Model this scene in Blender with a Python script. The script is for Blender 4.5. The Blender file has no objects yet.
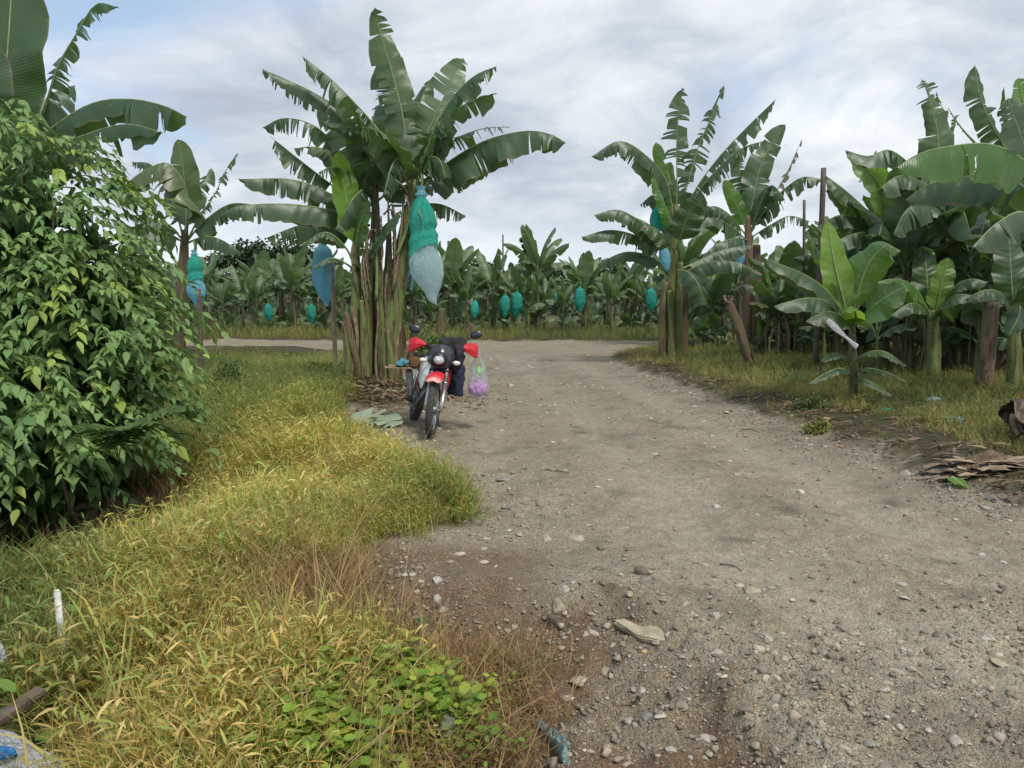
import bpy, bmesh, math, random
import numpy as np
from mathutils import Vector, Matrix

R = math.radians
sc = bpy.context.scene
COL = sc.collection
PI = math.pi

# ------------------------------------------------------------------ camera
CAM_H, PITCH, FPX = 1.62, R(5.86), 740.0
cd = bpy.data.cameras.new('camera')
cam = bpy.data.objects.new('camera', cd); COL.objects.link(cam)
cam.location = (0, 0, CAM_H); cam.rotation_euler = (R(90) - PITCH, 0, 0)
cd.sensor_width = 36; cd.lens = 36 * FPX / 1024; cd.clip_end = 3000; cd.clip_start = 0.05
sc.camera = cam
cth, sth = math.cos(PITCH), math.sin(PITCH)

def P(px, py, d):
    """survey point: where the sight line of a photo point meets the vertical plane d metres ahead"""
    u, v = (px - 512) / FPX, (py - 384) / FPX
    k = d / (cth - v * sth)
    return np.array([u * k, d, CAM_H + k * (-sth - v * cth)])

def G(px, py, z=0.0):
    u, v = (px - 512) / FPX, (py - 384) / FPX
    k = (z - CAM_H) / (-sth - v * cth)
    return np.array([u * k, k * (cth - v * sth), z])

# ------------------------------------------------------------------ object helpers
def link(o, parent=None):
    COL.objects.link(o)
    if parent is not None: o.parent = parent
    return o

def tag(o, label=None, cat=None, group=None, kind=None):
    if label: o['label'] = label
    if cat: o['category'] = cat
    if group: o['group'] = group
    if kind: o['kind'] = kind
    return o

def thing(name, loc, label, cat, group=None, rz=0.0):
    o = bpy.data.objects.new(name, None); o.empty_display_size = .2
    link(o); o.location = Vector([float(c) for c in loc]); o.rotation_euler = (0, 0, rz)
    return tag(o, label, cat, group)

def mk(name, V, F, mats, parent=None, uv=None, col=None, midx=None, smooth=True, off=None):
    """one mesh object from vertex array and faces (quad array or list of faces)"""
    V = np.asarray(V, dtype=np.float64).reshape(-1, 3)
    if off is not None: V = V - np.asarray(off)
    me = bpy.data.meshes.new(name)
    if isinstance(F, np.ndarray):
        F = F.astype(np.int32); m, k = F.shape
        me.vertices.add(len(V)); me.vertices.foreach_set('co', V.astype(np.float32).ravel())
        me.loops.add(m * k); me.loops.foreach_set('vertex_index', F.ravel())
        me.polygons.add(m); me.polygons.foreach_set('loop_start', np.arange(0, m * k, k, dtype=np.int32))
        me.update(calc_edges=True)
    else:
        me.from_pydata(V.tolist(), [], [list(map(int, f)) for f in F]); me.update()
    if not isinstance(mats, (list, tuple)): mats = [mats]
    for m in mats: me.materials.append(m)
    if midx is not None: me.polygons.foreach_set('material_index', np.asarray(midx, dtype=np.int32))
    if uv is not None:
        lay = me.uv_layers.new(name='UVMap')
        li = np.empty(len(me.loops), dtype=np.int32); me.loops.foreach_get('vertex_index', li)
        lay.data.foreach_set('uv', np.asarray(uv, dtype=np.float32)[li].ravel())
    if col is not None:
        a = me.color_attributes.new('Col', 'FLOAT_COLOR', 'POINT')
        c = np.ones((len(V), 4), np.float32); c[:, :np.shape(col)[1]] = col
        a.data.foreach_set('color', c.ravel())
    if smooth: me.polygons.foreach_set('use_smooth', np.ones(len(me.polygons), dtype=bool))
    o = bpy.data.objects.new(name, me)
    return link(o, parent)

class MB:
    """collects shapes into one mesh"""
    def __init__(s): s.V = []; s.F = []; s.n = 0
    def add(s, V, F):
        V = np.asarray(V, float).reshape(-1, 3)
        s.V.append(V); s.F += [[i + s.n for i in f] for f in F]; s.n += len(V); return s
    def tube(s, pts, rad, k=10, cap=True, sq=1.0): return s.add(*tube(pts, rad, k, cap, sq))
    def box(s, c, size, rot=None, bev=0.0): return s.add(*box(c, size, rot, bev))
    def ell(s, c, r, rot=None, nu=16, nv=10): return s.add(*ellipsoid(c, r, rot, nu, nv))
    def build(s, name, mat, parent=None, smooth=True, off=None, M=None):
        V = np.concatenate(s.V)
        if M is not None:
            A = np.array(M); V = V @ A[:3, :3].T + A[:3, 3]
        return mk(name, V, s.F, mat, parent, smooth=smooth, off=off)

def catmull(pts, n):
    p = np.asarray(pts, float)
    if len(p) == 2: p = np.array([p[0], (p[0] + p[1]) / 2, p[1]])
    q = np.vstack([2 * p[0] - p[1], p, 2 * p[-1] - p[-2]])
    out = []
    for i in range(1, len(q) - 2):
        t = np.linspace(0, 1, 24, endpoint=False)[:, None]
        a, b, c, d = q[i - 1], q[i], q[i + 1], q[i + 2]
        out.append(.5 * (2 * b + (c - a) * t + (2 * a - 5 * b + 4 * c - d) * t ** 2 + (3 * b - a - 3 * c + d) * t ** 3))
    out = np.vstack(out + [p[-1:]])
    s = np.r_[0, np.cumsum(np.linalg.norm(np.diff(out, axis=0), axis=1))]
    x = np.linspace(0, s[-1], n)
    return np.stack([np.interp(x, s, out[:, k]) for k in range(3)], 1)

def frames(pts):
    T = np.gradient(pts, axis=0); T /= np.linalg.norm(T, axis=1)[:, None] + 1e-12
    ref = np.array([0, 0, 1.]) if abs(T[0][2]) < .9 else np.array([1., 0, 0])
    X = []; x = ref
    for t in T:
        x = x - t * np.dot(x, t); x = x / (np.linalg.norm(x) + 1e-12); X.append(x)
    X = np.array(X); return T, X, np.cross(T, X)

def tube(pts, rad, k=10, cap=True, sq=1.0):
    pts = np.asarray(pts, float); n = len(pts)
    rad = np.full(n, rad) if np.isscalar(rad) else np.interp(np.linspace(0, 1, n), np.linspace(0, 1, len(rad)), rad)
    T, X, Y = frames(pts)
    a = np.linspace(0, 2 * PI, k, endpoint=False)
    V = pts[:, None] + rad[:, None, None] * (np.cos(a)[None, :, None] * X[:, None] + sq * np.sin(a)[None, :, None] * Y[:, None])
    V = V.reshape(-1, 3); F = []
    for i in range(n - 1):
        for j in range(k):
            j2 = (j + 1) % k
            F.append([i * k + j, i * k + j2, (i + 1) * k + j2, (i + 1) * k + j])
    if cap: F.append(list(range(k))[::-1]); F.append([(n - 1) * k + j for j in range(k)])
    return V, F

def box(c, size, rot=None, bev=0.0):
    bm = bmesh.new(); bmesh.ops.create_cube(bm, size=1.0)
    bmesh.ops.scale(bm, vec=size, verts=bm.verts)
    if bev: bmesh.ops.bevel(bm, geom=bm.edges[:], offset=bev, segments=2, affect='EDGES', profile=.6)
    if rot is not None: bmesh.ops.transform(bm, matrix=rot.to_4x4(), verts=bm.verts)
    V = np.array([v.co[:] for v in bm.verts]) + np.asarray(c, float)
    bm.verts.index_update()
    F = [[v.index for v in f.verts] for f in bm.faces]; bm.free()
    return V, F

def ellipsoid(c, r, rot=None, nu=16, nv=10):
    V = [[0, 0, -1]]; F = []
    for i in range(1, nv):
        ph = -PI / 2 + PI * i / nv
        for j in range(nu):
            a = 2 * PI * j / nu; V.append([math.cos(ph) * math.cos(a), math.cos(ph) * math.sin(a), math.sin(ph)])
    V.append([0, 0, 1]); last = len(V) - 1
    for j in range(nu):
        j2 = (j + 1) % nu
        F.append([0, 1 + j2, 1 + j]); F.append([last, last - nu + j, last - nu + j2])
        for i in range(nv - 2):
            F.append([1 + i * nu + j, 1 + i * nu + j2, 1 + (i + 1) * nu + j2, 1 + (i + 1) * nu + j])
    V = np.array(V) * np.asarray(r, float)
    if rot is not None: V = V @ np.array(rot).T
    return V + np.asarray(c, float), F

# ------------------------------------------------------------------ numpy noise
_rng = np.random.default_rng(5)
_tab = _rng.random((256, 256))
def vnoise(x, y, s=1.0, o=0):
    x = np.asarray(x, float) * s + o * 17.3; y = np.asarray(y, float) * s + o * 31.7
    xi = np.floor(x).astype(int); yi = np.floor(y).astype(int); fx = x - xi; fy = y - yi
    fx = fx * fx * (3 - 2 * fx); fy = fy * fy * (3 - 2 * fy)
    g = lambda a, b: _tab[a & 255, b & 255]
    return (g(xi, yi) * (1 - fx) + g(xi + 1, yi) * fx) * (1 - fy) + (g(xi, yi + 1) * (1 - fx) + g(xi + 1, yi + 1) * fx) * fy
def fbm(x, y, s=1.0, o=0, n=4):
    r = 0; a = .5; t = 0
    for k in range(n): r = r + a * vnoise(x, y, s * 2 ** k, o + k); t += a; a *= .5
    return r / t
def sstep(x, a=0., b=1.):
    t = np.clip((np.asarray(x, float) - a) / (b - a), 0, 1); return t * t * (3 - 2 * t)

def poly_sd(x, y, poly):
    """signed distance, positive inside"""
    x = np.asarray(x, float); y = np.asarray(y, float)
    d = np.full(x.shape, 1e9); ins = np.zeros(x.shape, bool); n = len(poly)
    for i in range(n):
        ax, ay = poly[i]; bx, by = poly[(i + 1) % n]
        ex, ey = bx - ax, by - ay; L = ex * ex + ey * ey + 1e-12
        t = np.clip(((x - ax) * ex + (y - ay) * ey) / L, 0, 1)
        d = np.minimum(d, (x - ax - t * ex) ** 2 + (y - ay - t * ey) ** 2)
        c = (ay > y) != (by > y)
        ins ^= c & (x < (bx - ax) * (y - ay) / (by - ay + 1e-15) + ax)
    d = np.sqrt(d); return np.where(ins, d, -d)

# ------------------------------------------------------------------ the lie of the land
def gp(L): return [tuple(G(a, b)[:2]) for a, b in L]
LEFT_EDGE = [(505, 768), (520, 720), (548, 665), (505, 632), (412, 615), (362, 575), (395, 548), (480, 524), (494, 510), (478, 486),
             (440, 464), (395, 444), (352, 426), (352, 408), (374, 394), (350, 376), (352, 366)]
RIGHT_EDGE = [(606, 358), (625, 368), (700, 394), (760, 415), (800, 428), (860, 452), (900, 468), (960, 492), (1024, 516)]
ROAD = [(-.25, -6), (-.1, 1.0)] + gp(LEFT_EDGE) + [(-4.0, 24), (-8, 29.2), (-19, 31.0), (-60, 33), (-60, 40), (-18, 38.5), (-6, 36.5), (6, 36), (16, 35.5), (60, 35),
        (60, 32.0), (12, 31.0), (6, 30.2), (4.2, 27.5), (3.4, 25)] + gp(RIGHT_EDGE) + [(5.6, 3), (6.8, -6)]
def line_dist(x, y, pl):
    d = np.full(np.shape(x), 1e9)
    for (ax, ay), (bx, by) in zip(pl[:-1], pl[1:]):
        ex, ey = bx - ax, by - ay; t = np.clip(((x - ax) * ex + (y - ay) * ey) / (ex * ex + ey * ey + 1e-12), 0, 1)
        d = np.minimum(d, (x - ax - t * ex) ** 2 + (y - ay - t * ey) ** 2)
    return np.sqrt(d)
EDGE_R = gp(RIGHT_EDGE) + [(5.6, 3), (6.8, -6)]
def wear(x, y):
    d = line_dist(x, y, EDGE_R) + .5 * (fbm(x, y, .35, 91) - .5)
    r = np.exp(-((d - 1.15) / .38) ** 2) + np.exp(-((d - 2.75) / .42) ** 2) + .8 * np.exp(-((d - 4.3) / .35) ** 2) * sstep(y, 5, 7)
    return np.clip(r, 0, 1) * sstep(30 - y, 0, 8)
GULLY = gp([(368, 585), (440, 590), (545, 602), (615, 607), (690, 634), (735, 690), (790, 768)]) + [(1.2, 1.0), (.9, -3), (-.6, -3), (-.7, 2.4), (-.6, 3.4)]
CLUMP = P(374, 376, 14.0)

def land(x, y):
    x = np.asarray(x, float); y = np.asarray(y, float)
    sd = poly_sd(x, y, ROAD); out = np.maximum(-sd, 0)
    left = x < np.interp(y, [0, 6, 12, 24, 30], [1.0, 1.5, .6, 1.0, -100])
    z = (fbm(x, y, .9, 1) - .5) * .13 * sstep(y, 1, 6) + (fbm(x, y, 3.4, 7) - .5) * .06
    z = z + ((fbm(x, y, 13, 9, 3) - .5) * .035 + (fbm(x, y, 31, 19, 2) - .5) * .016 * sstep(fbm(x, y, 1.1, 15), .35, .6)) * (y < 14)
    depth = np.interp(y, [0, 7, 10, 14, 20, 28], [.55, .6, .35, .12, .1, 0])
    zl = -depth * sstep(out, .1, 3.0)
    zr = .10 * sstep(out, 0, .5) + .16 * sstep(out, .6, 4) + .10 * np.exp(-((out - .7) / .45) ** 2) * fbm(x, y, 1.5, 3)
    zr = zr * np.where(y > 30, .6, 1)
    z = z + np.where(sd > 0, 0, np.where(left, zl, zr))
    z = z + CLUMP[2] * np.exp(-(((x - CLUMP[0]) / 1.5) ** 2 + ((y - CLUMP[1] - .3) / 1.7) ** 2))
    g = poly_sd(x, y, GULLY)
    gw = g + .25 * (fbm(x, y, 5, 12) - .5)
    z = z + (-(.05 + .13 * sstep(fbm(x, y, 2.0, 11), .25, .75)) * (.75 * sstep(gw, -.05, .34) + .25 * sstep(gw, -.02, .12)) + .04 * np.exp(-((gw + .12) / .14) ** 2)) * sstep(y, 1.0, 2.2)
    z = z + np.where(sd > 0, -.035 * wear(x, y), 0)
    rough = np.maximum(sstep(g, -.45, .0), .7 * sstep(4.9 - y, 0, 1.4) * sstep(x, .0, .5)) * (sd > -.2) * (1 - .6 * wear(x, y))
    rid = 1 - np.abs(2 * fbm(x, y, 4.2, 13, 3) - 1)
    z = z + rough * (.085 * (rid - .75) + .05 * (fbm(x, y, 16, 14, 3) - .5) + .035 * (fbm(x, y, 34, 18, 2) - .5)) * (y < 14)
    far = sstep(y, 60, 300); z = z * (1 - far)
    return z, sd, out, left, g

def hz(x, y):
    return float(land(np.array([x]), np.array([y]))[0][0])
# ------------------------------------------------------------------ materials
class NT:
    def __init__(s, name):
        s.m = bpy.data.materials.new(name); s.m.use_nodes = True; s.t = s.m.node_tree; s.t.nodes.clear()
        s.out = s.t.nodes.new('ShaderNodeOutputMaterial')
    def n(s, kind, **kw):
        nd = s.t.nodes.new(kind)
        for k, v in kw.items():
            if k in nd.inputs: s.put(nd.inputs[k], v)
            else: setattr(nd, k, v)
        return nd
    def put(s, sock, v):
        if isinstance(v, bpy.types.NodeSocket): s.t.links.new(v, sock)
        elif isinstance(v, (tuple, list)) and len(v) == 3 and sock.type == 'RGBA': sock.default_value = (*v, 1)
        else: sock.default_value = v
    def mix(s, f, a, b, mode='MIX'):
        nd = s.n('ShaderNodeMix', data_type='RGBA', blend_type=mode)
        s.put(nd.inputs[0], f); s.put(nd.inputs[6], a); s.put(nd.inputs[7], b); return nd.outputs[2]
    def math(s, op, a, b=0.0, c=0.0, clamp=False):
        nd = s.n('ShaderNodeMath', operation=op, use_clamp=clamp)
        s.put(nd.inputs[0], a); s.put(nd.inputs[1], b); s.put(nd.inputs[2], c); return nd.outputs[0]
    def ramp(s, f, stops, interp='LINEAR'):
        nd = s.n('ShaderNodeValToRGB'); cr = nd.color_ramp; cr.interpolation = interp
        while len(cr.elements) < len(stops): cr.elements.new(.5)
        for e, (p, c) in zip(cr.elements, stops):
            e.position = p; e.color = (*c, 1) if not np.isscalar(c) else (c, c, c, 1)
        s.put(nd.inputs[0], f); return nd.outputs[0]
    def noise(s, scale, vec=None, detail=4, rough=.55, dist=0.0):
        nd = s.n('ShaderNodeTexNoise'); nd.inputs['Scale'].default_value = scale; nd.inputs['Detail'].default_value = detail
        nd.inputs['Roughness'].default_value = rough; nd.inputs['Distortion'].default_value = dist
        if vec is not None: s.put(nd.inputs['Vector'], vec)
        return nd.outputs[0]
    def obj(s, scale=None):
        c = s.n('ShaderNodeTexCoord').outputs['Object']
        if scale is None: return c
        mp = s.n('ShaderNodeMapping'); mp.inputs['Scale'].default_value = scale; s.put(mp.inputs[0], c); return mp.outputs[0]
    def bump(s, h, strength=.5, dist=.01, nrm=None):
        nd = s.n('ShaderNodeBump'); nd.inputs['Strength'].default_value = strength; nd.inputs['Distance'].default_value = dist
        s.put(nd.inputs['Height'], h)
        if nrm is not None: s.put(nd.inputs['Normal'], nrm)
        return nd.outputs[0]
    def pbr(s, col, rough=.6, metal=0.0, spec=.5, nrm=None, **kw):
        nd = s.n('ShaderNodeBsdfPrincipled'); s.put(nd.inputs['Base Color'], col); s.put(nd.inputs['Roughness'], rough)
        s.put(nd.inputs['Metallic'], metal); s.put(nd.inputs['Specular IOR Level'], spec)
        if nrm is not None: s.put(nd.inputs['Normal'], nrm)
        for k, v in kw.items(): s.put(nd.inputs[k], v)
        return nd.outputs[0]
    def mixsh(s, f, a, b):
        nd = s.n('ShaderNodeMixShader'); s.put(nd.inputs[0], f); s.put(nd.inputs[1], a); s.put(nd.inputs[2], b); return nd.outputs[0]
    def done(s, sh): s.t.links.new(sh, s.out.inputs[0]); return s.m

def plain(name, col, rough=.5, metal=0.0, spec=.5, var=.25, scale=20.0, bump=.15, bd=.004, **kw):
    t = NT(name); nz = t.noise(scale, t.obj(), 5)
    dark = tuple(c * (1 - var) for c in col); lite = tuple(min(1, c * (1 + var)) for c in col)
    c = t.ramp(nz, [(.3, dark), (.7, lite)])
    return t.done(t.pbr(c, rough, metal, spec, t.bump(nz, bump, bd), **kw))

def leaf_mat(name, top, under, trans, tf=.3, rough=.4, brown=.5):
    t = NT(name)
    uv = t.n('ShaderNodeSeparateXYZ'); t.put(uv.inputs[0], t.n('ShaderNodeUVMap').outputs[0])
    tt, uu = uv.outputs[0], uv.outputs[1]
    rnd = t.n('ShaderNodeObjectInfo').outputs['Random']
    big = t.noise(2.2, t.obj(), 4); fine = t.noise(30, t.obj(), 3)
    v = t.math('MULTIPLY_ADD', big, .7, t.math('MULTIPLY', rnd, .5))
    ct = t.mix(v, tuple(c * .7 for c in top), tuple(c * 1.35 for c in top))
    cu = t.mix(v, tuple(c * .8 for c in under), tuple(c * 1.25 for c in under))
    back = t.n('ShaderNodeNewGeometry').outputs['Backfacing']
    col = t.mix(back, ct, cu)
    wob = t.math('MULTIPLY_ADD', tt, 420.0, t.math('MULTIPLY', uu, -26.0))
    vein = t.math('SINE', t.math('ADD', wob, t.math('MULTIPLY', fine, 2.0)))
    slow = t.math('SINE', t.math('ADD', t.math('MULTIPLY', wob, .17), t.math('MULTIPLY', big, 5.0)))
    col = t.mix(t.math('MULTIPLY', t.math('SUBTRACT', rnd, .90), 3.0 * brown, clamp=True), col, t.mix(big, (.22, .24, .06), (.20, .16, .06)))
    col = t.mix(t.math('MULTIPLY_ADD', vein, .07, .07), col, (.16, .22, .09))
    edge = t.math('SUBTRACT', t.math('ADD', uu, t.math('MULTIPLY', fine, .22)), 1.03)
    edge = t.math('MULTIPLY', edge, 9.0 * brown, clamp=True)
    spot = t.math('MULTIPLY', t.math('SUBTRACT', t.noise(7, t.obj(), 5, .7), .66 - .05 * brown), 14.0, clamp=True)
    col = t.mix(t.math('MAXIMUM', edge, t.math('MULTIPLY', spot, .5 * brown)), col, (.20, .13, .05))
    h = t.math('ADD', t.math('MULTIPLY', vein, .25), t.math('MULTIPLY', slow, .8))
    nrm = t.bump(t.math('ADD', h, t.math('MULTIPLY', big, 4.0)), .4, .008)
    b = t.pbr(col, t.math('MULTIPLY_ADD', fine, .2, rough - .12), 0.0, .62, nrm)
    tr = t.n('ShaderNodeBsdfTranslucent'); t.put(tr.inputs[0], trans); t.put(tr.inputs['Normal'], nrm)
    return t.done(t.mixsh(tf, b, tr.outputs[0]))

def grass_mat(name, tf=.3, rough=.55):
    t = NT(name); c = t.n('ShaderNodeAttribute', attribute_name='Col').outputs['Color']
    b = t.pbr(c, rough, 0, .3)
    tr = t.n('ShaderNodeBsdfTranslucent'); t.put(tr.inputs[0], t.mix(1.0, c, (1.25, 1.25, .7), 'MULTIPLY'))
    return t.done(t.mixsh(tf, b, tr.outputs[0]))

def stem_mat(name, green, brown, amount=.5):
    t = NT(name)
    streak = t.noise(1.0, t.obj((26, 26, 1.6)), 5, .6); patch = t.noise(1.0, t.obj((9, 9, 1.1)), 4, .6)
    fine = t.noise(1.0, t.obj((70, 70, 5)), 3)
    rnd = t.n('ShaderNodeObjectInfo').outputs['Random']
    k = t.math('ADD', t.math('MULTIPLY_ADD', streak, .6, t.math('MULTIPLY', patch, .8)), t.math('MULTIPLY', rnd, .2))
    m = t.ramp(k, [(.78 - .35 * amount, 0.0), (.92 - .35 * amount, 1.0)])
    g = t.mix(fine, tuple(c * .7 for c in green), tuple(c * 1.4 for c in green))
    b = t.mix(fine, tuple(c * .45 for c in brown), tuple(c * 1.4 for c in brown))
    c = t.mix(m, g, b)
    blk = t.ramp(t.noise(1.0, t.obj((18, 18, 2.2)), 5, .7), [(.53, 0.0), (.62, 1.0)])
    c = t.mix(t.math('MULTIPLY', blk, .7), c, (.025, .018, .012))
    return t.done(t.pbr(c, .5, 0, .4, t.bump(t.math('ADD', streak, t.math('MULTIPLY', fine, .5)), 1.0, .03)))

def film_mat(name, col, tf=.45, alpha=.9, wr=22):
    t = NT(name); nz = t.noise(wr, t.obj((1, 1, .55)), 5, .6, 1.5)
    c = t.mix(nz, tuple(x * .8 for x in col), tuple(min(1, x * 1.2 + .02) for x in col))
    nrm = t.bump(nz, 1.0, .06)
    b = t.pbr(c, .28, 0, .5, nrm); tr = t.n('ShaderNodeBsdfTranslucent'); t.put(tr.inputs[0], c)
    s = t.mixsh(tf, b, tr.outputs[0])
    if alpha < 1: s = t.mixsh(alpha, t.n('ShaderNodeBsdfTransparent').outputs[0], s)
    return t.done(s)

M = {}
M['leaf'] = leaf_mat('banana_leaf', (.035, .074, .030), (.095, .145, .080), (.12, .235, .035), .28, .40, .9)
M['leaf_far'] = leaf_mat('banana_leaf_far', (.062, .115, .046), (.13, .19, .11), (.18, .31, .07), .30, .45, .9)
M['leaf_young'] = leaf_mat('banana_leaf_young', (.055, .13, .030), (.12, .20, .07), (.26, .46, .05), .42, .38, .15)
M['leaf_bright'] = leaf_mat('banana_leaf_bright', (.11, .23, .035), (.16, .28, .06), (.40, .62, .06), .5, .38, .1)
M['leaf_dead'] = leaf_mat('banana_leaf_dead', (.13, .095, .06), (.17, .13, .085), (.16, .11, .06), .15, .8, .6)
M['rib'] = plain('leaf_midrib', (.16, .21, .075), .45, bump=.1)
M['rib_pale'] = plain('leaf_midrib_pale', (.22, .28, .11), .45, bump=.1)
M['stem'] = stem_mat('pseudostem', (.13, .15, .048), (.12, .08, .045), .16)
M['stem_green'] = stem_mat('pseudostem_green', (.13, .165, .05), (.14, .10, .05), .0)
M['stem_brown'] = stem_mat('pseudostem_brown', (.10, .10, .04), (.16, .105, .065), .42)
M['stem_dark'] = stem_mat('pseudostem_dark', (.06, .08, .03), (.075, .058, .036), .1)
M['sheath'] = plain('dry_sheath', (.17, .125, .085), .8, var=.5, scale=9, bump=.7, bd=.02)
M['straw'] = plain('dry_straw', (.26, .195, .125), .85, var=.5, scale=14, bump=.6, bd=.02)
M['bag_blue'] = film_mat('blue_film', (.30, .68, .84), .55, .92)
M['bag_pale'] = film_mat('pale_blue_film', (.62, .84, .90), .55, .76)
M['bag_green'] = film_mat('green_film', (.05, .60, .46), .5, .92)
M['bag_teal'] = film_mat('teal_film', (.02, .38, .29), .45, .98, 14)
M['wood'] = plain('weathered_wood', (.095, .068, .052), .8, var=.4, scale=14, bump=.6, bd=.01)
M['wood_pale'] = plain('bamboo_pole', (.24, .20, .13), .7, var=.4, scale=14, bump=.4, bd=.01)
M['grass'] = grass_mat('grass_blades', .30)
M['shrub'] = grass_mat('shrub_leaves', .25, .60)
M['crown'] = grass_mat('tree_leaves', .2, .6)
M['twig'] = plain('twig_bark', (.10, .075, .045), .85, var=.4)
M['bark'] = plain('tree_bark', (.12, .10, .08), .9, var=.4, scale=4, bump=.8, bd=.05)

def ground_mat():
    t = NT('earth_and_gravel'); o = t.obj()
    a = t.n('ShaderNodeAttribute', attribute_name='Col').outputs['Color']
    at_ = t.n('ShaderNodeAttribute', attribute_name='Col'); wr_ = at_.outputs['Alpha']; sp = t.n('ShaderNodeSeparateColor'); t.put(sp.inputs[0], a); veg, red, grit = sp.outputs
    n1 = t.noise(1.3, o, 6, .65); n2 = t.noise(9, o, 6, .7); n3 = t.noise(60, o, 4, .7); n0 = t.noise(.35, o, 4)
    def vor(scale, rnd=1.0):
        v = t.n('ShaderNodeTexVoronoi'); v.inputs['Scale'].default_value = scale; v.inputs['Randomness'].default_value = rnd
        t.put(v.inputs['Vector'], t.mix(.04, o, t.n('ShaderNodeTexNoise').outputs[1])); return v
    v1, v2, v3 = vor(42), vor(95), vor(14)
    # packed dirt
    dirt = t.ramp(t.math('MULTIPLY_ADD', n2, .6, t.math('MULTIPLY', n1, .4)), [(.30, (.15, .117, .074)), (.46, (.31, .255, .172)), (.62, (.50, .43, .31))])
    dirt = t.mix(t.math('MULTIPLY', t.math('SUBTRACT', n3, .35), 1.2, clamp=True), dirt, t.mix(.5, dirt, (.40, .36, .29)))
    dirt = t.mix(t.ramp(n0, [(.42, 0.0), (.6, .5)]), dirt, (.31, .265, .185))
    dirt = t.mix(t.math('MULTIPLY', wr_, .75), dirt, t.ramp(n2, [(.3, (.31, .26, .18)), (.52, (.44, .38, .28)), (.72, (.54, .48, .375))]))
    # stones set into it
    def stones(v, thr, soft):
        bw = t.n('ShaderNodeRGBToBW'); t.put(bw.inputs[0], v.outputs['Color'])
        c = t.ramp(bw.outputs[0], [(.15, (.13, .105, .075)), (.45, (.31, .262, .19)), (.75, (.50, .445, .35)), (.95, (.60, .555, .47))])
        m = t.ramp(v.outputs['Distance'], [(thr, 1.0), (thr + soft, 0.0)])
        return c, m
    v4 = vor(190); c1, m1 = stones(v1, .28, .12); c2, m2 = stones(v2, .30, .12); c4, m4 = stones(v4, .36, .10); c3, m3 = stones(v3, .17, .08)
    pres = t.ramp(t.math('MULTIPLY_ADD', n1, .5, t.math('MULTIPLY', n2, .5)), [(.42, 0.0), (.60, 1.0)])
    k = t.math('MULTIPLY', t.math('MAXIMUM', t.math('MULTIPLY', pres, .8), grit), t.math('SUBTRACT', 1.0, t.math('MULTIPLY', wr_, .6)))
    col = t.mix(t.math('MULTIPLY', m2, t.math('MULTIPLY_ADD', k, .75, .12)), dirt, c2)
    col = t.mix(t.math('MULTIPLY', m1, t.math('MULTIPLY_ADD', k, .85, .05)), col, c1)
    col = t.mix(t.math('MULTIPLY', m3, t.math('MULTIPLY', pres, .7)), col, c3)
    col = t.mix(t.math('MULTIPLY', m4, t.math('MULTIPLY_ADD', k, .35, .28)), col, c4)
    redc = t.ramp(n2, [(.3, (.12, .070, .040)), (.6, (.225, .140, .085)), (.8, (.32, .225, .15))])
    rm = t.math('MULTIPLY', red, t.ramp(t.math('MULTIPLY_ADD', n2, .5, t.math('MULTIPLY', n1, .5)), [(.34, 0.35), (.50, 1.0)]))
    col = t.mix(t.math('MULTIPLY', rm, t.math('SUBTRACT', 1.0, t.math('MULTIPLY', m1, .6))), col, redc)
    soil = t.ramp(n2, [(.3, (.045, .036, .022)), (.55, (.10, .078, .045)), (.75, (.17, .135, .08))])
    soil = t.mix(t.ramp(n1, [(.45, 0.0), (.6, .6)]), soil, (.06, .075, .025))
    col = t.mix(veg, col, soil)
    hgt = t.math('ADD', t.math('MULTIPLY', n2, .6), t.math('MULTIPLY', n3, .35))
    hgt = t.math('ADD', hgt, t.math('MULTIPLY', t.math('MULTIPLY', m1, k), .35)); hgt = t.math('ADD', hgt, t.math('MULTIPLY_ADD', m2, .25, t.math('MULTIPLY', m4, .16)))
    return t.done(t.pbr(col, .92, 0, .25, t.bump(hgt, 1.0, .035)))
M['ground'] = ground_mat()

def rock_mat(name, base, lite):
    t = NT(name); o = t.obj(); n = t.noise(9, o, 6, .7); f = t.noise(60, o, 4, .7)
    r = t.n('ShaderNodeObjectInfo').outputs['Random']
    c = t.ramp(t.math('MULTIPLY_ADD', n, .7, t.math('MULTIPLY', f, .3)), [(.3, tuple(x * .5 for x in base)), (.5, base), (.7, lite)])
    c = t.mix(t.math('MULTIPLY', r, .4), c, (.22, .18, .13))
    return t.done(t.pbr(c, .9, 0, .25, t.bump(t.math('ADD', n, f), .7, .012)))
M['rock'] = rock_mat('pale_stone', (.44, .41, .36), (.62, .59, .53))
M['rock_tan'] = rock_mat('tan_stone', (.38, .32, .23), (.54, .47, .36))
M['rock_grey'] = rock_mat('grey_stone', (.22, .21, .20), (.36, .35, .33))
M['rock_dark'] = rock_mat('dark_clod', (.13, .11, .085), (.25, .215, .17))

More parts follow.
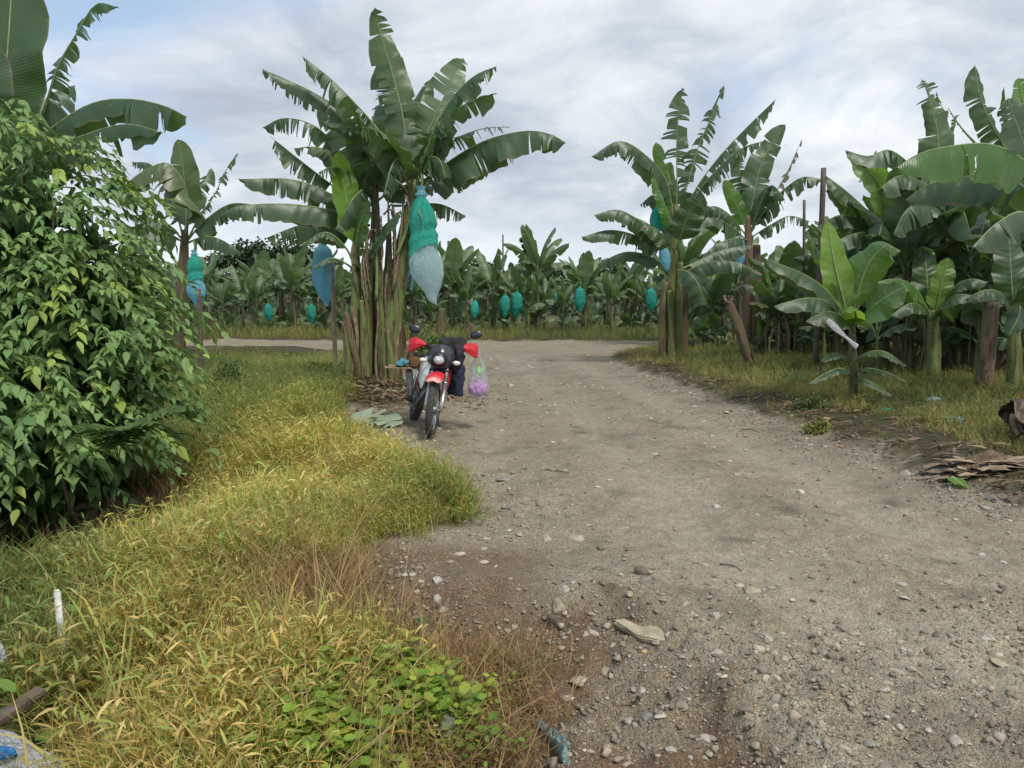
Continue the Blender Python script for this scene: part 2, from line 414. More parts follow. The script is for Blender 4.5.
# ------------------------------------------------------------------ world, sun
SUN_EL, SUN_AZ = R(54), R(152)     # azimuth clockwise from +Y: behind the camera, a little to its left
w = bpy.data.worlds.new('World'); sc.world = w; w.use_nodes = True
nt = w.node_tree; nt.nodes.clear()
def wn(kind, **kw):
    nd = nt.nodes.new(kind)
    for k, v in kw.items(): setattr(nd, k, v)
    return nd
L = nt.links.new
def wmath(op, a, b=0.0, c=0.0, clamp=False):
    nd = wn('ShaderNodeMath', operation=op, use_clamp=clamp)
    for s, v in zip(nd.inputs, (a, b, c)):
        if isinstance(v, bpy.types.NodeSocket): L(v, s)
        else: s.default_value = v
    return nd.outputs[0]
sky = wn('ShaderNodeTexSky', sky_type='NISHITA', sun_disc=False, sun_elevation=SUN_EL, sun_rotation=SUN_AZ, air_density=1.2, dust_density=1.5)
tc = wn('ShaderNodeTexCoord'); sep = wn('ShaderNodeSeparateXYZ'); L(tc.outputs['Generated'], sep.inputs[0])
zz = wmath('ADD', wmath('MAXIMUM', sep.outputs[2], 0.0), .26)
cmb = wn('ShaderNodeCombineXYZ'); L(wmath('DIVIDE', sep.outputs[0], zz), cmb.inputs[0]); L(wmath('DIVIDE', sep.outputs[1], zz), cmb.inputs[1])
def wnoise(scale, detail, rough, dist, off):
    mp = wn('ShaderNodeMapping'); mp.inputs['Location'].default_value = off; L(cmb.outputs[0], mp.inputs[0])
    nd = wn('ShaderNodeTexNoise'); nd.inputs['Scale'].default_value = scale; nd.inputs['Detail'].default_value = detail
    nd.inputs['Roughness'].default_value = rough; nd.inputs['Distortion'].default_value = dist; L(mp.outputs[0], nd.inputs[0]); return nd.outputs[0]
def wramp(f, stops):
    nd = wn('ShaderNodeValToRGB'); cr = nd.color_ramp
    while len(cr.elements) < len(stops): cr.elements.new(.5)
    for e, (p, c) in zip(cr.elements, stops): e.position = p; e.color = (*c, 1) if not np.isscalar(c) else (c, c, c, 1)
    L(f, nd.inputs[0]); return nd.outputs[0]
def wmix(f, a, b):
    nd = wn('ShaderNodeMix', data_type='RGBA')
    for s, v in ((nd.inputs[0], f), (nd.inputs[6], a), (nd.inputs[7], b)):
        if isinstance(v, bpy.types.NodeSocket): L(v, s)
        else: s.default_value = v if np.isscalar(v) else (*v, 1)
    return nd.outputs[2]
na = wnoise(1.1, 10, .6, .5, (3.1, .4, 0)); nb = wnoise(2.3, 10, .58, .45, (8, 2, 1)); nc = wnoise(.75, 6, .55, .3, (1.7, 5.2, 3))
# more open, bluer sky to the upper left (west-north-west of the view)
west = wmath('MULTIPLY', wmath('SUBTRACT', wmath('MULTIPLY', sep.outputs[0], -1.0), .10), 1.6, clamp=True)
high = wmath('MULTIPLY', wmath('SUBTRACT', sep.outputs[2], .12), 2.0, clamp=True)
cov = wramp(wmath('SUBTRACT', wmath('MULTIPLY_ADD', na, .8, .18), wmath('MULTIPLY', west, high)), [(.36, 0.0), (.52, 1.0)])
shade = wmath('MULTIPLY_ADD', nb, .5, wmath('MULTIPLY', nc, .5))
cloudc = wramp(shade, [(.40, (3.3, 3.75, 4.4)), (.47, (4.2, 4.65, 5.2)), (.54, (5.5, 5.85, 6.2)), (.63, (6.9, 7.1, 7.2))])
thin = wmix(.45, sky.outputs[0], (4.1, 5.3, 6.8))
hazec = wmix(wmath('SUBTRACT', 1.0, wmath('MULTIPLY', sep.outputs[2], 7.0), clamp=True), wmix(cov, thin, cloudc), (6.4, 6.9, 7.4))
bg = wn('ShaderNodeBackground'); L(hazec, bg.inputs[0]); bg.inputs[1].default_value = .095
wo = wn('ShaderNodeOutputWorld'); L(bg.outputs[0], wo.inputs[0])
sd_ = bpy.data.lights.new('sun', 'SUN'); sd_.energy = 2.1; sd_.angle = R(12); sd_.color = (1, .95, .86)
sun = bpy.data.objects.new('sun', sd_); COL.objects.link(sun)
dirv = Vector((math.sin(SUN_AZ) * math.cos(SUN_EL), math.cos(SUN_AZ) * math.cos(SUN_EL), math.sin(SUN_EL)))
sun.rotation_euler = dirv.to_track_quat('Z', 'Y').to_euler(); sun.location = dirv * 60
sc.view_settings.view_transform = 'Standard'; sc.view_settings.look = 'None'; sc.view_settings.gamma = 1; sc.view_settings.exposure = 0.66
sc.view_settings.use_curve_mapping = False
sc.render.engine = 'CYCLES'; sc.cycles.max_bounces = 6; sc.cycles.transparent_max_bounces = 12; sc.cycles.use_denoising = True
sc.cycles.use_adaptive_sampling = True; sc.cycles.adaptive_threshold = .012
# ------------------------------------------------------------------ ground sheet
def build_ground():
    ys = [-4.0, -2.0, 0.0, 1.0, 1.6]; y = 2.0
    while y < 700: ys.append(y); y += max(.018, .0042 * (y + 1.0)) if y < 60 else (y * .05)
    ys = np.array(ys); ss = np.linspace(-1, 1, 460)
    ss = 1.0 * ss + .35 * ss ** 3
    X = ss[None, :] * (np.maximum(ys, 0)[:, None] * .85 + 2.6); Y = np.repeat(ys[:, None], len(ss), 1)
    x, y = X.ravel(), Y.ravel()
    z, sd, out, left, g = land(x, y)
    nr, ncol = len(ys), len(ss)
    i = np.arange((nr - 1) * ncol).reshape(nr - 1, ncol)[:, :-1].ravel()
    F = np.stack([i, i + 1, i + ncol + 1, i + ncol], 1)
    wob = (fbm(x, y, 3, 21) - .5)
    veg = np.maximum(sstep(out + wob * .5, .0, .35), sstep(np.exp(-((x - CLUMP[0] - .25) / 1.25) ** 2 - ((y - CLUMP[1] + .6) / 1.7) ** 2) + .6 * wob, .25, .6))
    red = np.clip(sstep(g + wob * .6, -.10, .15) * (.35 + .65 * sstep(fbm(x, y, 1.6, 23), .38, .55)), 0, 1)
    rim = sstep(.75 - np.abs(sd + .05), 0, .6) * sstep(sd, -.5, .0)                # loose gravel thrown to the edges of the track
    low = np.exp(-((x - 1.6) / 1.3) ** 2) * sstep(4.6 - y, 0, 1.4)
    leftbare = sstep(.4 - x, 0, .5) * sstep(y, 3.3, 3.6) * sstep(5.2 - y, 0, .4)
    red = np.maximum(red, .85 * leftbare)
    grit = np.clip(.7 * rim + .8 * low * sstep(fbm(x, y, 1.3, 25), .3, .6) + .35 * sstep(g, -.3, .1) + .5 * sstep(y, 24, 34) * (y < 60), 0, 1)
    ground = mk('ground', np.stack([x, y, z], 1), F, M['ground'], col=np.stack([veg, red, grit, wear(x, y) * (sd > 0)], 1))
    tag(ground, kind='structure')
build_ground()

# ------------------------------------------------------------------ scatter: many copies of small templates in one mesh
def scatter(name, temps, pos, rz, scale, tint, mat, parent=None, tilt=None, seed=0, nscale=None):
    """temps: list of (V, Q, C); pos (n,3), rz, scale (n,), tint (n,3)"""
    rng = np.random.default_rng(seed); n = len(pos); which = rng.integers(0, len(temps), n)
    VV, QQ, CC, base = [], [], [], 0
    for k, (V, Q, C) in enumerate(temps):
        s = np.nonzero(which == k)[0]
        if len(s) == 0: continue
        c, sn = np.cos(rz[s])[:, None], np.sin(rz[s])[:, None]; sc_ = scale[s][:, None]
        x, y, z = V[:, 0][None], V[:, 1][None], V[:, 2][None]
        if nscale is not None: z = z * nscale[s][:, None]
        W = np.stack([(x * c - y * sn) * sc_, (x * sn + y * c) * sc_, z * sc_ + 0 * c], 2)
        if tilt is not None: W[:, :, 0] += W[:, :, 2] * tilt[s, 0][:, None]; W[:, :, 1] += W[:, :, 2] * tilt[s, 1][:, None]
        W = W + pos[s][:, None, :]
        VV.append(W.reshape(-1, 3)); CC.append((C[None] * tint[s][:, None, :]).reshape(-1, 3))
        QQ.append((Q[None] + (base + np.arange(len(s)) * len(V))[:, None, None]).reshape(-1, Q.shape[1])); base += len(s) * len(V)
    return mk(name, np.concatenate(VV), np.concatenate(QQ), mat, parent, col=np.clip(np.concatenate(CC), 0, 1), smooth=False)

def ribbon(pts, wid, nrm):
    """flat strip along pts; quads"""
    pts = np.asarray(pts); T = np.gradient(pts, axis=0); T /= np.linalg.norm(T, axis=1)[:, None] + 1e-9
    B = np.cross(T, nrm); B /= np.linalg.norm(B, axis=1)[:, None] + 1e-9
    V = np.empty((2 * len(pts), 3)); V[0::2] = pts - B * wid[:, None]; V[1::2] = pts + B * wid[:, None]
    i = np.arange(len(pts) - 1) * 2
    return V, np.stack([i, i + 1, i + 3, i + 2], 1)

def merge(parts):
    V, Q, C, n = [], [], [], 0
    for v, q, c in parts:
        V.append(v); Q.append(q + n); C.append(np.broadcast_to(c, (len(v), 3))); n += len(v)
    return np.concatenate(V), np.concatenate(Q), np.concatenate(C)

def t_blades(rng, n=12, L=.4, wid=.004, spread=.08, arch=.9, cols=((1, 1, 1),)):
    ps = []
    for _ in range(n):
        a = rng.uniform(0, 2 * PI); l = L * rng.uniform(.5, 1.1); th0 = rng.uniform(.05, .5); th1 = th0 + arch * rng.uniform(.3, 1.6)
        s = np.linspace(0, 1, 5); th = th0 + (th1 - th0) * s ** 1.5
        dx = np.r_[0, np.cumsum(np.sin(th[:-1]) * l / 4)]; dz = np.r_[0, np.cumsum(np.cos(th[:-1]) * l / 4)]
        o = rng.normal(0, spread, 2)
        pts = np.stack([o[0] + dx * math.cos(a), o[1] + dx * math.sin(a), dz - .02], 1)
        b = a + rng.uniform(-.9, .9); nrm = np.stack([-np.cos(th) * math.cos(b), -np.cos(th) * math.sin(b), np.sin(th) + .2], 1)
        v, q = ribbon(pts, wid * rng.uniform(.6, 1.3) * np.array([.7, 1, .95, .65, .12]), nrm)
        ps.append((v, q, np.array(cols[rng.integers(len(cols))]) * rng.uniform(.75, 1.25)))
    return merge(ps)

def lance(rng, p, d, L, w, droop=.5):
    """a small pointed leaf of 3 quads from p along d"""
    d = np.asarray(d) / np.linalg.norm(d); s = np.array([0, .35, .7, 1.0])
    pts = p + np.outer(s * L, d); pts[:, 2] -= droop * L * s ** 2
    nrm = np.array([0, 0, 1.]) + rng.normal(0, .35, 3)
    return ribbon(pts, w * np.array([.25, 1, .75, .08]), np.broadcast_to(nrm, (4, 3)))

def t_stems(rng, n=5, H=.4, nl=7, ll=.075, lw=.006, spread=.1, cols=((1, 1, 1),), stemcol=(1, .9, .7), lean=.35):
    ps = []
    for _ in range(n):
        o = rng.normal(0, spread, 2); a = rng.uniform(0, 2 * PI); h = H * rng.uniform(.6, 1.15); ln = rng.uniform(.05, lean) * h
        s = np.linspace(0, 1, 5); pts = np.stack([o[0] + ln * s ** 1.6 * math.cos(a), o[1] + ln * s ** 1.6 * math.sin(a), h * s - .02], 1)
        v, q = ribbon(pts, .0022 * np.array([1, 1, .9, .7, .4]), np.broadcast_to([math.sin(a), -math.cos(a) + .3, .1], (5, 3)))
        ps.append((v, q, np.array(stemcol) * rng.uniform(.7, 1.1)))
        for k in range(nl):
            f = .25 + .75 * (k + rng.random()) / nl; p = np.array([np.interp(f, s, pts[:, i]) for i in range(3)])
            b = a + k * 2.5 + rng.uniform(-.6, .6); up = rng.uniform(.1, 1.1)
            v, q = lance(rng, p, (math.cos(b), math.sin(b), up), ll * rng.uniform(.6, 1.3), lw * rng.uniform(.7, 1.3), rng.uniform(.1, .8))
            ps.append((v, q, np.array(cols[rng.integers(len(cols))]) * rng.uniform(.75, 1.3)))
    return merge(ps)

def t_broad(rng, n=6, H=.22, r=.02, spread=.08, nl=5, cols=((1, 1, 1),), elong=1.3):
    """soft broad-leaved weed"""
    ps = []
    for _ in range(n):
        o = rng.normal(0, spread, 2); a = rng.uniform(0, 2 * PI); h = H * rng.uniform(.5, 1.1)
        s = np.linspace(0, 1, 4); pts = np.stack([o[0] + .3 * h * s * math.cos(a), o[1] + .3 * h * s * math.sin(a), h * s - .02], 1)
        v, q = ribbon(pts, np.full(4, .0018), np.broadcast_to([math.sin(a), -math.cos(a), .1], (4, 3)))
        ps.append((v, q, np.array([.8, .8, .5])))
        for k in range(nl):
            f = .35 + .65 * (k + .5) / nl; p = np.array([np.interp(f, s, pts[:, i]) for i in range(3)])
            b = a + k * 2.2 + rng.uniform(-.5, .5); d = np.array([math.cos(b), math.sin(b), rng.uniform(-.1, .6)]); d /= np.linalg.norm(d)
            rr = r * rng.uniform(.7, 1.3); B = np.cross(d, [0, 0, 1.]); B /= np.linalg.norm(B); N = np.cross(B, d)
            c = p + d * rr * .4
            w = np.array([.35, 1, .9, .1]); tt = np.array([0, .7, 1.5, 2.2]) * rr * elong
            V = np.concatenate([np.stack([c + d * t + B * x * rr * ww - N * .15 * rr * (abs(x) < .1) for x in (-1, 0, 1)]) for t, ww in zip(tt, w)])
            i = np.array([0, 1, 3, 4, 6, 7]); q = np.stack([i, i + 1, i + 4, i + 3], 1)
            ps.append((V, q, np.array(cols[rng.integers(len(cols))]) * rng.uniform(.8, 1.25)))
    return merge(ps)

rg = np.random.default_rng(11)
YEL = ((1.0, .95, .9), (1.1, .92, .65), (.72, .95, .8), (1.1, 1.05, 1.0), (1.2, 1.15, 1.5), (.7, 1.05, .85))
TB = [t_blades(rg, 15, .46, .0028 + .0006 * (i_ % 4), .09, 1.2, YEL) for i_ in range(8)]
TBS = [t_blades(rg, 14, .22, .004, .07, .9, YEL) for _ in range(5)]
TS = [t_stems(rg, 6, .40, 8, .066 + .010 * (i_ % 3), .0047, .10, YEL) for i_ in range(8)]
TW = [t_broad(rg, 6, .24, .013, .09, 6, YEL, 1.4) for _ in range(6)]
TR = [t_broad(rg, 6, .26, .021, .06, 5, ((1, 1, 1), (.8, 1, .9), (1.15, 1.05, 1)), 1.0) for _ in range(5)]

def candidates(n, x0, x1, y0, y1, seed, power=1.0):
    rng = np.random.default_rng(seed)
    return rng.uniform(x0, x1, n), y0 + (y1 - y0) * rng.random(n) ** power, rng

def put(name, temps, x, y, rng, sc_, tint, mat='grass', tilt=.15, zoff=0.0, ns=None, label=None, keep=True):
    z = land(x, y)[0] + zoff; n = len(x)
    o = scatter(name, temps, np.stack([x, y, z], 1), rng.uniform(0, 2 * PI, n), sc_, tint, M[mat], tilt=rng.normal(0, tilt, (n, 2)), seed=int(rng.integers(1e6)), nscale=ns)
    return tag(o, label, None, None, 'stuff')

def blend(a, b, f): return np.asarray(a)[None] * (1 - f[:, None]) + np.asarray(b)[None] * f[:, None]

# tall yellowing weeds on the near left bank
def left_bank():
    x, y, rng = candidates(46000, -9, .6, 1.9, 13, 3, 1.25)
    _, sd, out, left, g = land(x, y)
    dens = np.clip(1.25 - y / 14, .2, 1) * np.clip(sstep(fbm(x, y, 1.7, 35), .28, .52) + .12, 0, 1) * sstep(out + .25 * (fbm(x, y, 5, 31) - .5), .0, .3)
    shrubby = ((x + 4.7) / 1.9) ** 2 + ((y - 7.1) / 1.6) ** 2 < .8
    ok = left & (out > 0.0) & (rng.random(len(x)) < dens) & ~shrubby & (np.abs(x) < y * .85 + 1.0) & ~((x < -1.72) & (y < 3.05))
    pth = np.hypot(x + 1.95, y - 9.7) < .5
    for a_, b_ in [(320, 700), (300, 735), (330, 760), (405, 690), (64, 668), (66, 690)]: q_ = G(a_, b_, .06 if a_ > 100 else -.2); pth |= np.hypot(x - q_[0], y - q_[1]) < .13
    pth |= (x < -1.5) & (y < 2.78)
    for a_, b_ in [(420, 640), (450, 722), (420, 655), (62, 640), (60, 655)]: q_ = G(a_, b_, -.02 if a_ > 100 else -.15); pth |= np.hypot(x - q_[0], y - q_[1]) < .10
    ok &= ~pth
    x, y, out = x[ok], y[ok], out[ok]
    n1 = fbm(x, y, .8, 41); n2 = fbm(x, y, 2.1, 43)
    # how yellow: most at the near mound, greener by the shrub, at the road edge bulge and farther back
    yel = np.clip(.85 + 1.1 * (n1 - .5) + .5 * (n2 - .5) - .35 * sstep(-x - .16 * y, 1.0, 2.6) - .35 * sstep(y, 8, 12), 0, 1)
    bulge = np.exp(-((x + .5) / .7) ** 2 - ((y - 6.2) / .8) ** 2); yel = np.clip(yel - .45 * bulge, 0, 1)
    tint = blend((.19, .225, .055), (.48, .395, .12), yel)
    bright = np.exp(-((x + 1.9) / .9) ** 2 - ((y - 7.0) / 1.6) ** 2); tint = tint * (1 + .2 * bright)[:, None]
    och = sstep(5.2 - y, 0, 1.2) * sstep(n2 + .25 * (n1 - .5), .34, .58) * sstep(x, -2.6, -1.6); och = .75 * och * rng.random(len(x)); tint = tint * (1 - och[:, None]) + och[:, None] * np.array([.36, .25, .075])
    sh = sstep(-x - (.42 * y + .25), .0, .9); tint = tint * (1 - .75 * sh[:, None]) + .75 * sh[:, None] * np.array([.075, .12, .032])  # shade at the foot of the shrub, put into the grass tint as dark green
    hgt = (.35 + .65 * sstep(out, 0, .7)) * (.55 + 1.1 * np.clip(fbm(x, y, 2.6, 45) - .2, 0, 1)) * np.where(y < 4.3, .15 + .95 * sstep(out, .10, 1.0), 1.08)
    k = rng.random(len(x))
    a = k < .40; b = (k >= .40) & (k < .86); c = k >= .86
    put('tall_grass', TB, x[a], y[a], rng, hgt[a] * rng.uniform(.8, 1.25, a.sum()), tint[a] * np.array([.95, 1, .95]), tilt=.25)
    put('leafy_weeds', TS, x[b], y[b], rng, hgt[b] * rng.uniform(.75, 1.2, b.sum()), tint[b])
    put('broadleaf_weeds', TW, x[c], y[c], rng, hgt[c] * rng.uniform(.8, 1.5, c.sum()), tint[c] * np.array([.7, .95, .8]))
left_bank()

def straw_layer():
    x, y, rng = candidates(5200, -4, .3, 1.9, 8, 13, 1.3)
    _, sd, out, left, g = land(x, y)
    ok = left & (out > .3) & (np.abs(x) < y * .8 + 1) & ~((x < -1.72) & (y < 3.05)); x, y = x[ok], y[ok]
    n = len(x)
    put('dry_stalks', [t_blades(rg, 5, .5, .0022, .1, .5, ((1, 1, 1), (.8, .7, .6))) for _ in range(5)], x, y, rng, rng.uniform(.5, 1.1, n), np.tile((.36, .27, .13), (n, 1)), tilt=.5)
straw_layer()

# round-leaved creeper at the foot of the bank
def creeper():
    q = np.array([G(a, b, .06)[:2] for a, b in [(305, 700), (320, 750), (300, 730), (345, 735), (400, 690), (325, 678), (285, 750), (405, 672), (435, 690), (345, 760), (425, 705), (385, 670), (315, 765), (330, 715)]])
    rng = np.random.default_rng(8); i = rng.integers(0, len(q), 420)
    p = q[i] + rng.normal(0, .045, (420, 2)); p = p[:230]; x, y = p[:, 0], p[:, 1]
    put('round_leaf_creeper', TR, x, y, rng, rng.uniform(.6, 1.0, 230), blend((.13, .22, .03), (.27, .33, .05), rng.random(230)), zoff=.03)
    x = rng.uniform(-1.15, -.05, 1300); y = rng.uniform(2.1, 3.2, 1300)
    _, sd, out, left, g = land(x, y); ok = (out > .10) & (rng.random(1300) < .25 + .75 * sstep(fbm(x, y, 5, 81), .35, .6)); x, y = x[ok], y[ok]; n = len(x)
    put('small_leaf_weeds', TW, x, y, rng, rng.uniform(.35, .7, n), blend((.16, .21, .04), (.38, .34, .09), rng.random(n)))
creeper()

def thatch():
    x, y, rng = candidates(3600, -2.6, .4, 1.9, 4.7, 83, 1.3); _, sd, out, left, g = land(x, y)
    ok = left & (out > .06) & (np.abs(x) < y * .8 + 1) & ~((x < -1.72) & (y < 3.05)) & (rng.random(len(x)) < .3 + .7 * sstep(fbm(x, y, 1.9, 85), .38, .6)); x, y = x[ok], y[ok]; n = len(x)
    put('dead_thatch', [t_blades(rg, 16, .26, .0028, .09, 2.0, ((1, 1, 1), (.7, .6, .5), (1.2, 1.1, 1.1))) for _ in range(5)], x, y, rng, rng.uniform(.6, 1.2, n), blend((.19, .12, .05), (.36, .27, .14), rng.random(n)), tilt=.5)
thatch()

# dry grass clump by the gully
def dry_clump():
    c = G(515, 655, -.05)[:2]; rng = np.random.default_rng(18); n = 34
    x = c[0] + rng.normal(0, .08, n); y = c[1] + rng.normal(0, .09, n)
    put('dry_grass_clump', [t_blades(rg, 14, .36, .0026, .06, 1.2, ((1, 1, 1), (.8, .7, .6), (.7, .8, .5))) for _ in range(4)], x, y, rng, rng.uniform(.5, .85, n), np.tile((.34, .27, .15), (n, 1)), tilt=.4)
dry_clump()

# greener grass farther back on the left, up to the side road
def left_back():
    x, y, rng = candidates(30000, -24, -1, 9, 31, 5, 1.5)
    _, sd, out, left, g = land(x, y)
    ok = left & (out > .05) & (np.abs(x) < y * .85); x, y, out = x[ok], y[ok], out[ok]; ok = rng.random(len(x)) < np.clip(1.1 - y / 40, .3, 1); x, y, out = x[ok], y[ok], out[ok]
    n1 = fbm(x, y, .5, 51); n = len(x)
    tint = blend((.13, .185, .05), (.34, .33, .10), np.clip(.35 + 2.2 * (n1 - .5), 0, 1))
    k = rng.random(n) < .6
    hgt = (.5 + .9 * n1) * np.clip(out / .5, .3, 1) * np.interp(y, [9, 14, 30], [1.0, .9, .85])
    put('verge_grass', TB, x[k], y[k], rng, hgt[k], tint[k]); k = ~k
    put('verge_weeds', TS, x[k], y[k], rng, hgt[k] * 1.1, tint[k] * .9)
left_back()

# right verge: patchy short grass, seeded stalks, mulch
def right_verge():
    x, y, rng = candidates(62000, 1.5, 26, 4.5, 31, 6, 1.3)
    _, sd, out, left, g = land(x, y)
    ok = ~left & (out > .15) & (x < y * .85 + 1); x, y, out = x[ok], y[ok], out[ok]
    n1 = fbm(x, y, .75, 61); n2 = fbm(x, y, 2.2, 63)
    bare = np.exp(-((out - .75) / .5) ** 2) * np.where(y < 12, .95, .35)
    d = np.clip((.25 + .75 * sstep(n1 + .5 * (n2 - .5), .28, .52)) - bare, .05, 1) * np.clip(1.1 - y / 40, .3, 1) * np.where(out > 7, .55, 1)
    ok = rng.random(len(x)) < d; x, y, out, n1 = x[ok], y[ok], out[ok], n1[ok]; n = len(x)
    tint = blend((.12, .16, .045), (.36, .30, .12), np.clip(.45 + 1.5 * (n1 - .5) + .4 * np.exp(-(out / 1.5) ** 2) + rng.normal(0, .15, n), 0, 1))
    k = rng.random(n); a = k < .55; b = (k >= .55) & (k < .85); c = k >= .85
    hgt = np.interp(y, [5, 10, 20, 30], [.6, .85, 1.25, 1.5]) * rng.uniform(.6, 1.2, n) * np.clip(out, .45, 1)
    put('roadside_grass', TBS, x[a], y[a], rng, hgt[a], tint[a]); put('roadside_weeds', TS, x[b], y[b], rng, hgt[b] * .6, tint[b]); put('roadside_herbs', TW, x[c], y[c], rng, hgt[c] * .8, tint[c] * np.array([.6, .9, .7]))
    # mulch of dry leaf scraps
    x, y, rng = candidates(15000, 2, 26, 5, 31, 7, 1.4)
    _, sd, out, left, g = land(x, y); ok = ~left & (out > .2) & (x < y * .85 + 1); x, y, out = x[ok], y[ok], out[ok]; ok = rng.random(len(x)) < np.clip(np.exp(-((out - .9) / .7) ** 2) + .25, 0, 1); x, y = x[ok], y[ok]; n = len(x)
    T = []
    for _ in range(6):
        ps = []
        for _ in range(5):
            p = np.r_[rng.normal(0, .12, 2), .012]; a = rng.uniform(0, 2 * PI)
            v, q = lance(rng, p, (math.cos(a), math.sin(a), rng.uniform(-.05, .35)), rng.uniform(.06, .2), rng.uniform(.006, .02), .25); ps.append((v, q, np.array((1, 1, 1)) * rng.uniform(.5, 1.5)))
        T.append(merge(ps))
    xc = CLUMP[0] + rng.normal(.3, .8, 700); yc = CLUMP[1] + rng.normal(-.7, .8, 700); x = np.r_[x, xc]; y = np.r_[y, yc]; n = len(x)
    put('leaf_litter', T, x, y, rng, rng.uniform(.6, 1.4, n), blend((.13, .085, .05), (.30, .22, .14), rng.random(n)), tilt=.05)
right_verge()

# grass strip beyond the cross road
def far_verge():
    x, y, rng = candidates(26000, -48, 48, 35.5, 78, 9, 1.3)
    _, sd, out, left, g = land(x, y); ok = (out > .1) & (np.abs(x) < y * .8); x, y = x[ok], y[ok]; n = len(x)
    n1 = fbm(x, y, .25, 71)
    keep = rng.random(n) < np.where(y < 43, 1, .45); x, y, n1 = x[keep], y[keep], n1[keep]; n = len(x)
    put('far_verge_grass', TB, x, y, rng, rng.uniform(.5, 1.7, n) * (.35 + 1.3 * fbm(x, y, .5, 73)) * np.where(y < 43, 1, .7), blend((.10, .14, .035), (.27, .24, .08), np.clip(.4 + 2 * (n1 - .5) + rng.normal(0, .15, n), 0, 1)))
far_verge()

# ------------------------------------------------------------------ stones
def rock_geo(seed, size, sub=3, flat=.7, rough=.28, cut=(.55, .9)):
    rng = np.random.default_rng(seed); bm = bmesh.new(); bmesh.ops.create_icosphere(bm, subdivisions=sub, radius=1)
    V = np.array([v.co[:] for v in bm.verts]); F = [[v.index for v in f.verts] for f in bm.faces]; bm.free()
    for _ in range(9):                                        # knock facets off
        n = rng.normal(size=3); n /= np.linalg.norm(n); h = rng.uniform(*cut); d = V @ n
        V = V - np.outer(np.maximum(d - h, 0) * .92, n)
    f = 1 + rough * (fbm(V[:, 0] * 1.7 + V[:, 2], V[:, 1] * 1.7 + seed, 1.2, seed % 50) - .5)
    V = V * f[:, None] * np.array([1, rng.uniform(.65, .95), flat]) * size
    return V, F

def gravel():
    T = []
    for s in range(9):
        V, F = rock_geo(100 + s, 1.0, 1, .65, .9, (.4, .8)); V = V * np.array([1.0 + .5 * (s % 3) / 2, .7 + .1 * (s % 4), .8]); Q = np.array(F); T.append((V, Q, np.ones((len(V), 3)) * (.8 + .08 * s)))
    x, y, rng = candidates(420000, -4, 9, 1.9, 18, 21, 2.3)
    _, sd, out, left, g = land(x, y)
    rim = np.exp(-((sd - .15) / .45) ** 2); low = np.exp(-((x - 1.5) / 1.4) ** 2) * sstep(4.4 - y, 0, 1.2); gl = sstep(g, -.15, .15)
    d = np.clip(.10 + .55 * rim + .75 * low + .6 * gl, 0, 1) * (.15 + .85 * sstep(fbm(x, y, 2.3, 27), .32, .60)) * (1 - .75 * wear(x, y))
    ok = (sd > -.45) & (rng.random(len(x)) < d) & (np.abs(x) < y * .85 + .6) & ~(left & (sd < -.1)); x, y = x[ok], y[ok]; n = len(x)
    z = land(x, y)[0]
    size = .0018 + .0095 * rng.random(n) ** 5 + .018 * rng.random(n) ** 18; size *= np.interp(y, [2, 6, 16], [1, 1.35, 2.2])
    g_ = rng.random(n); tint = blend((.16, .135, .10), (.46, .41, .325), g_ ** 1.7); warm = rng.random(n) < .12; tint[warm] *= np.array([1, .75, .5])
    o = scatter('gravel', T, np.stack([x, y, z + size * .25], 1), rng.uniform(0, 6.28, n), size, tint, GRAV, seed=4); tag(o, kind='stuff')
_t = NT('loose_gravel'); _o = _t.noise(120, _t.obj(), 4); GRAV = _t.done(_t.pbr(_t.mix(_o, _t.mix(.55, _t.n('ShaderNodeAttribute', attribute_name='Col').outputs['Color'], (.12, .1, .085)), _t.n('ShaderNodeAttribute', attribute_name='Col').outputs['Color']), .9, 0, .25, _t.bump(_o, .4, .003)))
gravel()
def rubble():
    T = []
    for s in range(9):
        V, F = rock_geo(170 + s, 1.0, 2, .70, .9, (.35, .75)); T.append((V * np.array([1, .75 + .05 * s, 1]), np.array(F), np.ones((len(V), 3)) * (.75 + .07 * s)))
    x, y, rng = candidates(26000, -1.6, 5.5, 1.9, 9, 37, 1.7); _, sd, out, left, g = land(x, y)
    low = sstep(4.9 - y, 0, 1.6) * sstep(x, -.2, .4) * sstep(y * .95 + .2 - x, -.3, .6); gl = sstep(g, -.35, .1); rim = np.exp(-((sd - .1) / .3) ** 2) * .5
    pile = np.exp(-((x + .42) / .22) ** 2 - ((y - 4.3) / .3) ** 2)
    ok = (sd > -.3) & ~(left & (sd < -.05)) & (rng.random(len(x)) < np.clip(.03 + .8 * low + .55 * gl + rim + pile, 0, 1) * (.1 + .9 * sstep(fbm(x, y, 2.6, 39), .38, .6)) * (1 - .6 * wear(x, y))); x, y = x[ok], y[ok]; n = len(x)
    size = .007 + .020 * rng.random(n) ** 3 + .02 * rng.random(n) ** 12; f = rng.random(n)
    tint = blend((.17, .135, .095), (.40, .345, .26), f ** 1.3)
    o = scatter('rubble', T, np.stack([x, y, land(x, y)[0] + size * .12], 1), rng.uniform(0, 6.28, n), size, tint, GRAV, tilt=rng.normal(0, .3, (n, 2)), seed=7); tag(o, kind='stuff')
rubble()
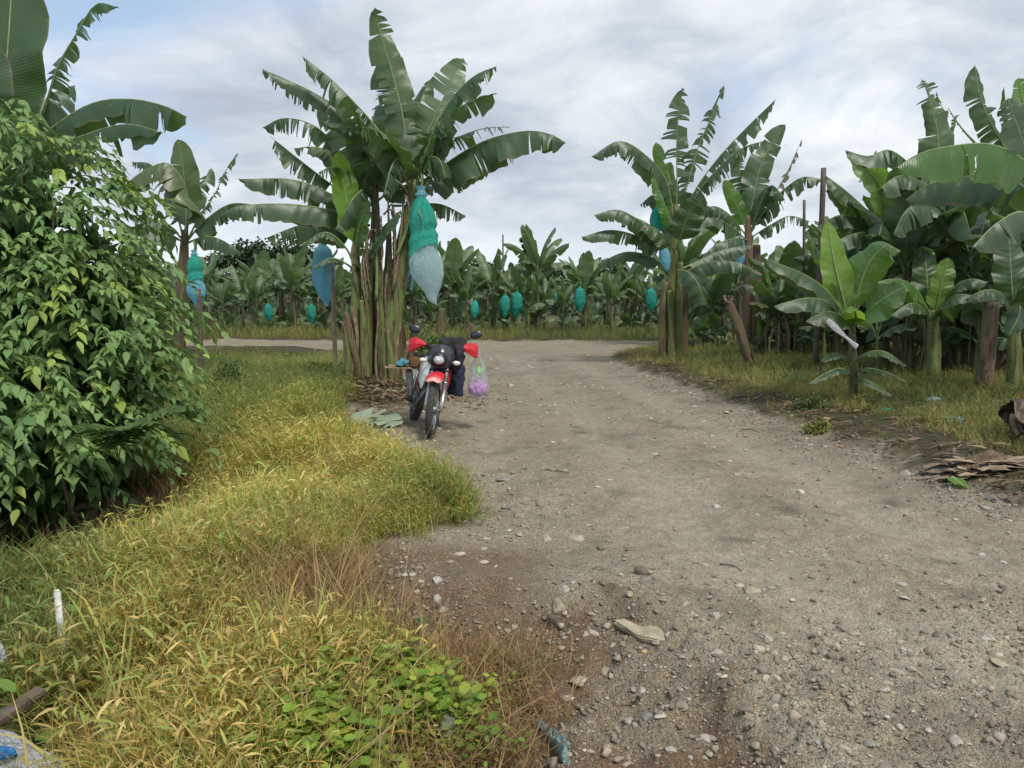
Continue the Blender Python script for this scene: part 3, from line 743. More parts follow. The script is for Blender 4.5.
def flush_stones():
    T = []
    for s in range(7):
        V, F = rock_geo(140 + s, 1.0, 2, .30); T.append((V, np.array(F), np.ones((len(V), 3))))
    x, y, rng = candidates(9000, -3, 9, 2.4, 26, 23, 1.5); _, sd, out, left, g = land(x, y)
    ok = (sd > .05) & (rng.random(len(x)) < .12 + .88 * sstep(fbm(x, y, .9, 29), .42, .62)) & (np.abs(x) < y * .8 + .5); x, y = x[ok], y[ok]; n = len(x)
    size = .008 + .045 * rng.random(n) ** 5; size *= np.interp(y, [2, 8, 24], [.75, 1.1, 1.8])
    tint = blend((.28, .24, .175), (.54, .50, .42), rng.random(n))
    o = scatter('bedded_stones', T, np.stack([x, y, land(x, y)[0] + size * .06], 1), rng.uniform(0, 6.28, n), size, tint, GRAV, seed=6); tag(o, kind='stuff')
flush_stones()

ROCKS = [  # photo x, y, size px, material, flatness, label
    (566, 592, 9, 'rock', .8, 'pale squarish stone standing just left of the flat slab'),
    (558, 608, 11, 'rock_tan', .9, 'tan rounded stone touching the grass clump at the gully rim'),
    (560, 626, 6, 'rock', .7, 'small pale stone below the tan rounded stone at the gully rim'),
    (546, 540, 11, 'rock_tan', .45, 'flat tan stone bedded in the dirt right of the bulging grass'),
    (577, 539, 12, 'rock_tan', .4, 'wider flat tan stone bedded beside another in the dirt'),
    (630, 595, 7, 'rock_tan', .5, 'small orange tan stone above the flat slab'),
    (642, 572, 12, 'rock_dark', .6, 'dark crumbly clod in the middle of the near track'),
    (597, 569, 8, 'rock_dark', .6, 'dark round clod left of the larger dark clod'),
    (600, 549, 6, 'rock_dark', .55, 'small dark clod above the pair of dark clods'),
    (714, 617, 8, 'rock', .85, 'white angular stone alone right of the flat slab'),
    (768, 641, 9, 'rock', .6, 'pale long stone on the gravel slope right of the white angular stone'),
    (753, 592, 9, 'rock_tan', .5, 'beige flat stone on the track above the white angular stone'),
    (580, 682, 14, 'rock_tan', .4, 'flat olive tan stone at the foot of the dry grass clump'),
    (606, 674, 11, 'rock_tan', .6, 'tan stone leaning beside the flat olive stone in the gully'),
    (568, 699, 9, 'rock', .5, 'pale flat stone low on the red earth beside the blue cloth'),
    (648, 720, 11, 'rock_grey', .75, 'large bluish grey stone at the bottom of the gully'),
    (629, 722, 8, 'rock', .7, 'pale stone left of the bluish grey stone in the gully'),
    (642, 691, 5, 'rock', .8, 'small bright stone alone on the red earth of the gully'),
    (670, 752, 9, 'rock', .7, 'pale rounded stone near the bottom edge below the grey stone'),
    (437, 581, 8, 'rock', .6, 'white stone uppermost of the pile at the grass edge'),
    (438, 600, 7, 'rock', .9, 'upright white stone in the middle of the pile at the grass edge'),
    (428, 607, 6, 'rock', .7, 'cream stone lower left in the pile at the grass edge'),
    (442, 616, 6, 'rock_tan', .6, 'tan stone lowest in the pile at the grass edge'),
    (405, 575, 5, 'rock', .6, 'small pale stone close to the grass left of the stone pile'),
    (717, 507, 8, 'rock', .35, 'flat pale stone in the middle of the track'),
    (510, 386, 4, 'rock', .7, 'lone white stone on the track behind the hanging shopping bag'),
    (503, 480, 7, 'rock_grey', .6, 'grey stone at the tip of the bulging grass'),
    (505, 508, 8, 'rock_grey', .6, 'grey stone with pale top against the bulging grass'),
    (868, 745, 9, 'rock_grey', .7, 'grey stone in the dark gravel at the lower right'),
    (820, 745, 8, 'rock', .6, 'pale oval stone at the bottom edge of the gravel slope'),
    (956, 742, 9, 'rock', .8, 'pale round stone in the lower right corner gravel'),
    (880, 735, 12, 'rock_dark', .7, 'dark lump in the gravel at the lower right'),
    (776, 655, 6, 'rock', .7, 'small pale stone on the gravel slope below the long stone'),
    (884, 690, 8, 'rock', .5, 'pale stone half buried in the right gravel slope'),
    (1000, 663, 13, 'rock_tan', .25, 'broad tan flat stone flush with the track at the right edge'),
    (905, 598, 8, 'rock', .3, 'pale flat stone flush with the smooth right side of the track'),
    (800, 492, 6, 'rock', .45, 'pale stone flush with the far half of the track'),
    (906, 475, 9, 'rock', .6, 'pale stone in the rubble along the right road edge'),
    (872, 452, 7, 'rock', .6, 'pale stone at the left end of the right edge rubble'),
    (992, 500, 9, 'rock_grey', .6, 'grey stone under the dry leaf heap at the right road edge'),
]
def solve(px, py):
    p = G(px, py)
    for _ in range(6): p = G(px, py, hz(p[0], p[1]))
    return p
for i, (px, py, r, m, fl, lab) in enumerate(ROCKS):
    p = solve(px, py); s = r * .80 * p[1] / FPX
    V, F = rock_geo(300 + i, s * 1.1, 3, fl, .5, (.42, .85))
    a = i * 1.7; c, sn = math.cos(a) * .4 + .6, math.sin(a) * .3
    o = mk('stone', V, F, M[m]); o.location = (p[0], p[1], p[2] + s * fl * .18); o.rotation_euler = (.2 * math.sin(i * 3), .2 * math.cos(i * 5), math.sin(i * 2.3) * .8)
    tag(o, lab, 'stone', 'loose stones on the dirt track')
# broken slab
p = solve(652, 624); bm = bmesh.new()
ol = [(-.19, .075), (-.13, .10), (-.05, .075), (.04, .06), (.12, .035), (.21, -.03), (.15, -.05), (.06, -.06), (-.03, -.045), (-.10, -.01), (-.15, .03)]
fv = bm.faces.new([bm.verts.new((x_, y_, .02 + .01 * math.sin(i * 2.2))) for i, (x_, y_) in enumerate(ol)]); e_ = bmesh.ops.extrude_face_region(bm, geom=[fv])
for v in e_['geom']:
    if isinstance(v, bmesh.types.BMVert): v.co.z -= .035; v.co.x *= .9; v.co.y *= .85
bmesh.ops.bevel(bm, geom=bm.edges[:], offset=.008, segments=2, affect='EDGES'); bmesh.ops.triangulate(bm, faces=bm.faces[:]); bmesh.ops.subdivide_edges(bm, edges=bm.edges[:], cuts=2, use_grid_fill=True); bmesh.ops.recalc_face_normals(bm, faces=bm.faces[:])
V = np.array([v.co[:] for v in bm.verts]); bm.verts.index_update(); F = [[v.index for v in f.verts] for f in bm.faces]; bm.free()
V[:, 2] += .02 * (fbm(V[:, 0], V[:, 1], 14, 3) - .5); o = mk('stone_slab', V, F, M['rock_tan'], smooth=False); q_ = p + np.array([.0, .07, 0]); o.location = (q_[0], q_[1], hz(q_[0], q_[1]) + .016); o.rotation_euler = (.16, .05, R(-10))
tag(o, 'long flat pale slab jutting from the gully rim', 'stone slab', 'loose stones on the dirt track')
# ------------------------------------------------------------------ banana leaves
def leaf_geo(ctrl, W, hint=(0, 0, 1), s0=.14, tatter=.3, fold=.35, curl=.5, grav=.3, seed=0, skew=.22, wl=1.0, wr=1.0, res=1.0, r0=.028, n=40, taper=.16):
    rng = np.random.default_rng(seed)
    Mi = catmull(ctrl, n); T = np.gradient(Mi, axis=0); T /= np.linalg.norm(T, axis=1)[:, None]
    h = np.asarray(hint, float)
    if h.ndim == 1: h = np.tile(h, (n, 1))
    else: h = np.stack([np.interp(np.linspace(0, 1, n), np.linspace(0, 1, len(h)), h[:, k]) for k in range(3)], 1)
    N = h - T * (T * h).sum(1)[:, None]; nl = np.linalg.norm(N, axis=1)[:, None]
    N = np.where(nl > .05, N / np.maximum(nl, .05), np.array([0, -1., 0])); B = np.cross(T, N)
    B /= np.linalg.norm(B, axis=1)[:, None] + 1e-9
    st = np.linspace(0, 1, n)
    at = lambda A, s: np.stack([np.interp(s, st, A[:, k]) for k in range(3)], -1)
    L = np.linalg.norm(np.diff(Mi, axis=0), axis=1).sum()
    prof = lambda t: np.clip(t / .10, 0.02, 1) ** .55 * np.clip(1 - t ** 5, 0.001, 1) ** .6 * (1 - taper * t)
    VV, FF, UV, nb = [], [], [], 0
    for side, ws in ((1, wr), (-1, wl)):
        comb = tatter > .78; k = int(tatter * (32 if comb else 20) * rng.uniform(.75, 1.25) + .3 * rng.random())
        if k > 0:
            cl = rng.uniform(.1, .95, max(1, k // 4)); cuts = np.where(rng.random(k) < (.5 if comb else .65), rng.choice(cl, k) + rng.normal(0, .06, k), rng.uniform(.04, .97, k))
            cuts = np.sort(cuts[(cuts > .04) & (cuts < .975)]); cuts = cuts[np.r_[True, np.diff(cuts) > .008]] if len(cuts) else cuts
        else: cuts = np.array([])
        ed = np.r_[0, cuts, 1.0]; bend = rng.normal(0, .25)
        for a, b in zip(ed[:-1], ed[1:]):
            wdt = b - a; narrow = np.clip(.10 / wdt, 0, 1.6)
            dr = rng.normal(0, .2 + .6 * tatter) * min(1, .4 + .4 * narrow); g = np.clip(grav * rng.uniform(.5, 1.4) + .10 * narrow * tatter, 0, .92)
            lf = 1 - rng.random() ** 2.5 * (.25 + .4 * tatter) * (k > 0); gap = min(.6, (.006 + .026 * tatter * rng.random()) / wdt * 1.4) if k else 0
            if comb and wdt < .08: gap = rng.uniform(.1, .8)
            if k and wdt < .12 and rng.random() < .28 * tatter: continue
            nt_ = max(2, int(math.ceil(wdt / (.034 / res)))); nu = max(4, int(6 * res))
            ts = np.linspace(a, b, nt_ + 1); us = np.linspace(0, 1, nu + 1); mid = (a + b) / 2
            w = W * ws * prof(ts) * lf
            pos = at(Mi, s0 + (1 - s0) * ts); cur = pos.copy()
            grid = [cur.copy()]
            for j in range(nu):
                u = (us[j] + us[j + 1]) / 2
                ang = fold + (curl + dr + bend * .3) * u + .12 * np.sin(ts * 21 + seed)
                tsu = np.clip(ts + (mid - ts) * gap * u * 1.2, 0, 1); s = s0 + (1 - s0) * tsu
                t_, n_, b_ = at(T, s), at(N, s), at(B, s)
                d = side * np.cos(ang)[:, None] * b_ - np.sin(ang)[:, None] * n_ + skew * (.3 + u) * t_
                gu = g * min(1, .25 + u); d = d * (1 - gu) + np.array([0, 0, -1.]) * gu
                d /= np.linalg.norm(d, axis=1)[:, None] + 1e-9
                cur = cur + d * (w / nu)[:, None]
                q = cur + (at(Mi, s) - pos) + n_ * (.010 * np.sin(ts * 55 + seed * 1.3 + 3 * u) * u * (1 + tatter))[:, None]
                grid.append(q)
            Gd = np.stack(grid, 1); nt1, nu1 = Gd.shape[:2]
            VV.append(Gd.reshape(-1, 3)); UV.append(np.stack(np.broadcast_arrays(ts[:, None], us[None]), -1).reshape(-1, 2))
            i = (np.arange(nt1 - 1)[:, None] * nu1 + np.arange(nu1 - 1)[None]).ravel() + nb
            q = np.stack([i, i + nu1, i + nu1 + 1, i + 1], 1)
            FF.append(q[:, ::-1] if side > 0 else q); nb += nt1 * nu1
    m = catmull(ctrl, 22); N2 = at(N, np.linspace(0, 1, 22)); rr = np.interp(np.linspace(0, 1, 22), [0, .15, 1], [r0, r0 * .75, .004])
    rib = tube(m - N2 * (rr * .55)[:, None], rr, 7)
    return np.concatenate(VV), np.concatenate(FF), np.concatenate(UV), rib

def add_leaf(root, ctrl, W, mat='leaf', rib='rib', off=(0, 0, 0), sub=True, name='leaf', **kw):
    V, F, uv, (rv, rf) = leaf_geo(ctrl, W, **kw)
    if sub:
        o = mk(name, V, F, M[mat], root, uv=uv, off=off); mk('midrib', rv, rf, M[rib], o, off=off)
    else:
        k = len(V); uvall = np.concatenate([uv, np.zeros((len(rv), 2))])
        fl = F.tolist() + [[i + k for i in f] for f in rf]
        o = mk(name, np.concatenate([V, rv]), fl, [M[mat], M[rib]], root, uv=uvall, midx=[0] * len(F) + [1] * len(rf), off=off)
    return o

HINT = {'up': (0, -.15, 1), 'cam': (0, -1, .25), 'away': (0, 1, .25), 'l': (-1, -.3, .2), 'r': (1, -.3, .2), 'upc': (0, -.8, .8), 'lc': (-.7, -.8, .3), 'rc': (.7, -.8, .3)}
def traced(root, base, d, specs, sub=True, s_scale=1.0, seed0=0):
    """leaves laid along midribs read from the photograph; each control point carries its own distance offset"""
    for i, sp in enumerate(specs):
        pts, W, kw = sp; kw = dict(kw); kw['hint'] = HINT.get(kw.get('hint', 'up'), kw.get('hint'))
        if sp[2].get('hint', 'up') == 'up' and W > .2 and kw.get('mat', 'leaf') != 'leaf_dead': kw['fold'] = kw.get('fold', .35) + .28; kw['grav'] = min(.7, kw.get('grav', .3) * 1.25); W = W * 1.1
        ctrl = [P(q[0], q[1], d + (q[2] if len(q) > 2 else 0)) for q in pts]
        kw.setdefault('seed', seed0 + i * 7 + 3)
        add_leaf(root, ctrl, W * (1.2 if W > .2 else 1.05), off=base, sub=sub, **kw)

def pseudostem(root, pts, rad, mat='stem', off=(0, 0, 0), seed=0, k=16, name='pseudostem'):
    rng = np.random.default_rng(seed)
    m = catmull(pts, 26); V, F = tube(m, rad, k)
    n = len(m); a = np.tile(np.arange(k), n); hgt = np.repeat(np.arange(n), k)
    c = np.repeat(m, k, 0); f = 1 + .10 * np.sin(a * 2 * PI / k * 3 + hgt * .25 + seed) + .10 * (fbm(a * .9 + seed, hgt * .5, 1.0, seed % 30) - .5) + .05 * rng.normal(size=len(a)) * .5
    V[:n * k] = c + (V[:n * k] - c) * f[:, None]
    return mk(name, V, F, M[mat], root, off=off)

def dead_leaf(root, top, out, length, W=.16, off=(0, 0, 0), seed=0, sub=False, mat='leaf_dead'):
    """a withered leaf hanging down against the stem"""
    top = np.asarray(top, float); out = np.asarray(out, float) / np.linalg.norm(out)
    ctrl = [top, top + out * .22 + [0, 0, .08], top + out * .36 + [0, 0, -.25 * length], top + out * .30 + [0, 0, -.7 * length], top + out * .22 + [0, 0, -length]]
    V, F, uv, (rv, rf) = leaf_geo(ctrl, W, hint=tuple(out + [0, 0, .4]), tatter=.7, fold=1.0, curl=.7, grav=.5, seed=seed, res=.7, r0=.018)
    k = len(V); fl = F.tolist() + [[i + k for i in f] for f in rf]
    return mk('dead_leaf', np.concatenate([V, rv]), fl, [M[mat], M['straw']], root, uv=np.concatenate([uv, np.zeros((len(rv), 2))]), midx=[0] * len(F) + [1] * len(rf), off=off)

def sheath_strip(root, p, h, wid, a, off=(0, 0, 0), seed=0, mat='sheath'):
    """dry sheath peeling from a stem"""
    rng = np.random.default_rng(seed); s = np.linspace(0, 1, 9); d = np.array([math.cos(a), math.sin(a), 0]); t = np.array([-d[1], d[0], 0])
    pk = rng.uniform(.01, .05); V = []; u = np.linspace(-1, 1, 5)
    for q in s:
        c = np.asarray(p) + np.array([0, 0, h * q]) + d * (.03 + pk * q ** 2 * 2) + t * .04 * math.sin(q * 5 + seed)
        for x in u: V.append(c + t * x * wid * (1 - .55 * q) - d * .05 * x * x + d * .012 * math.sin(9 * x + 4 * q + seed))
    F = [[i * 5 + j, i * 5 + j + 1, (i + 1) * 5 + j + 1, (i + 1) * 5 + j] for i in range(8) for j in range(4)]
    return mk('dry_sheath', V, F, M[mat], root, off=off)

# a plant grown by rule: used for copies in the rows and for filling the stands at the right
def grown(root, H=2.4, r=.11, nleaf=9, LL=2.0, W=.36, seed=0, mat='leaf', sub=False, res=.7, dead=3, lean=(0, 0), tat=(.2, .8), stem='stem', open_=1.0, az0=None, suckers=1):
    rng = np.random.default_rng(seed)
    top = np.array([lean[0], lean[1], H]); s = [[0, 0, -.15], [lean[0] * .3, lean[1] * .3, H * .5], top, top + [0, 0, .45]]
    pseudostem(root, s, [r * 1.15, r, r * .75, r * .35], stem, seed=seed, k=12)
    crown_leaves(root, top, nleaf, LL, W, seed, rng, mat, sub, res, tat, open_, az0)
    for j in range(dead):
        az = rng.uniform(0, 6.28); dead_leaf(root, top * np.array([1, 1, rng.uniform(.75, .98)]), (math.cos(az), math.sin(az), 0), rng.uniform(.8, 1.5), .10, seed=seed * 3 + j)
    for j in range(suckers):                                         # followers at the foot
        az = rng.uniform(0, 6.28); q = np.array([math.cos(az), math.sin(az), 0]) * rng.uniform(.35, .7); h = H * rng.uniform(.2, .5)
        pseudostem(root, [q - [0, 0, .1], q * 1.05 + [0, 0, h * .5], q * 1.1 + [0, 0, h]], [r * .5, r * .45, r * .2], 'stem_green', seed=seed + 50 + j, k=9)
        crown_leaves(root, q * 1.1 + [0, 0, h * .85], 5, LL * .62, W * .75, seed + 60 + j, rng, mat, sub, res, (0, .2), 1.0, None)

def crown_leaves(root, top, nleaf, LL, W, seed, rng, mat='leaf', sub=False, res=.7, tat=(.2, .8), open_=1.0, az0=None, f0=0.0, young=True, tb=.25):
    a = rng.uniform(0, 6.28) if az0 is None else az0
    for i in range(nleaf):
        f = f0 + (1 - f0) * i / max(1, nleaf - 1)                                   # 0 youngest .. 1 oldest
        az = a + i * 2.4 + rng.normal(0, .25); o = np.array([math.cos(az), math.sin(az), 0])
        l = LL * (.75 + .35 * math.sin(PI * min(1, f + .25))) * rng.uniform(.85, 1.12)
        th0 = (.08 + .62 * f + rng.uniform(0, .2)) * open_; th1 = (.45 + 1.95 * f ** .75 + rng.uniform(-.25, .3)) * open_
        ss = np.linspace(0, 1, 7); th = th0 + (th1 - th0) * ss ** 1.3
        st = l / 6
        xx = np.r_[0, np.cumsum(np.sin(th[:-1]) * st)]; zz_ = np.r_[0, np.cumsum(np.cos(th[:-1]) * st)]
        sw = rng.normal(0, .12); side = np.array([-o[1], o[0], 0])
        ctrl = top + np.outer(xx, o) + np.outer(zz_, [0, 0, 1]) + np.outer(sw * l * ss ** 2, side) + [0, 0, .1 - .25 * f]
        hint = o * -.6 + np.array([0, 0, 1]) + rng.normal(0, .25, 3)
        t = rng.uniform(*tat) * (tb + (1 - tb) * f) if (i or not young) else .05
        m = mat if (i > 0 or not young) else ('leaf_young' if mat != 'leaf_far' else 'leaf_far')
        add_leaf(root, ctrl, W * rng.uniform(.9, 1.2) * (1 if i else .75), m, sub=sub, hint=tuple(hint), tatter=t, fold=rng.uniform(-.1, .3) + .3 * f, curl=.3 + .45 * f, grav=.06 + .26 * f, seed=seed * 31 + i, res=res)

# ------------------------------------------------------------------ fruit bags
def film(name, prof, mat, c, parent=None, seed=0, sway=(0, 0), open_end=True, wr=.08, flat=.75, hem=.05):
    """sleeve of thin film from a list of (height, radius)"""
    prof = np.array(prof); m = 26; k = 26
    z = np.linspace(prof[0, 0], prof[-1, 0], m); o = np.argsort(prof[:, 0]); r = np.interp(z, prof[o, 0], prof[o, 1])
    a = np.linspace(0, 2 * PI, k, endpoint=False); V = []
    zt = prof[0, 0]; hh = abs(prof[-1, 0] - prof[0, 0]) + 1e-6
    for i in range(m):
        q = (zt - z[i]) / hh
        f = 1 + wr * np.sin(a * 5 + seed + q * 6) + wr * .9 * np.sin(a * 9 - seed * 2 + q * 13) + wr * 1.2 * (fbm(np.cos(a) * 2 + seed, z[i] * 4 + np.sin(a) * 2, 1.5, seed % 20) - .5) * 2
        V.append(np.stack([c[0] + sway[0] * q ** 1.5 + r[i] * f * np.cos(a), c[1] + sway[1] * q ** 1.5 + flat * r[i] * f * np.sin(a), np.full(k, z[i] + c[2]) + hem * hh * np.sin(a + seed * 2.1) * q ** 2.5], 1))
    V = np.concatenate(V); F = [[i * k + j, (i + 1) * k + j, (i + 1) * k + (j + 1) % k, i * k + (j + 1) % k] for i in range(m - 1) for j in range(k)]
    return mk(name, V, F, M[mat], parent)

def fruit_bag(p, L, Rr, label, two=True, up='bag_green', low='bag_pale', sway=(0, 0), seed=0, tail=.25, group='fruit bags hung on the banana plants'):
    t = thing('fruit_bag', p, label, 'fruit bag', group)
    if two:
        film('neck', [(0, Rr * .30), (-.04 * L, Rr * .22), (-.075 * L, Rr * .38), (-.10 * L, Rr * .25)], 'bag_blue', (0, 0, 0), t, seed)
        film('upper_sleeve', [(-.085 * L, Rr * .22), (-.13 * L, Rr * .42), (-.19 * L, Rr * .66), (-.26 * L, Rr * .80), (-.33 * L, Rr * .82), (-.40 * L, Rr * .68), (-.46 * L, Rr * .84), (-.52 * L, Rr * .82), (-.57 * L, Rr * .9)], up, (0, 0, 0), t, seed + 1, (sway[0] * .2, sway[1] * .2), wr=.07, hem=.16)
        film('lower_sleeve', [(-.34 * L, Rr * .45), (-.44 * L, Rr * .58), (-.54 * L, Rr * .72), (-.66 * L, Rr), (-.76 * L, Rr * .98), (-.86 * L, Rr * .72), (-.94 * L, Rr * .36), (-L, Rr * tail)], low, (sway[0] * .08, sway[1] * .08, 0), t, seed + 2, sway, wr=.05)
    else:
        film('sleeve', [(0, Rr * .3), (-.06 * L, Rr * .25), (-.16 * L, Rr * .75), (-.30 * L, Rr * .92), (-.45 * L, Rr), (-.68 * L, Rr * .96), (-.85 * L, Rr * .62), (-.93 * L, Rr * .5), (-L, Rr * tail)], up, (0, 0, 0), t, seed, sway, wr=.10)
    b = MB()                                                       # hands of green fruit filling the sleeve, and the stalk it hangs from
    for i in range(4):
        for j in range(8):
            a = j * PI / 4 + i * .4; q = .2 + .085 * i; rr = Rr * .38 * math.sin(PI * (.18 + .17 * i))
            b.ell((rr * math.cos(a) + sway[0] * q ** 1.5, .75 * rr * math.sin(a) + sway[1] * q ** 1.5, -q * L), (Rr * .13, Rr * .13, L * .055), None, 8, 6)
    b.tube([(0, 0, .22), (.02, .02, .08), (0, 0, -.05), (sway[0] * .3, sway[1] * .3, -.6 * L)], .025, 6)
    b.build('fruit_bunch', M['fruit'], t)
    return t
M['fruit'] = plain('green_fruit', (.10, .16, .04), .5, var=.2)

def plant_root(name, px, py, d, label, group=None, cat='banana plant', z=None):
    p = P(px, py, d)
    if z is None: p[2] = hz(p[0], p[1])
    return thing(name, p, label, cat, group), p
NEAR = 'banana plants around the track'

# ------------------------------------------------------------------ the tall clump behind the motorcycle
D = 14.0
root, B0 = plant_root('banana_clump', 376, 376, D, 'tallest banana clump with many brown and green stems just behind the motorcycle', NEAR)
def stem_px(root, base, d, pts, rpx, mat, seed, dz=0):
    q = [P(x, y, d + dz) for x, y in pts]; q[0][2] -= .12
    return pseudostem(root, q, [r * d / FPX for r in rpx], mat, off=base, seed=seed)
stem_px(root, B0, D, [(386, 379), (393, 320), (403, 250), (412, 198), (417, 180)], [10.5, 9.5, 8.5, 7, 3.5], 'stem_green', 1, -.15)
stem_px(root, B0, D, [(371, 377), (372, 310), (375, 240), (375, 185)], [7.5, 7, 6, 3], 'stem', 2, .25)
for k_, (xa, xb, yb, r_, m_) in enumerate([(349, 343, 322, 3.5, 'stem'), (383, 379, 262, 4.5, 'stem_green'), (368, 366, 250, 4.5, 'stem_green'), (396, 399, 262, 4.2, 'stem_green'), (407, 414, 318, 3, 'stem_brown')]): stem_px(root, B0, D, [(xa, 376), ((xa + xb) / 2 + 1, (376 + yb) / 2), (xb, yb)], [r_ * 1.1, r_, r_ * .5], m_, 120 + k_, -.3 + .12 * k_)
stem_px(root, B0, D, [(357, 369), (356, 320), (356, 262), (357, 245)], [7, 6, 5, 3], 'stem_green', 3, -.1)
stem_px(root, B0, D, [(362, 373), (352, 340), (346, 312)], [5.5, 5, 2.5], 'stem_brown', 4, -.25)
stem_px(root, B0, D, [(379, 375), (386, 310), (389, 232)], [5.5, 5, 2], 'stem_brown', 5, .05)
stem_px(root, B0, D, [(402, 373), (400, 330), (397, 290)], [5.5, 5, 2.5], 'stem_brown', 6, .3)
stem_px(root, B0, D, [(366, 376), (364, 330), (361, 300)], [5, 4.5, 2], 'stem', 7, -.3)
stem_px(root, B0, D, [(394, 378), (390, 350), (388, 330)], [4.5, 4, 2], 'stem_green', 8, -.35)
rx = np.random.default_rng(14)
for i in range(9):                                                  # old leaf stalks fanning up between the stems
    xb = rx.uniform(366, 396); xt = xb + (xb - 381) * rx.uniform(.3, 1.3) + rx.normal(0, 5); yb = rx.uniform(255, 310); yt = rx.uniform(195, 245); dz = rx.uniform(-.45, .1)
    mb = MB(); mb.tube(catmull([P(xb, yb, D + dz), P((xb + xt) / 2 + 1, (yb + yt) / 2, D + dz - .05), P(xt, yt, D + dz - .1), P(xt + (xt - xb) * .5, yt + rx.uniform(-4, 18), D + dz - .3)], 12), [.035, .028, .02, .008], 7); mb.build('leaf_stalk', M['rib'] if i % 3 else M['sheath'], root, off=B0)
for i, (x, y, h, w_, a) in enumerate([(352, 378, .8, .07, 3.6), (366, 380, 1.2, .06, 4.4), (384, 381, .9, .07, 5.0), (398, 378, 1.0, .07, 5.8), (378, 381, 1.6, .05, 4.6), (358, 378, 1.3, .05, 4.0), (404, 376, .6, .08, .2), (388, 381, 1.9, .05, 5.2)]):
    p = P(x, y, D - .25); p[2] = B0[2]; sheath_strip(root, p, h, w_ * .6, a, B0, i)
for i, (x, y, l, dx) in enumerate([(384, 215, 1.3, .5), (378, 235, 1.1, -.3), (390, 225, 1.5, .2), (368, 240, 1.0, -.6), (394, 250, .9, .7), (372, 215, 1.6, -.2), (381, 222, 1.4, .1), (388, 210, 1.0, .3), (376, 250, 1.2, -.4), (400, 235, 1.1, .6)]):
    dead_leaf(root, P(x, y, D - .1), (dx, -.5, 0), l, .11, B0, 40 + i)
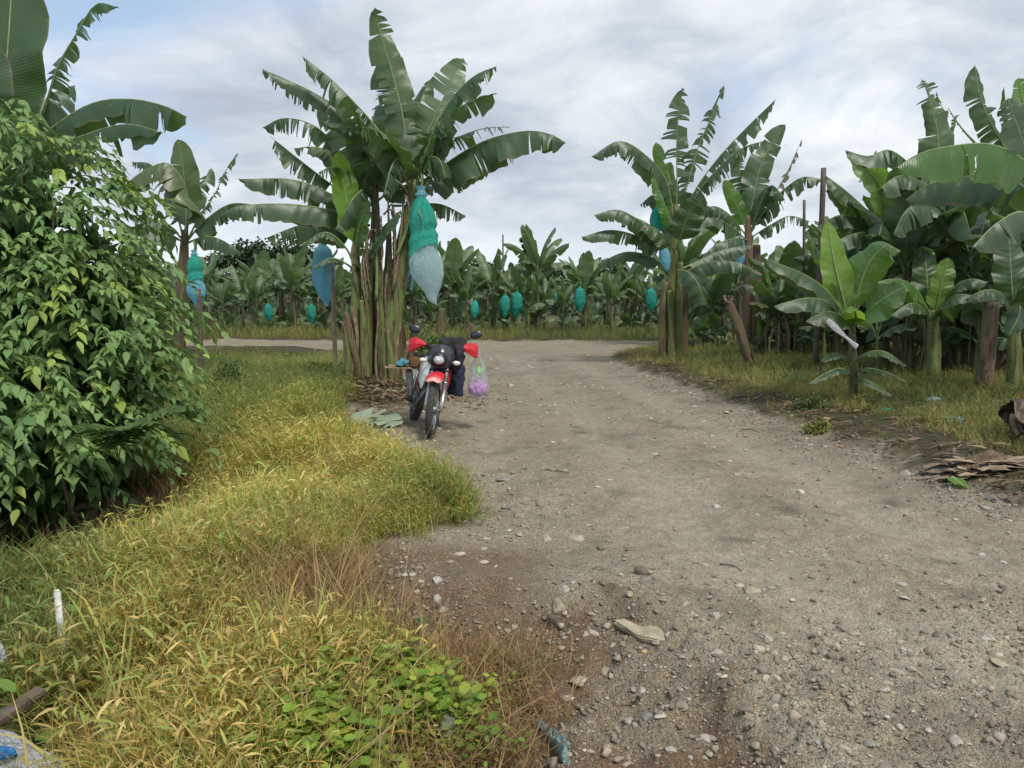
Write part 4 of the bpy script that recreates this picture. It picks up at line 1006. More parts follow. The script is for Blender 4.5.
traced(root, B0, D, [
    # the mother plant
    ([(410, 178), (403, 118), (391, 68), (378, 25), (375, 7, -.1)], .36, dict(hint='cam', tatter=.7, fold=.05, curl=.3, grav=.12, s0=.12)),
    ([(409, 180, .2), (398, 130, .3), (391, 85, .4), (392, 45, .5)], .40, dict(hint='cam', tatter=.35, fold=.1, curl=.3, grav=.1, s0=.15)),
    ([(409, 176, -.1), (385, 138, -.25), (361, 109, -.35), (330, 78, -.4), (302, 56, -.4)], .40, dict(hint='up', tatter=.95, fold=.55, curl=.3, grav=.55, s0=.10)),
    ([(377, 170, .1), (350, 118, 0), (318, 95, -.1), (290, 81, -.1), (262, 69, -.2)], .36, dict(hint='up', tatter=.75, fold=.4, curl=.5, grav=.5, s0=.1)),
    ([(412, 182), (425, 140, .1), (445, 95, .2), (458, 68, .3), (464, 58, .3)], .38, dict(hint='away', tatter=.35, fold=.1, curl=.3, grav=.15)),
    ([(414, 182), (432, 132, -.2), (452, 98, -.3), (474, 76, -.4), (497, 66, -.4)], .36, dict(hint='up', tatter=.7, fold=.35, curl=.5, grav=.3)),
    ([(420, 187), (445, 164, -.2), (484, 141, -.5), (524, 131, -.7), (550, 134, -.8), (566, 143, -.9)], .48, dict(hint='up', tatter=.5, fold=.5, curl=.7, grav=.35, s0=.14)),
    ([(421, 187), (445, 176, .3), (470, 168, .5), (490, 170, .6)], .34, dict(hint='up', tatter=.6, fold=.5, curl=.6, grav=.4)),
    ([(417, 182, -.3), (426, 150, -.5), (438, 122, -.6), (447, 137, -.75)], .14, dict(hint='up', mat='leaf_young', tatter=.1, fold=.7, curl=.4, grav=.15)),
    ([(412, 178), (412, 135, .5), (421, 100, .7), (430, 80, .8)], .36, dict(hint='cam', tatter=.5, fold=.2, curl=.4, grav=.2)),
    ([(408, 180, -.2), (400, 160, -.6), (392, 165, -.9), (384, 195, -1.1)], .34, dict(hint='upc', tatter=.8, fold=.6, curl=.5, grav=.5)),
    ([(411, 180), (423, 160, -.4), (438, 158, -.6), (446, 178, -.7)], .34, dict(hint='upc', tatter=.5, fold=.5, curl=.6, grav=.4)),
    # the second plant, leaning left
    ([(374, 195, .6), (352, 165, .6), (318, 128, .7), (285, 118, .7), (262, 128, .7)], .36, dict(hint='up', tatter=.8, fold=.5, curl=.5, grav=.45)),
    ([(373, 205, .7), (340, 190, .7), (305, 164, .6), (270, 136, .5)], .40, dict(hint='up', tatter=1.0, fold=.25, curl=.3, grav=.35)),
    ([(371, 215, .5), (340, 198, .3), (295, 180, 0), (238, 179, -.3)], .32, dict(hint='up', tatter=.7, fold=.6, curl=.6, grav=.5)),
    ([(370, 225, .3), (340, 212, 0), (290, 204, -.4), (240, 206, -.7), (220, 216, -.8)], .34, dict(hint='up', tatter=.45, fold=.6, curl=.6, grav=.4)),
    ([(370, 232, .4), (345, 225, .3), (305, 224, .2), (266, 238, .1)], .34, dict(hint='up', tatter=.75, fold=.6, curl=.6, grav=.5)),
    ([(373, 205, .5), (362, 168, .4), (340, 130, .4), (318, 105, .5)], .38, dict(hint='upc', tatter=.4, fold=.3, curl=.5, grav=.2)),
    ([(392, 205, .8), (415, 205, .8), (440, 204, .8), (466, 216, .8)], .28, dict(hint='up', tatter=.9, fold=.5, curl=.6, grav=.5)),
    ([(374, 200, .6), (364, 190, 0), (352, 200, -.3), (335, 230, -.5)], .34, dict(hint='upc', tatter=.6, fold=.5, curl=.6, grav=.4)),
    # the young sucker in front
    ([(356, 268, -.2), (355, 235, -.25), (345, 190, -.3), (338, 152, -.35)], .27, dict(hint='rc', mat='leaf_bright', tatter=.02, fold=-.15, curl=.2, grav=.0, s0=.22, rib='rib_pale')),
    ([(357, 268, -.2), (356, 243, -.35), (361, 220, -.45), (369, 200, -.5)], .24, dict(hint='lc', mat='leaf_young', tatter=.05, fold=-.1, curl=.4, grav=.05, s0=.15, rib='rib_pale')),
    ([(358, 268, -.2), (372, 248, -.4), (386, 228, -.5), (401, 210, -.55)], .20, dict(hint='lc', tatter=.1, fold=.1, curl=.4, grav=.1, s0=.2)),
    ([(356, 268, -.2), (345, 246, -.45), (325, 232, -.6), (300, 246, -.7)], .17, dict(hint='up', tatter=.1, fold=.5, curl=.5, grav=.25, s0=.3)),
    ([(356, 270, -.2), (344, 262, -.5), (330, 258, -.7), (312, 268, -.8)], .13, dict(hint='up', tatter=.1, fold=.5, curl=.5, grav=.25, s0=.35)),
], seed0=100)
rx = np.random.default_rng(4)
crown_leaves(root, P(411, 186, D) - B0, 9, 2.3, .42, 401, rx, 'leaf', True, 1.0, (.6, 1.0), 1.0, 2.6, .3, False, .8)
crown_leaves(root, P(374, 195, D + .5) - B0, 8, 2.1, .40, 402, rx, 'leaf', True, 1.0, (.6, 1.0), 1.0, 2.1, .35, False, .8)
fruit_bag(P(421, 186, D - .45), 2.05, .30, 'green and pale blue bag hanging above the motorcycle, largest of all', two=True, sway=(.16, 0), seed=3, tail=.3)
fruit_bag(P(404, 228, D + .55), 1.15, .15, 'narrow blue bag behind the stems of the tallest clump', two=False, up='bag_blue', sway=(.1, 0), seed=5)
fruit_bag(P(322, 240, D + 1.0), 1.25, .22, 'pale blue bag beside the pole left of the tallest clump', two=False, up='bag_blue', sway=(.06, 0), seed=6, tail=.15)

def pole(p, h, r, label, mat='wood', tilt=(0, 0), cat='prop pole'):
    b = MB(); m = catmull([(0, 0, -.2), (tilt[0] * .5 + .01, tilt[1] * .5, h * .5), (tilt[0], tilt[1], h)], 10); b.tube(m, [r, r * .9, r * .8], 9)
    o = b.build('prop_pole', M[mat]); o.location = p; return tag(o, label, cat, 'wooden poles propping the plants')
p = P(335, 358, D + .8); p[2] = hz(p[0], p[1]); pole(p, 2.3, .05, 'thin pale pole standing left of the tallest clump', 'wood_pale', (-.02, 0))

# ------------------------------------------------------------------ the plant with a bag beyond the shrub, left
D = 18.0
root, b0 = plant_root('banana_plant', 178, 370, D, 'banana plant rising behind the leafy shrub with a blue bag', NEAR)
stem_px(root, b0, D, [(178, 380), (180, 320), (184, 250), (185, 230)], [8, 7, 6, 3], 'stem', 21)
traced(root, b0, D, [
    ([(185, 240), (186, 205, .1), (183, 168, .1), (178, 139, .1)], .38, dict(hint='cam', tatter=.15, fold=.05, curl=.2, grav=.05)),
    ([(187, 240), (200, 215), (214, 195, 0), (227, 168, 0), (238, 153, 0)], .20, dict(hint='upc', tatter=1.0, fold=.3, curl=.4, grav=.4)),
    ([(187, 240), (205, 220, -.2), (230, 204, -.4), (257, 205, -.6)], .34, dict(hint='up', tatter=.6, fold=.6, curl=.6, grav=.45)),
    ([(185, 238), (188, 195, -.3), (170, 164, -.5), (145, 170, -.6), (118, 190, -.7)], .44, dict(hint='up', tatter=.35, fold=.5, curl=.6, grav=.35)),
    ([(184, 240), (165, 222, -.3), (145, 222, -.5), (122, 234, -.6)], .36, dict(hint='up', tatter=.3, fold=.5, curl=.6, grav=.3)),
    ([(184, 242), (165, 232, -.5), (145, 236, -.8), (120, 250, -.9)], .36, dict(hint='up', tatter=.3, fold=.5, curl=.6, grav=.3)),
    ([(188, 242), (205, 236, -.3), (222, 240, -.4), (240, 252, -.5)], .30, dict(hint='up', tatter=.4, fold=.5, curl=.6, grav=.35)),
    ([(183, 236), (170, 190, .5), (152, 165, .8), (132, 162, 1)], .34, dict(hint='up', tatter=.9, fold=.4, curl=.5, grav=.4)),
    ([(186, 238), (192, 200, .5), (205, 180, .8), (212, 168, 1)], .30, dict(hint='cam', tatter=.6, fold=.3, curl=.5, grav=.3)),
], seed0=200)
fruit_bag(P(194, 250, D - .5), 1.32, .22, 'green and blue bag hanging beside the leafy shrub', sway=(.02, 0), seed=9, low='bag_blue', tail=.2)
p = P(201, 362, D - 1.0); p[2] = hz(p[0], p[1]); pole(p, 2.2, .055, 'dark brown pole under the bag beside the leafy shrub', 'wood', (.02, 0))

# ------------------------------------------------------------------ the near plant at the upper left corner
D = 9.0
root, b0 = plant_root('banana_plant', -14, 470, D, 'near banana plant towering over the shrub in the upper left corner', NEAR)
stem_px(root, b0, D, [(-14, 470), (-12, 330), (-4, 200), (-2, 130)], [16, 14, 12, 6], 'stem', 31)
traced(root, b0, D, [
    ([(-2, 165), (3, 100, -.2), (9, 30, -.3), (14, -60, -.3)], .41, dict(hint='cam', tatter=.04, fold=-.05, curl=.25, grav=.0, s0=.1, rib='rib_pale')),
    ([(0, 170), (38, 122, .2), (57, 68, .3), (76, 34, .3), (96, 4, .3), (119, 8, .3)], .22, dict(hint='upc', tatter=.9, fold=.35, curl=.4, grav=.35)),
    ([(0, 175), (45, 133, -.3), (90, 104, -.6), (130, 99, -.8), (165, 106, -.9), (187, 117, -1)], .37, dict(hint='up', tatter=.6, fold=.5, curl=.6, grav=.4)),
    ([(0, 180), (50, 150, -.6), (95, 131, -.9), (130, 124, -1.1), (163, 133, -1.2)], .30, dict(hint='up', tatter=.75, fold=.5, curl=.6, grav=.45)),
    ([(-4, 170), (-40, 110, -.2), (-80, 80, -.3), (-130, 90, -.4)], .42, dict(hint='up', tatter=.4, fold=.5, curl=.6, grav=.4)),
    ([(-4, 170), (-20, 120, -.6), (-30, 60, -.9), (-50, 20, -1)], .42, dict(hint='cam', tatter=.2, fold=.2, curl=.4, grav=.2)),
    ([(0, 175), (20, 130, .5), (50, 95, .9), (75, 85, 1.2)], .36, dict(hint='up', tatter=.4, fold=.3, curl=.5, grav=.3)),
], seed0=300)
fruit_bag(P(14, 178, D - .4), 1.1, .27, 'blue bag showing through the leaves of the near shrub', two=False, up='bag_blue', seed=12)

# ------------------------------------------------------------------ right of the track: two tall plants by the bend
D = 21.0
root, b0 = plant_root('banana_plant', 670, 354, D, 'tall banana plant with cluster of green stems where the track bends', NEAR)
for i, (pts, r, m, dz) in enumerate([([(668, 358), (670, 300), (674, 240), (676, 205)], [5.5, 5, 4.5, 2.5], 'stem', 0), ([(662, 356), (663, 310), (666, 282)], [4, 3.8, 3], 'stem', -.2), ([(677, 357), (678, 310), (680, 262)], [4, 3.8, 3], 'stem_green', -.1), ([(684, 352), (685, 310), (688, 270)], [4, 3.6, 3], 'stem', .5), ([(672, 357), (671, 320), (670, 290)], [4, 3.6, 3], 'stem_green', -.3)]):
    stem_px(root, b0, D, pts, r, m, 50 + i, dz)
traced(root, b0, D, [
    ([(676, 225), (677, 183), (677, 133), (683, 87)], .42, dict(hint='cam', tatter=.8, fold=.15, curl=.35, grav=.2)),
    ([(677, 225), (686, 190, .1), (698, 148, .2), (712, 115, .2), (724, 85, .2)], .34, dict(hint='cam', tatter=.95, fold=.3, curl=.4, grav=.3)),
    ([(678, 225), (695, 190, -.2), (718, 158, -.3), (747, 127, -.4), (776, 99, -.5)], .38, dict(hint='up', tatter=1.0, fold=.3, curl=.3, grav=.4)),
    ([(678, 228), (698, 192, -.4), (721, 165, -.6), (742, 148, -.7), (763, 141, -.8)], .36, dict(hint='up', tatter=.8, fold=.5, curl=.5, grav=.45)),
    ([(675, 225), (667, 182, -.1), (648, 157, -.3), (620, 141, -.4), (591, 157, -.5)], .44, dict(hint='up', tatter=.65, fold=.55, curl=.6, grav=.4)),
    ([(675, 220), (668, 175, .2), (656, 142, .3)], .30, dict(hint='cam', mat='leaf_young', tatter=.1, fold=.3, curl=.5, grav=.05)),
    ([(675, 235, -.4), (664, 203, -.6), (653, 176, -.7)], .22, dict(hint='rc', mat='leaf_young', tatter=.0, fold=.1, curl=.8, grav=.05)),
    ([(676, 250, -.5), (683, 228, -.8), (692, 207, -1.0), (697, 199, -1.1)], .42, dict(hint='cam', tatter=.05, fold=-.1, curl=.3, grav=.05, s0=.2)),
    ([(674, 250, -.4), (660, 232, -.7), (642, 223, -.9)], .36, dict(hint='upc', tatter=.1, fold=.3, curl=.6, grav=.2)),
    ([(672, 245), (648, 226, -.3), (619, 210, -.5), (594, 215, -.6)], .36, dict(hint='up', tatter=.6, fold=.5, curl=.6, grav=.45)),
    ([(671, 255), (645, 239, -.2), (612, 230, -.3), (581, 237, -.4)], .34, dict(hint='up', tatter=.5, fold=.5, curl=.6, grav=.4)),
    ([(670, 268), (650, 256, .3), (625, 252, .5), (597, 264, .6)], .34, dict(hint='up', tatter=.3, fold=.5, curl=.6, grav=.35)),
    ([(677, 270, -.4), (688, 272, -.9), (698, 284, -1.1), (705, 306, -1.2)], .36, dict(hint='upc', tatter=.1, fold=.3, curl=.5, grav=.2)),
    ([(679, 275), (705, 263, -.2), (735, 262, -.4), (764, 275, -.5)], .34, dict(hint='up', tatter=.4, fold=.5, curl=.6, grav=.35)),
    ([(679, 270), (700, 260, .2), (722, 250, .3), (752, 245, .3)], .34, dict(hint='up', tatter=.4, fold=.5, curl=.6, grav=.35)),
    ([(676, 235), (668, 215, .6), (655, 195, .9), (640, 205, 1)], .36, dict(hint='up', tatter=.4, fold=.5, curl=.6, grav=.35)),
    ([(678, 235), (690, 215, .6), (705, 205, .9), (720, 215, 1)], .36, dict(hint='up', tatter=.4, fold=.5, curl=.6, grav=.35)),
], seed0=400)
fruit_bag(P(657, 206, D - .2), .75, .17, 'teal bag high under the leaves of the tall plant at the bend', two=False, up='bag_green', seed=14)
fruit_bag(P(664, 246, D - .5), .65, .15, 'small blue bag below a teal one on the tall plant at the bend', two=False, up='bag_blue', sway=(.1, 0), seed=15)

D = 24.0
root, b0 = plant_root('banana_plant', 752, 350, D, 'tall banana plant with two brown stems right of the bend plant', NEAR)
stem_px(root, b0, D, [(747, 352), (748, 290), (748, 235), (748, 215)], [5, 4.8, 4.5, 2.5], 'stem_brown', 61)
stem_px(root, b0, D, [(757, 352), (757, 300), (757, 245)], [4.5, 4.2, 3.6], 'stem_brown', 62, .3)
traced(root, b0, D, [
    ([(748, 232), (752, 205), (760, 168, .1), (774, 140, .2), (786, 124, .2)], .42, dict(hint='cam', tatter=.3, fold=.05, curl=.3, grav=.1)),
    ([(749, 232), (768, 205, .2), (788, 170, .3), (802, 139, .3)], .22, dict(hint='up', mat='leaf_dead', tatter=1.0, fold=.3, curl=.4, grav=.4)),
    ([(749, 234), (765, 210, -.3), (783, 190, -.5), (803, 177, -.6), (826, 180, -.7)], .42, dict(hint='up', tatter=.8, fold=.5, curl=.5, grav=.45)),
    ([(750, 238), (770, 225, -.2), (790, 216, -.3), (812, 222, -.3)], .30, dict(hint='up', tatter=.9, fold=.5, curl=.5, grav=.5)),
    ([(747, 236), (730, 215, -.2), (713, 206, -.3), (698, 216, -.4)], .38, dict(hint='up', tatter=.4, fold=.5, curl=.5, grav=.35)),
    ([(747, 240), (728, 224, -.4), (710, 217, -.6), (692, 228, -.7)], .38, dict(hint='up', tatter=.4, fold=.5, curl=.5, grav=.35)),
    ([(747, 232), (736, 205, -.2), (724, 180, -.3)], .28, dict(hint='cam', mat='leaf_young', tatter=.1, fold=.1, curl=.4, grav=.1)),
    ([(748, 232), (744, 195, .3), (738, 160, .4), (734, 140, .5)], .38, dict(hint='cam', tatter=.5, fold=.2, curl=.4, grav=.2)),
    ([(749, 236), (762, 200, -.4), (772, 185, -.6), (785, 200, -.8)], .38, dict(hint='upc', tatter=.4, fold=.4, curl=.5, grav=.35)),
    ([(749, 240), (735, 238, -.6), (715, 245, -.9), (700, 260, -1)], .36, dict(hint='up', tatter=.3, fold=.5, curl=.5, grav=.35)),
], seed0=500)
fruit_bag(P(740, 236, D - .3), 1.0, .17, 'blue bag against the brown stems right of the bend plant', two=False, up='bag_blue', seed=17)
for x, yy, d_, h, r, l, m in ((816, 352, 17.5, 5.3, .075, 'tall brown post rising among the banana leaves, thicker of two', 'wood'), (803, 345, 20.0, 4.2, .045, 'thin grey pole left of the tall brown post', 'wood')):
    p = P(x, yy, d_); p[2] = hz(p[0], p[1]); hh = P(x, 168 if r > .06 else 200, d_)[2] - p[2]; pole(p, hh, r, l, m, (-.12, 0) if r < .06 else (0, 0))

# ------------------------------------------------------------------ young plant by the right verge
D = 11.8
root, b0 = plant_root('young_banana_plant', 852, 400, D, 'young banana plant with bright upright leaf on the right verge', NEAR)
stem_px(root, b0, D, [(853, 402), (853, 360), (852, 320), (851, 305)], [4.5, 4.2, 3.6, 2], 'stem_green', 71)
traced(root, b0, D, [
    ([(849, 325), (843, 300, -.05), (834, 262, -.1), (827, 221, -.1)], .25, dict(hint='away', mat='leaf_bright', taper=.5, tatter=.0, fold=-.1, curl=.25, grav=.0, s0=.15, rib='rib_pale')),
    ([(848, 320), (838, 290, .1), (822, 258, .2), (807, 230, .2)], .22, dict(hint='r', mat='leaf', tatter=.0, fold=.2, curl=.4, grav=.05, s0=.15)),
    ([(852, 320), (858, 292, -.1), (869, 263, -.2), (886, 246, -.3), (901, 251, -.4)], .30, dict(hint='upc', mat='leaf_young', tatter=.03, fold=.3, curl=.4, grav=.12)),
    ([(848, 322), (830, 294, -.2), (806, 275, -.3), (764, 258, -.4)], .24, dict(hint='up', mat='leaf', tatter=.05, fold=.35, curl=.4, grav=.15)),
    ([(848, 324), (830, 303, -.3), (806, 298, -.5), (774, 306, -.6)], .22, dict(hint='up', mat='leaf', tatter=.05, fold=.4, curl=.4, grav=.2)),
    ([(853, 325), (866, 312, -.4), (884, 298, -.6), (904, 287, -.7)], .30, dict(hint='upc', mat='leaf_young', tatter=.02, fold=-.05, curl=.35, grav=.06, rib='rib_pale')),
    ([(851, 326), (838, 314, -.5), (824, 312, -.7), (806, 321, -.8)], .24, dict(hint='up', tatter=.03, fold=.25, curl=.5, grav=.15)),
    ([(852, 326), (856, 316, -.5), (852, 306, -.7), (846, 312, -.85)], .17, dict(hint='up', mat='leaf_bright', tatter=.0, fold=.2, curl=.5, grav=.1)),
    ([(853, 362), (868, 352, -.3), (886, 352, -.5), (907, 366, -.6)], .15, dict(hint='up', tatter=.03, fold=.25, curl=.5, grav=.15)),
    ([(853, 372), (868, 368, -.4), (886, 372, -.6), (906, 381, -.7)], .11, dict(hint='up', tatter=.03, fold=.25, curl=.5, grav=.15)),
    ([(852, 365), (842, 355, -.2), (832, 354, -.3), (821, 361, -.4)], .13, dict(hint='up', tatter=.03, fold=.25, curl=.5, grav=.15)),
    ([(852, 374), (840, 368, -.4), (826, 373, -.6), (808, 384, -.7)], .12, dict(hint='up', tatter=.03, fold=.25, curl=.5, grav=.15)),
    ([(853, 380), (866, 380, -.5), (880, 388, -.6), (893, 396, -.7)], .11, dict(hint='up', tatter=.03, fold=.25, curl=.5, grav=.15)),
    ([(849, 322), (845, 305, .3), (852, 285, .5), (862, 262, .7)], .26, dict(hint='cam', mat='leaf', tatter=.05, fold=.1, curl=.4, grav=.1)),
], seed0=600)
# white ribbon tied to it
a, b_ = P(827, 320, D - .85), P(857, 347, D - .75); V = []; s = np.linspace(0, 1, 12)
for q in s:
    c = a * (1 - q) + b_ * q; wd = .030 + .012 * math.sin(q * 7); V += [c + [-.6 * wd, 0, -wd], c + [.004, -.012 - .008 * math.sin(9 * q), 0], c + [.6 * wd, 0, wd]]
F = [[i * 3 + j, i * 3 + j + 1, i * 3 + j + 4, i * 3 + j + 3] for i in range(11) for j in range(2)]
M['white_film'] = film_mat('white_film', (.72, .74, .76), .3, 1.0)
o = mk('plastic_ribbon', V, F, M['white_film'], off=a); o.location = a
tag(o, 'white plastic ribbon slanting across the young plant on the right verge', 'ribbon')

# second young plant behind it
D = 14.5
root, b0 = plant_root('young_banana_plant', 933, 374, D, 'young banana plant with two upright leaves right behind the brightest one', NEAR)
stem_px(root, b0, D, [(933, 376), (933, 340), (933, 310)], [8, 7, 4], 'stem_green', 81)
traced(root, b0, D, [
    ([(932, 318), (928, 290, .2), (925, 247, .3)], .27, dict(hint='cam', tatter=.0, fold=.0, curl=.25, grav=.0, rib='rib_pale')),
    ([(934, 318), (941, 285, -.1), (948, 258, -.1)], .22, dict(hint='away', mat='leaf_bright', tatter=.0, fold=.05, curl=.4, grav=.0)),
    ([(932, 318), (915, 287, -.3), (893, 279, -.5), (868, 285, -.6)], .27, dict(hint='up', mat='leaf_young', tatter=.1, fold=.4, curl=.5, grav=.2)),
    ([(935, 318), (952, 289, -.3), (970, 279, -.5), (988, 282, -.6)], .25, dict(hint='up', tatter=.1, fold=.4, curl=.5, grav=.2)),
    ([(935, 320), (948, 300, -.6), (960, 294, -.8), (975, 296, -.9)], .24, dict(hint='up', tatter=.05, fold=.3, curl=.5, grav=.2)),
    ([(932, 320), (920, 305, -.5), (908, 304, -.7), (890, 316, -.8)], .24, dict(hint='up', tatter=.05, fold=.3, curl=.5, grav=.2)),
    ([(936, 320), (955, 302, .3), (975, 300, .5), (1000, 312, .6)], .24, dict(hint='up', tatter=.1, fold=.3, curl=.5, grav=.2)),
], seed0=700)

# ------------------------------------------------------------------ plants at the right edge
D = 11.0
root, b0 = plant_root('banana_plant', 1046, 400, D, 'banana plant at the right edge with long whole leaf arching over the stand', NEAR)
stem_px(root, b0, D, [(1046, 405), (1046, 330), (1042, 230), (1040, 170)], [13, 12, 10, 6], 'stem', 91)
traced(root, b0, D, [
    ([(1040, 190), (1024, 160, -.2), (990, 144, -.5), (950, 146, -.8), (918, 154, -1.0), (896, 168, -1.1)], .46, dict(hint='up', mat='leaf_young', tatter=.35, fold=.50, curl=.6, grav=.42)),
    ([(1038, 190), (1005, 146, .1), (987, 115, .1), (978, 87, .1), (975, 65, .1)], .25, dict(hint='cam', tatter=.55, fold=.2, curl=.5, grav=.25)),
    ([(1038, 190), (1016, 150), (1007, 115, 0), (1004, 87, 0)], .10, dict(hint='cam', mat='leaf_young', tatter=.0, fold=1.0, curl=.5, grav=.0)),
    ([(1040, 190), (1022, 140, -.3), (1012, 110, -.4), (1008, 98, -.4)], .30, dict(hint='cam', tatter=.2, fold=.0, curl=.3, grav=.1)),
    ([(1042, 185), (1030, 130), (1022, 100), (1018, 78)], .26, dict(hint='away', mat='leaf_young', tatter=.05, fold=.1, curl=.4, grav=.05)),
    ([(1046, 200), (1060, 140), (1080, 100), (1110, 90)], .40, dict(hint='up', tatter=.4, fold=.3, curl=.5, grav=.25)),
    ([(1046, 235), (1024, 212, -.6), (998, 222, -.9), (972, 247, -1.1)], .36, dict(hint='up', tatter=.2, fold=.4, curl=.6, grav=.3)),
    ([(1040, 200), (1010, 178, .8), (970, 176, 1.3), (930, 184, 1.6), (905, 200, 1.7)], .44, dict(hint='up', tatter=.3, fold=.5, curl=.6, grav=.35)),
    ([(1046, 230), (1075, 210), (1100, 215), (1130, 240)], .38, dict(hint='up', tatter=.4, fold=.5, curl=.6, grav=.3)),
], seed0=800)
root, b0 = plant_root('young_banana_plant', 1014, 385, 12.5, 'young banana plant with dark upright leaf beside the leaning stump', NEAR)
stem_px(root, b0, 12.5, [(1014, 388), (1014, 340), (1013, 300)], [7, 6, 3.5], 'stem_green', 95)
traced(root, b0, 12.5, [
    ([(1013, 310), (1011, 272, -.1), (1009, 236, -.1)], .27, dict(hint='cam', tatter=.0, fold=.0, curl=.25, grav=.0, rib='rib_pale')),
    ([(1014, 312), (1024, 280, -.2), (1042, 268, -.4), (1060, 280, -.5)], .25, dict(hint='up', tatter=.1, fold=.4, curl=.5, grav=.2)),
    ([(1012, 312), (1000, 293, -.3), (985, 290, -.5), (965, 299, -.6)], .22, dict(hint='up', tatter=.05, fold=.3, curl=.5, grav=.2)),
    ([(1014, 316), (1020, 306, -.5), (1018, 318, -.8), (1008, 336, -.9)], .20, dict(hint='upc', tatter=.05, fold=.3, curl=.5, grav=.2)),
], seed0=850)

# the upright torn leaves standing over the stand
D = 15.5
root, b0 = plant_root('banana_plant', 940, 365, D, 'banana plant with torn upright leaves above the long whole leaf', NEAR)
stem_px(root, b0, D, [(944, 368), (943, 300), (941, 240), (940, 180)], [6.5, 6, 4.5, 2.5], 'stem_dark', 98)
traced(root, b0, D, [
    ([(940, 185), (939, 145), (934, 115), (927, 92), (922, 79)], .36, dict(hint='cam', tatter=.6, fold=.1, curl=.4, grav=.15)),
    ([(941, 185), (948, 145, .2), (944, 113, .2), (936, 92, .2)], .26, dict(hint='r', tatter=.9, fold=.3, curl=.4, grav=.35)),
    ([(942, 185), (950, 150, .3), (956, 118, .3), (960, 115, .3)], .14, dict(hint='cam', mat='leaf_young', tatter=.3, fold=.7, curl=.4, grav=.1)),
    ([(975, 142, .5), (962, 128, .4), (948, 108, .2)], .03, dict(hint='up', mat='leaf_dead', tatter=.8)),
    ([(940, 190), (915, 168, -.2), (890, 150, -.3), (868, 156, -.4), (845, 150, -.4)], .34, dict(hint='up', tatter=.75, fold=.5, curl=.5, grav=.45)),
    ([(940, 195), (918, 180, -.4), (898, 176, -.6), (878, 190, -.8)], .40, dict(hint='up', tatter=.4, fold=.5, curl=.5, grav=.35)),
    ([(942, 195), (960, 178, -.4), (980, 178, -.6), (1000, 195, -.8)], .40, dict(hint='up', tatter=.4, fold=.5, curl=.5, grav=.35)),
    ([(940, 200), (922, 200, -.7), (905, 212, -1), (893, 235, -1.1)], .40, dict(hint='up', tatter=.3, fold=.5, curl=.5, grav=.35)),
    ([(942, 200), (955, 200, -.7), (965, 215, -1), (972, 240, -1.1)], .40, dict(hint='up', tatter=.3, fold=.5, curl=.5, grav=.35)),
], seed0=900)
D = 16.5
root, b0 = plant_root('banana_plant', 880, 362, D, 'banana plant with bright folded leaf between the brown post and the torn upright leaves', NEAR)
stem_px(root, b0, D, [(884, 366), (885, 300), (886, 250), (887, 222)], [6, 5.5, 4.5, 2.5], 'stem_dark', 99)
traced(root, b0, D, [
    ([(887, 225), (872, 185), (860, 165, -.1), (846, 152, -.1)], .16, dict(hint='cam', mat='leaf_bright', tatter=.4, fold=.3, curl=.5, grav=.1)),
    ([(887, 225), (880, 190, -.2), (866, 170, -.3), (852, 162, -.3)], .34, dict(hint='away', mat='leaf_young', tatter=.2, fold=.2, curl=.5, grav=.15)),
    ([(888, 225), (880, 180, .2), (876, 150, .3)], .16, dict(hint='cam', mat='leaf_young', tatter=.2, fold=.5, curl=.5, grav=.1)),
    ([(886, 230), (865, 208, -.3), (845, 190, -.5), (825, 175, -.5)], .34, dict(hint='up', tatter=.3, fold=.5, curl=.5, grav=.3)),
    ([(886, 235), (865, 222, -.4), (840, 215, -.6), (815, 228, -.7)], .36, dict(hint='up', tatter=.3, fold=.5, curl=.5, grav=.3)),
    ([(886, 238), (868, 232, -.8), (850, 235, -1), (828, 246, -1.1)], .34, dict(hint='up', tatter=.2, fold=.5, curl=.5, grav=.3)),
    ([(889, 230), (905, 205, -.2), (922, 198, -.3), (940, 210, -.4)], .38, dict(hint='up', tatter=.3, fold=.5, curl=.5, grav=.3)),
    ([(889, 236), (902, 225, -.8), (918, 224, -1), (938, 240, -1.1)], .38, dict(hint='up', tatter=.3, fold=.5, curl=.5, grav=.3)),
    ([(888, 236), (884, 222, -1.0), (880, 232, -1.3), (876, 254, -1.4)], .36, dict(hint='upc', tatter=.2, fold=.4, curl=.5, grav=.25)),
], seed0=950)

# rule-grown plants that thicken the stand on the right
STAND = [(836, 352, 19.5, 2.3, .75), (905, 358, 18.5, 2.7, .9), (968, 360, 17.5, 2.7, .95), (1030, 364, 16.0, 2.6, .95), (992, 354, 20.5, 2.9, 1.0), (925, 350, 22.0, 2.8, 1.0), (868, 350, 22.5, 2.5, .9), (800, 348, 24.0, 1.9, .8), (780, 346, 20.5, 1.1, .6), (715, 345, 25.5, 1.3, .65), (1060, 362, 19.0, 2.9, 1.0), (960, 347, 26.0, 3.0, 1.0), (1020, 350, 25.0, 3.0, 1.0), (890, 346, 27.5, 2.7, 1.0), (830, 345, 27.5, 2.4, .9), (945, 362, 18.0, 1.7, .85), (985, 366, 16.0, 1.9, .9), (905, 352, 20.0, 2.0, .9), (855, 350, 21.0, 1.7, .85), (1040, 372, 14.0, 2.0, .9), (925, 355, 19.5, 3.0, .95), (790, 346, 22.5, 1.5, .75), (965, 354, 21.5, 2.3, 1.0), (968, 370, 14.8, 2.0, .8), (908, 366, 15.4, 2.1, .85)]
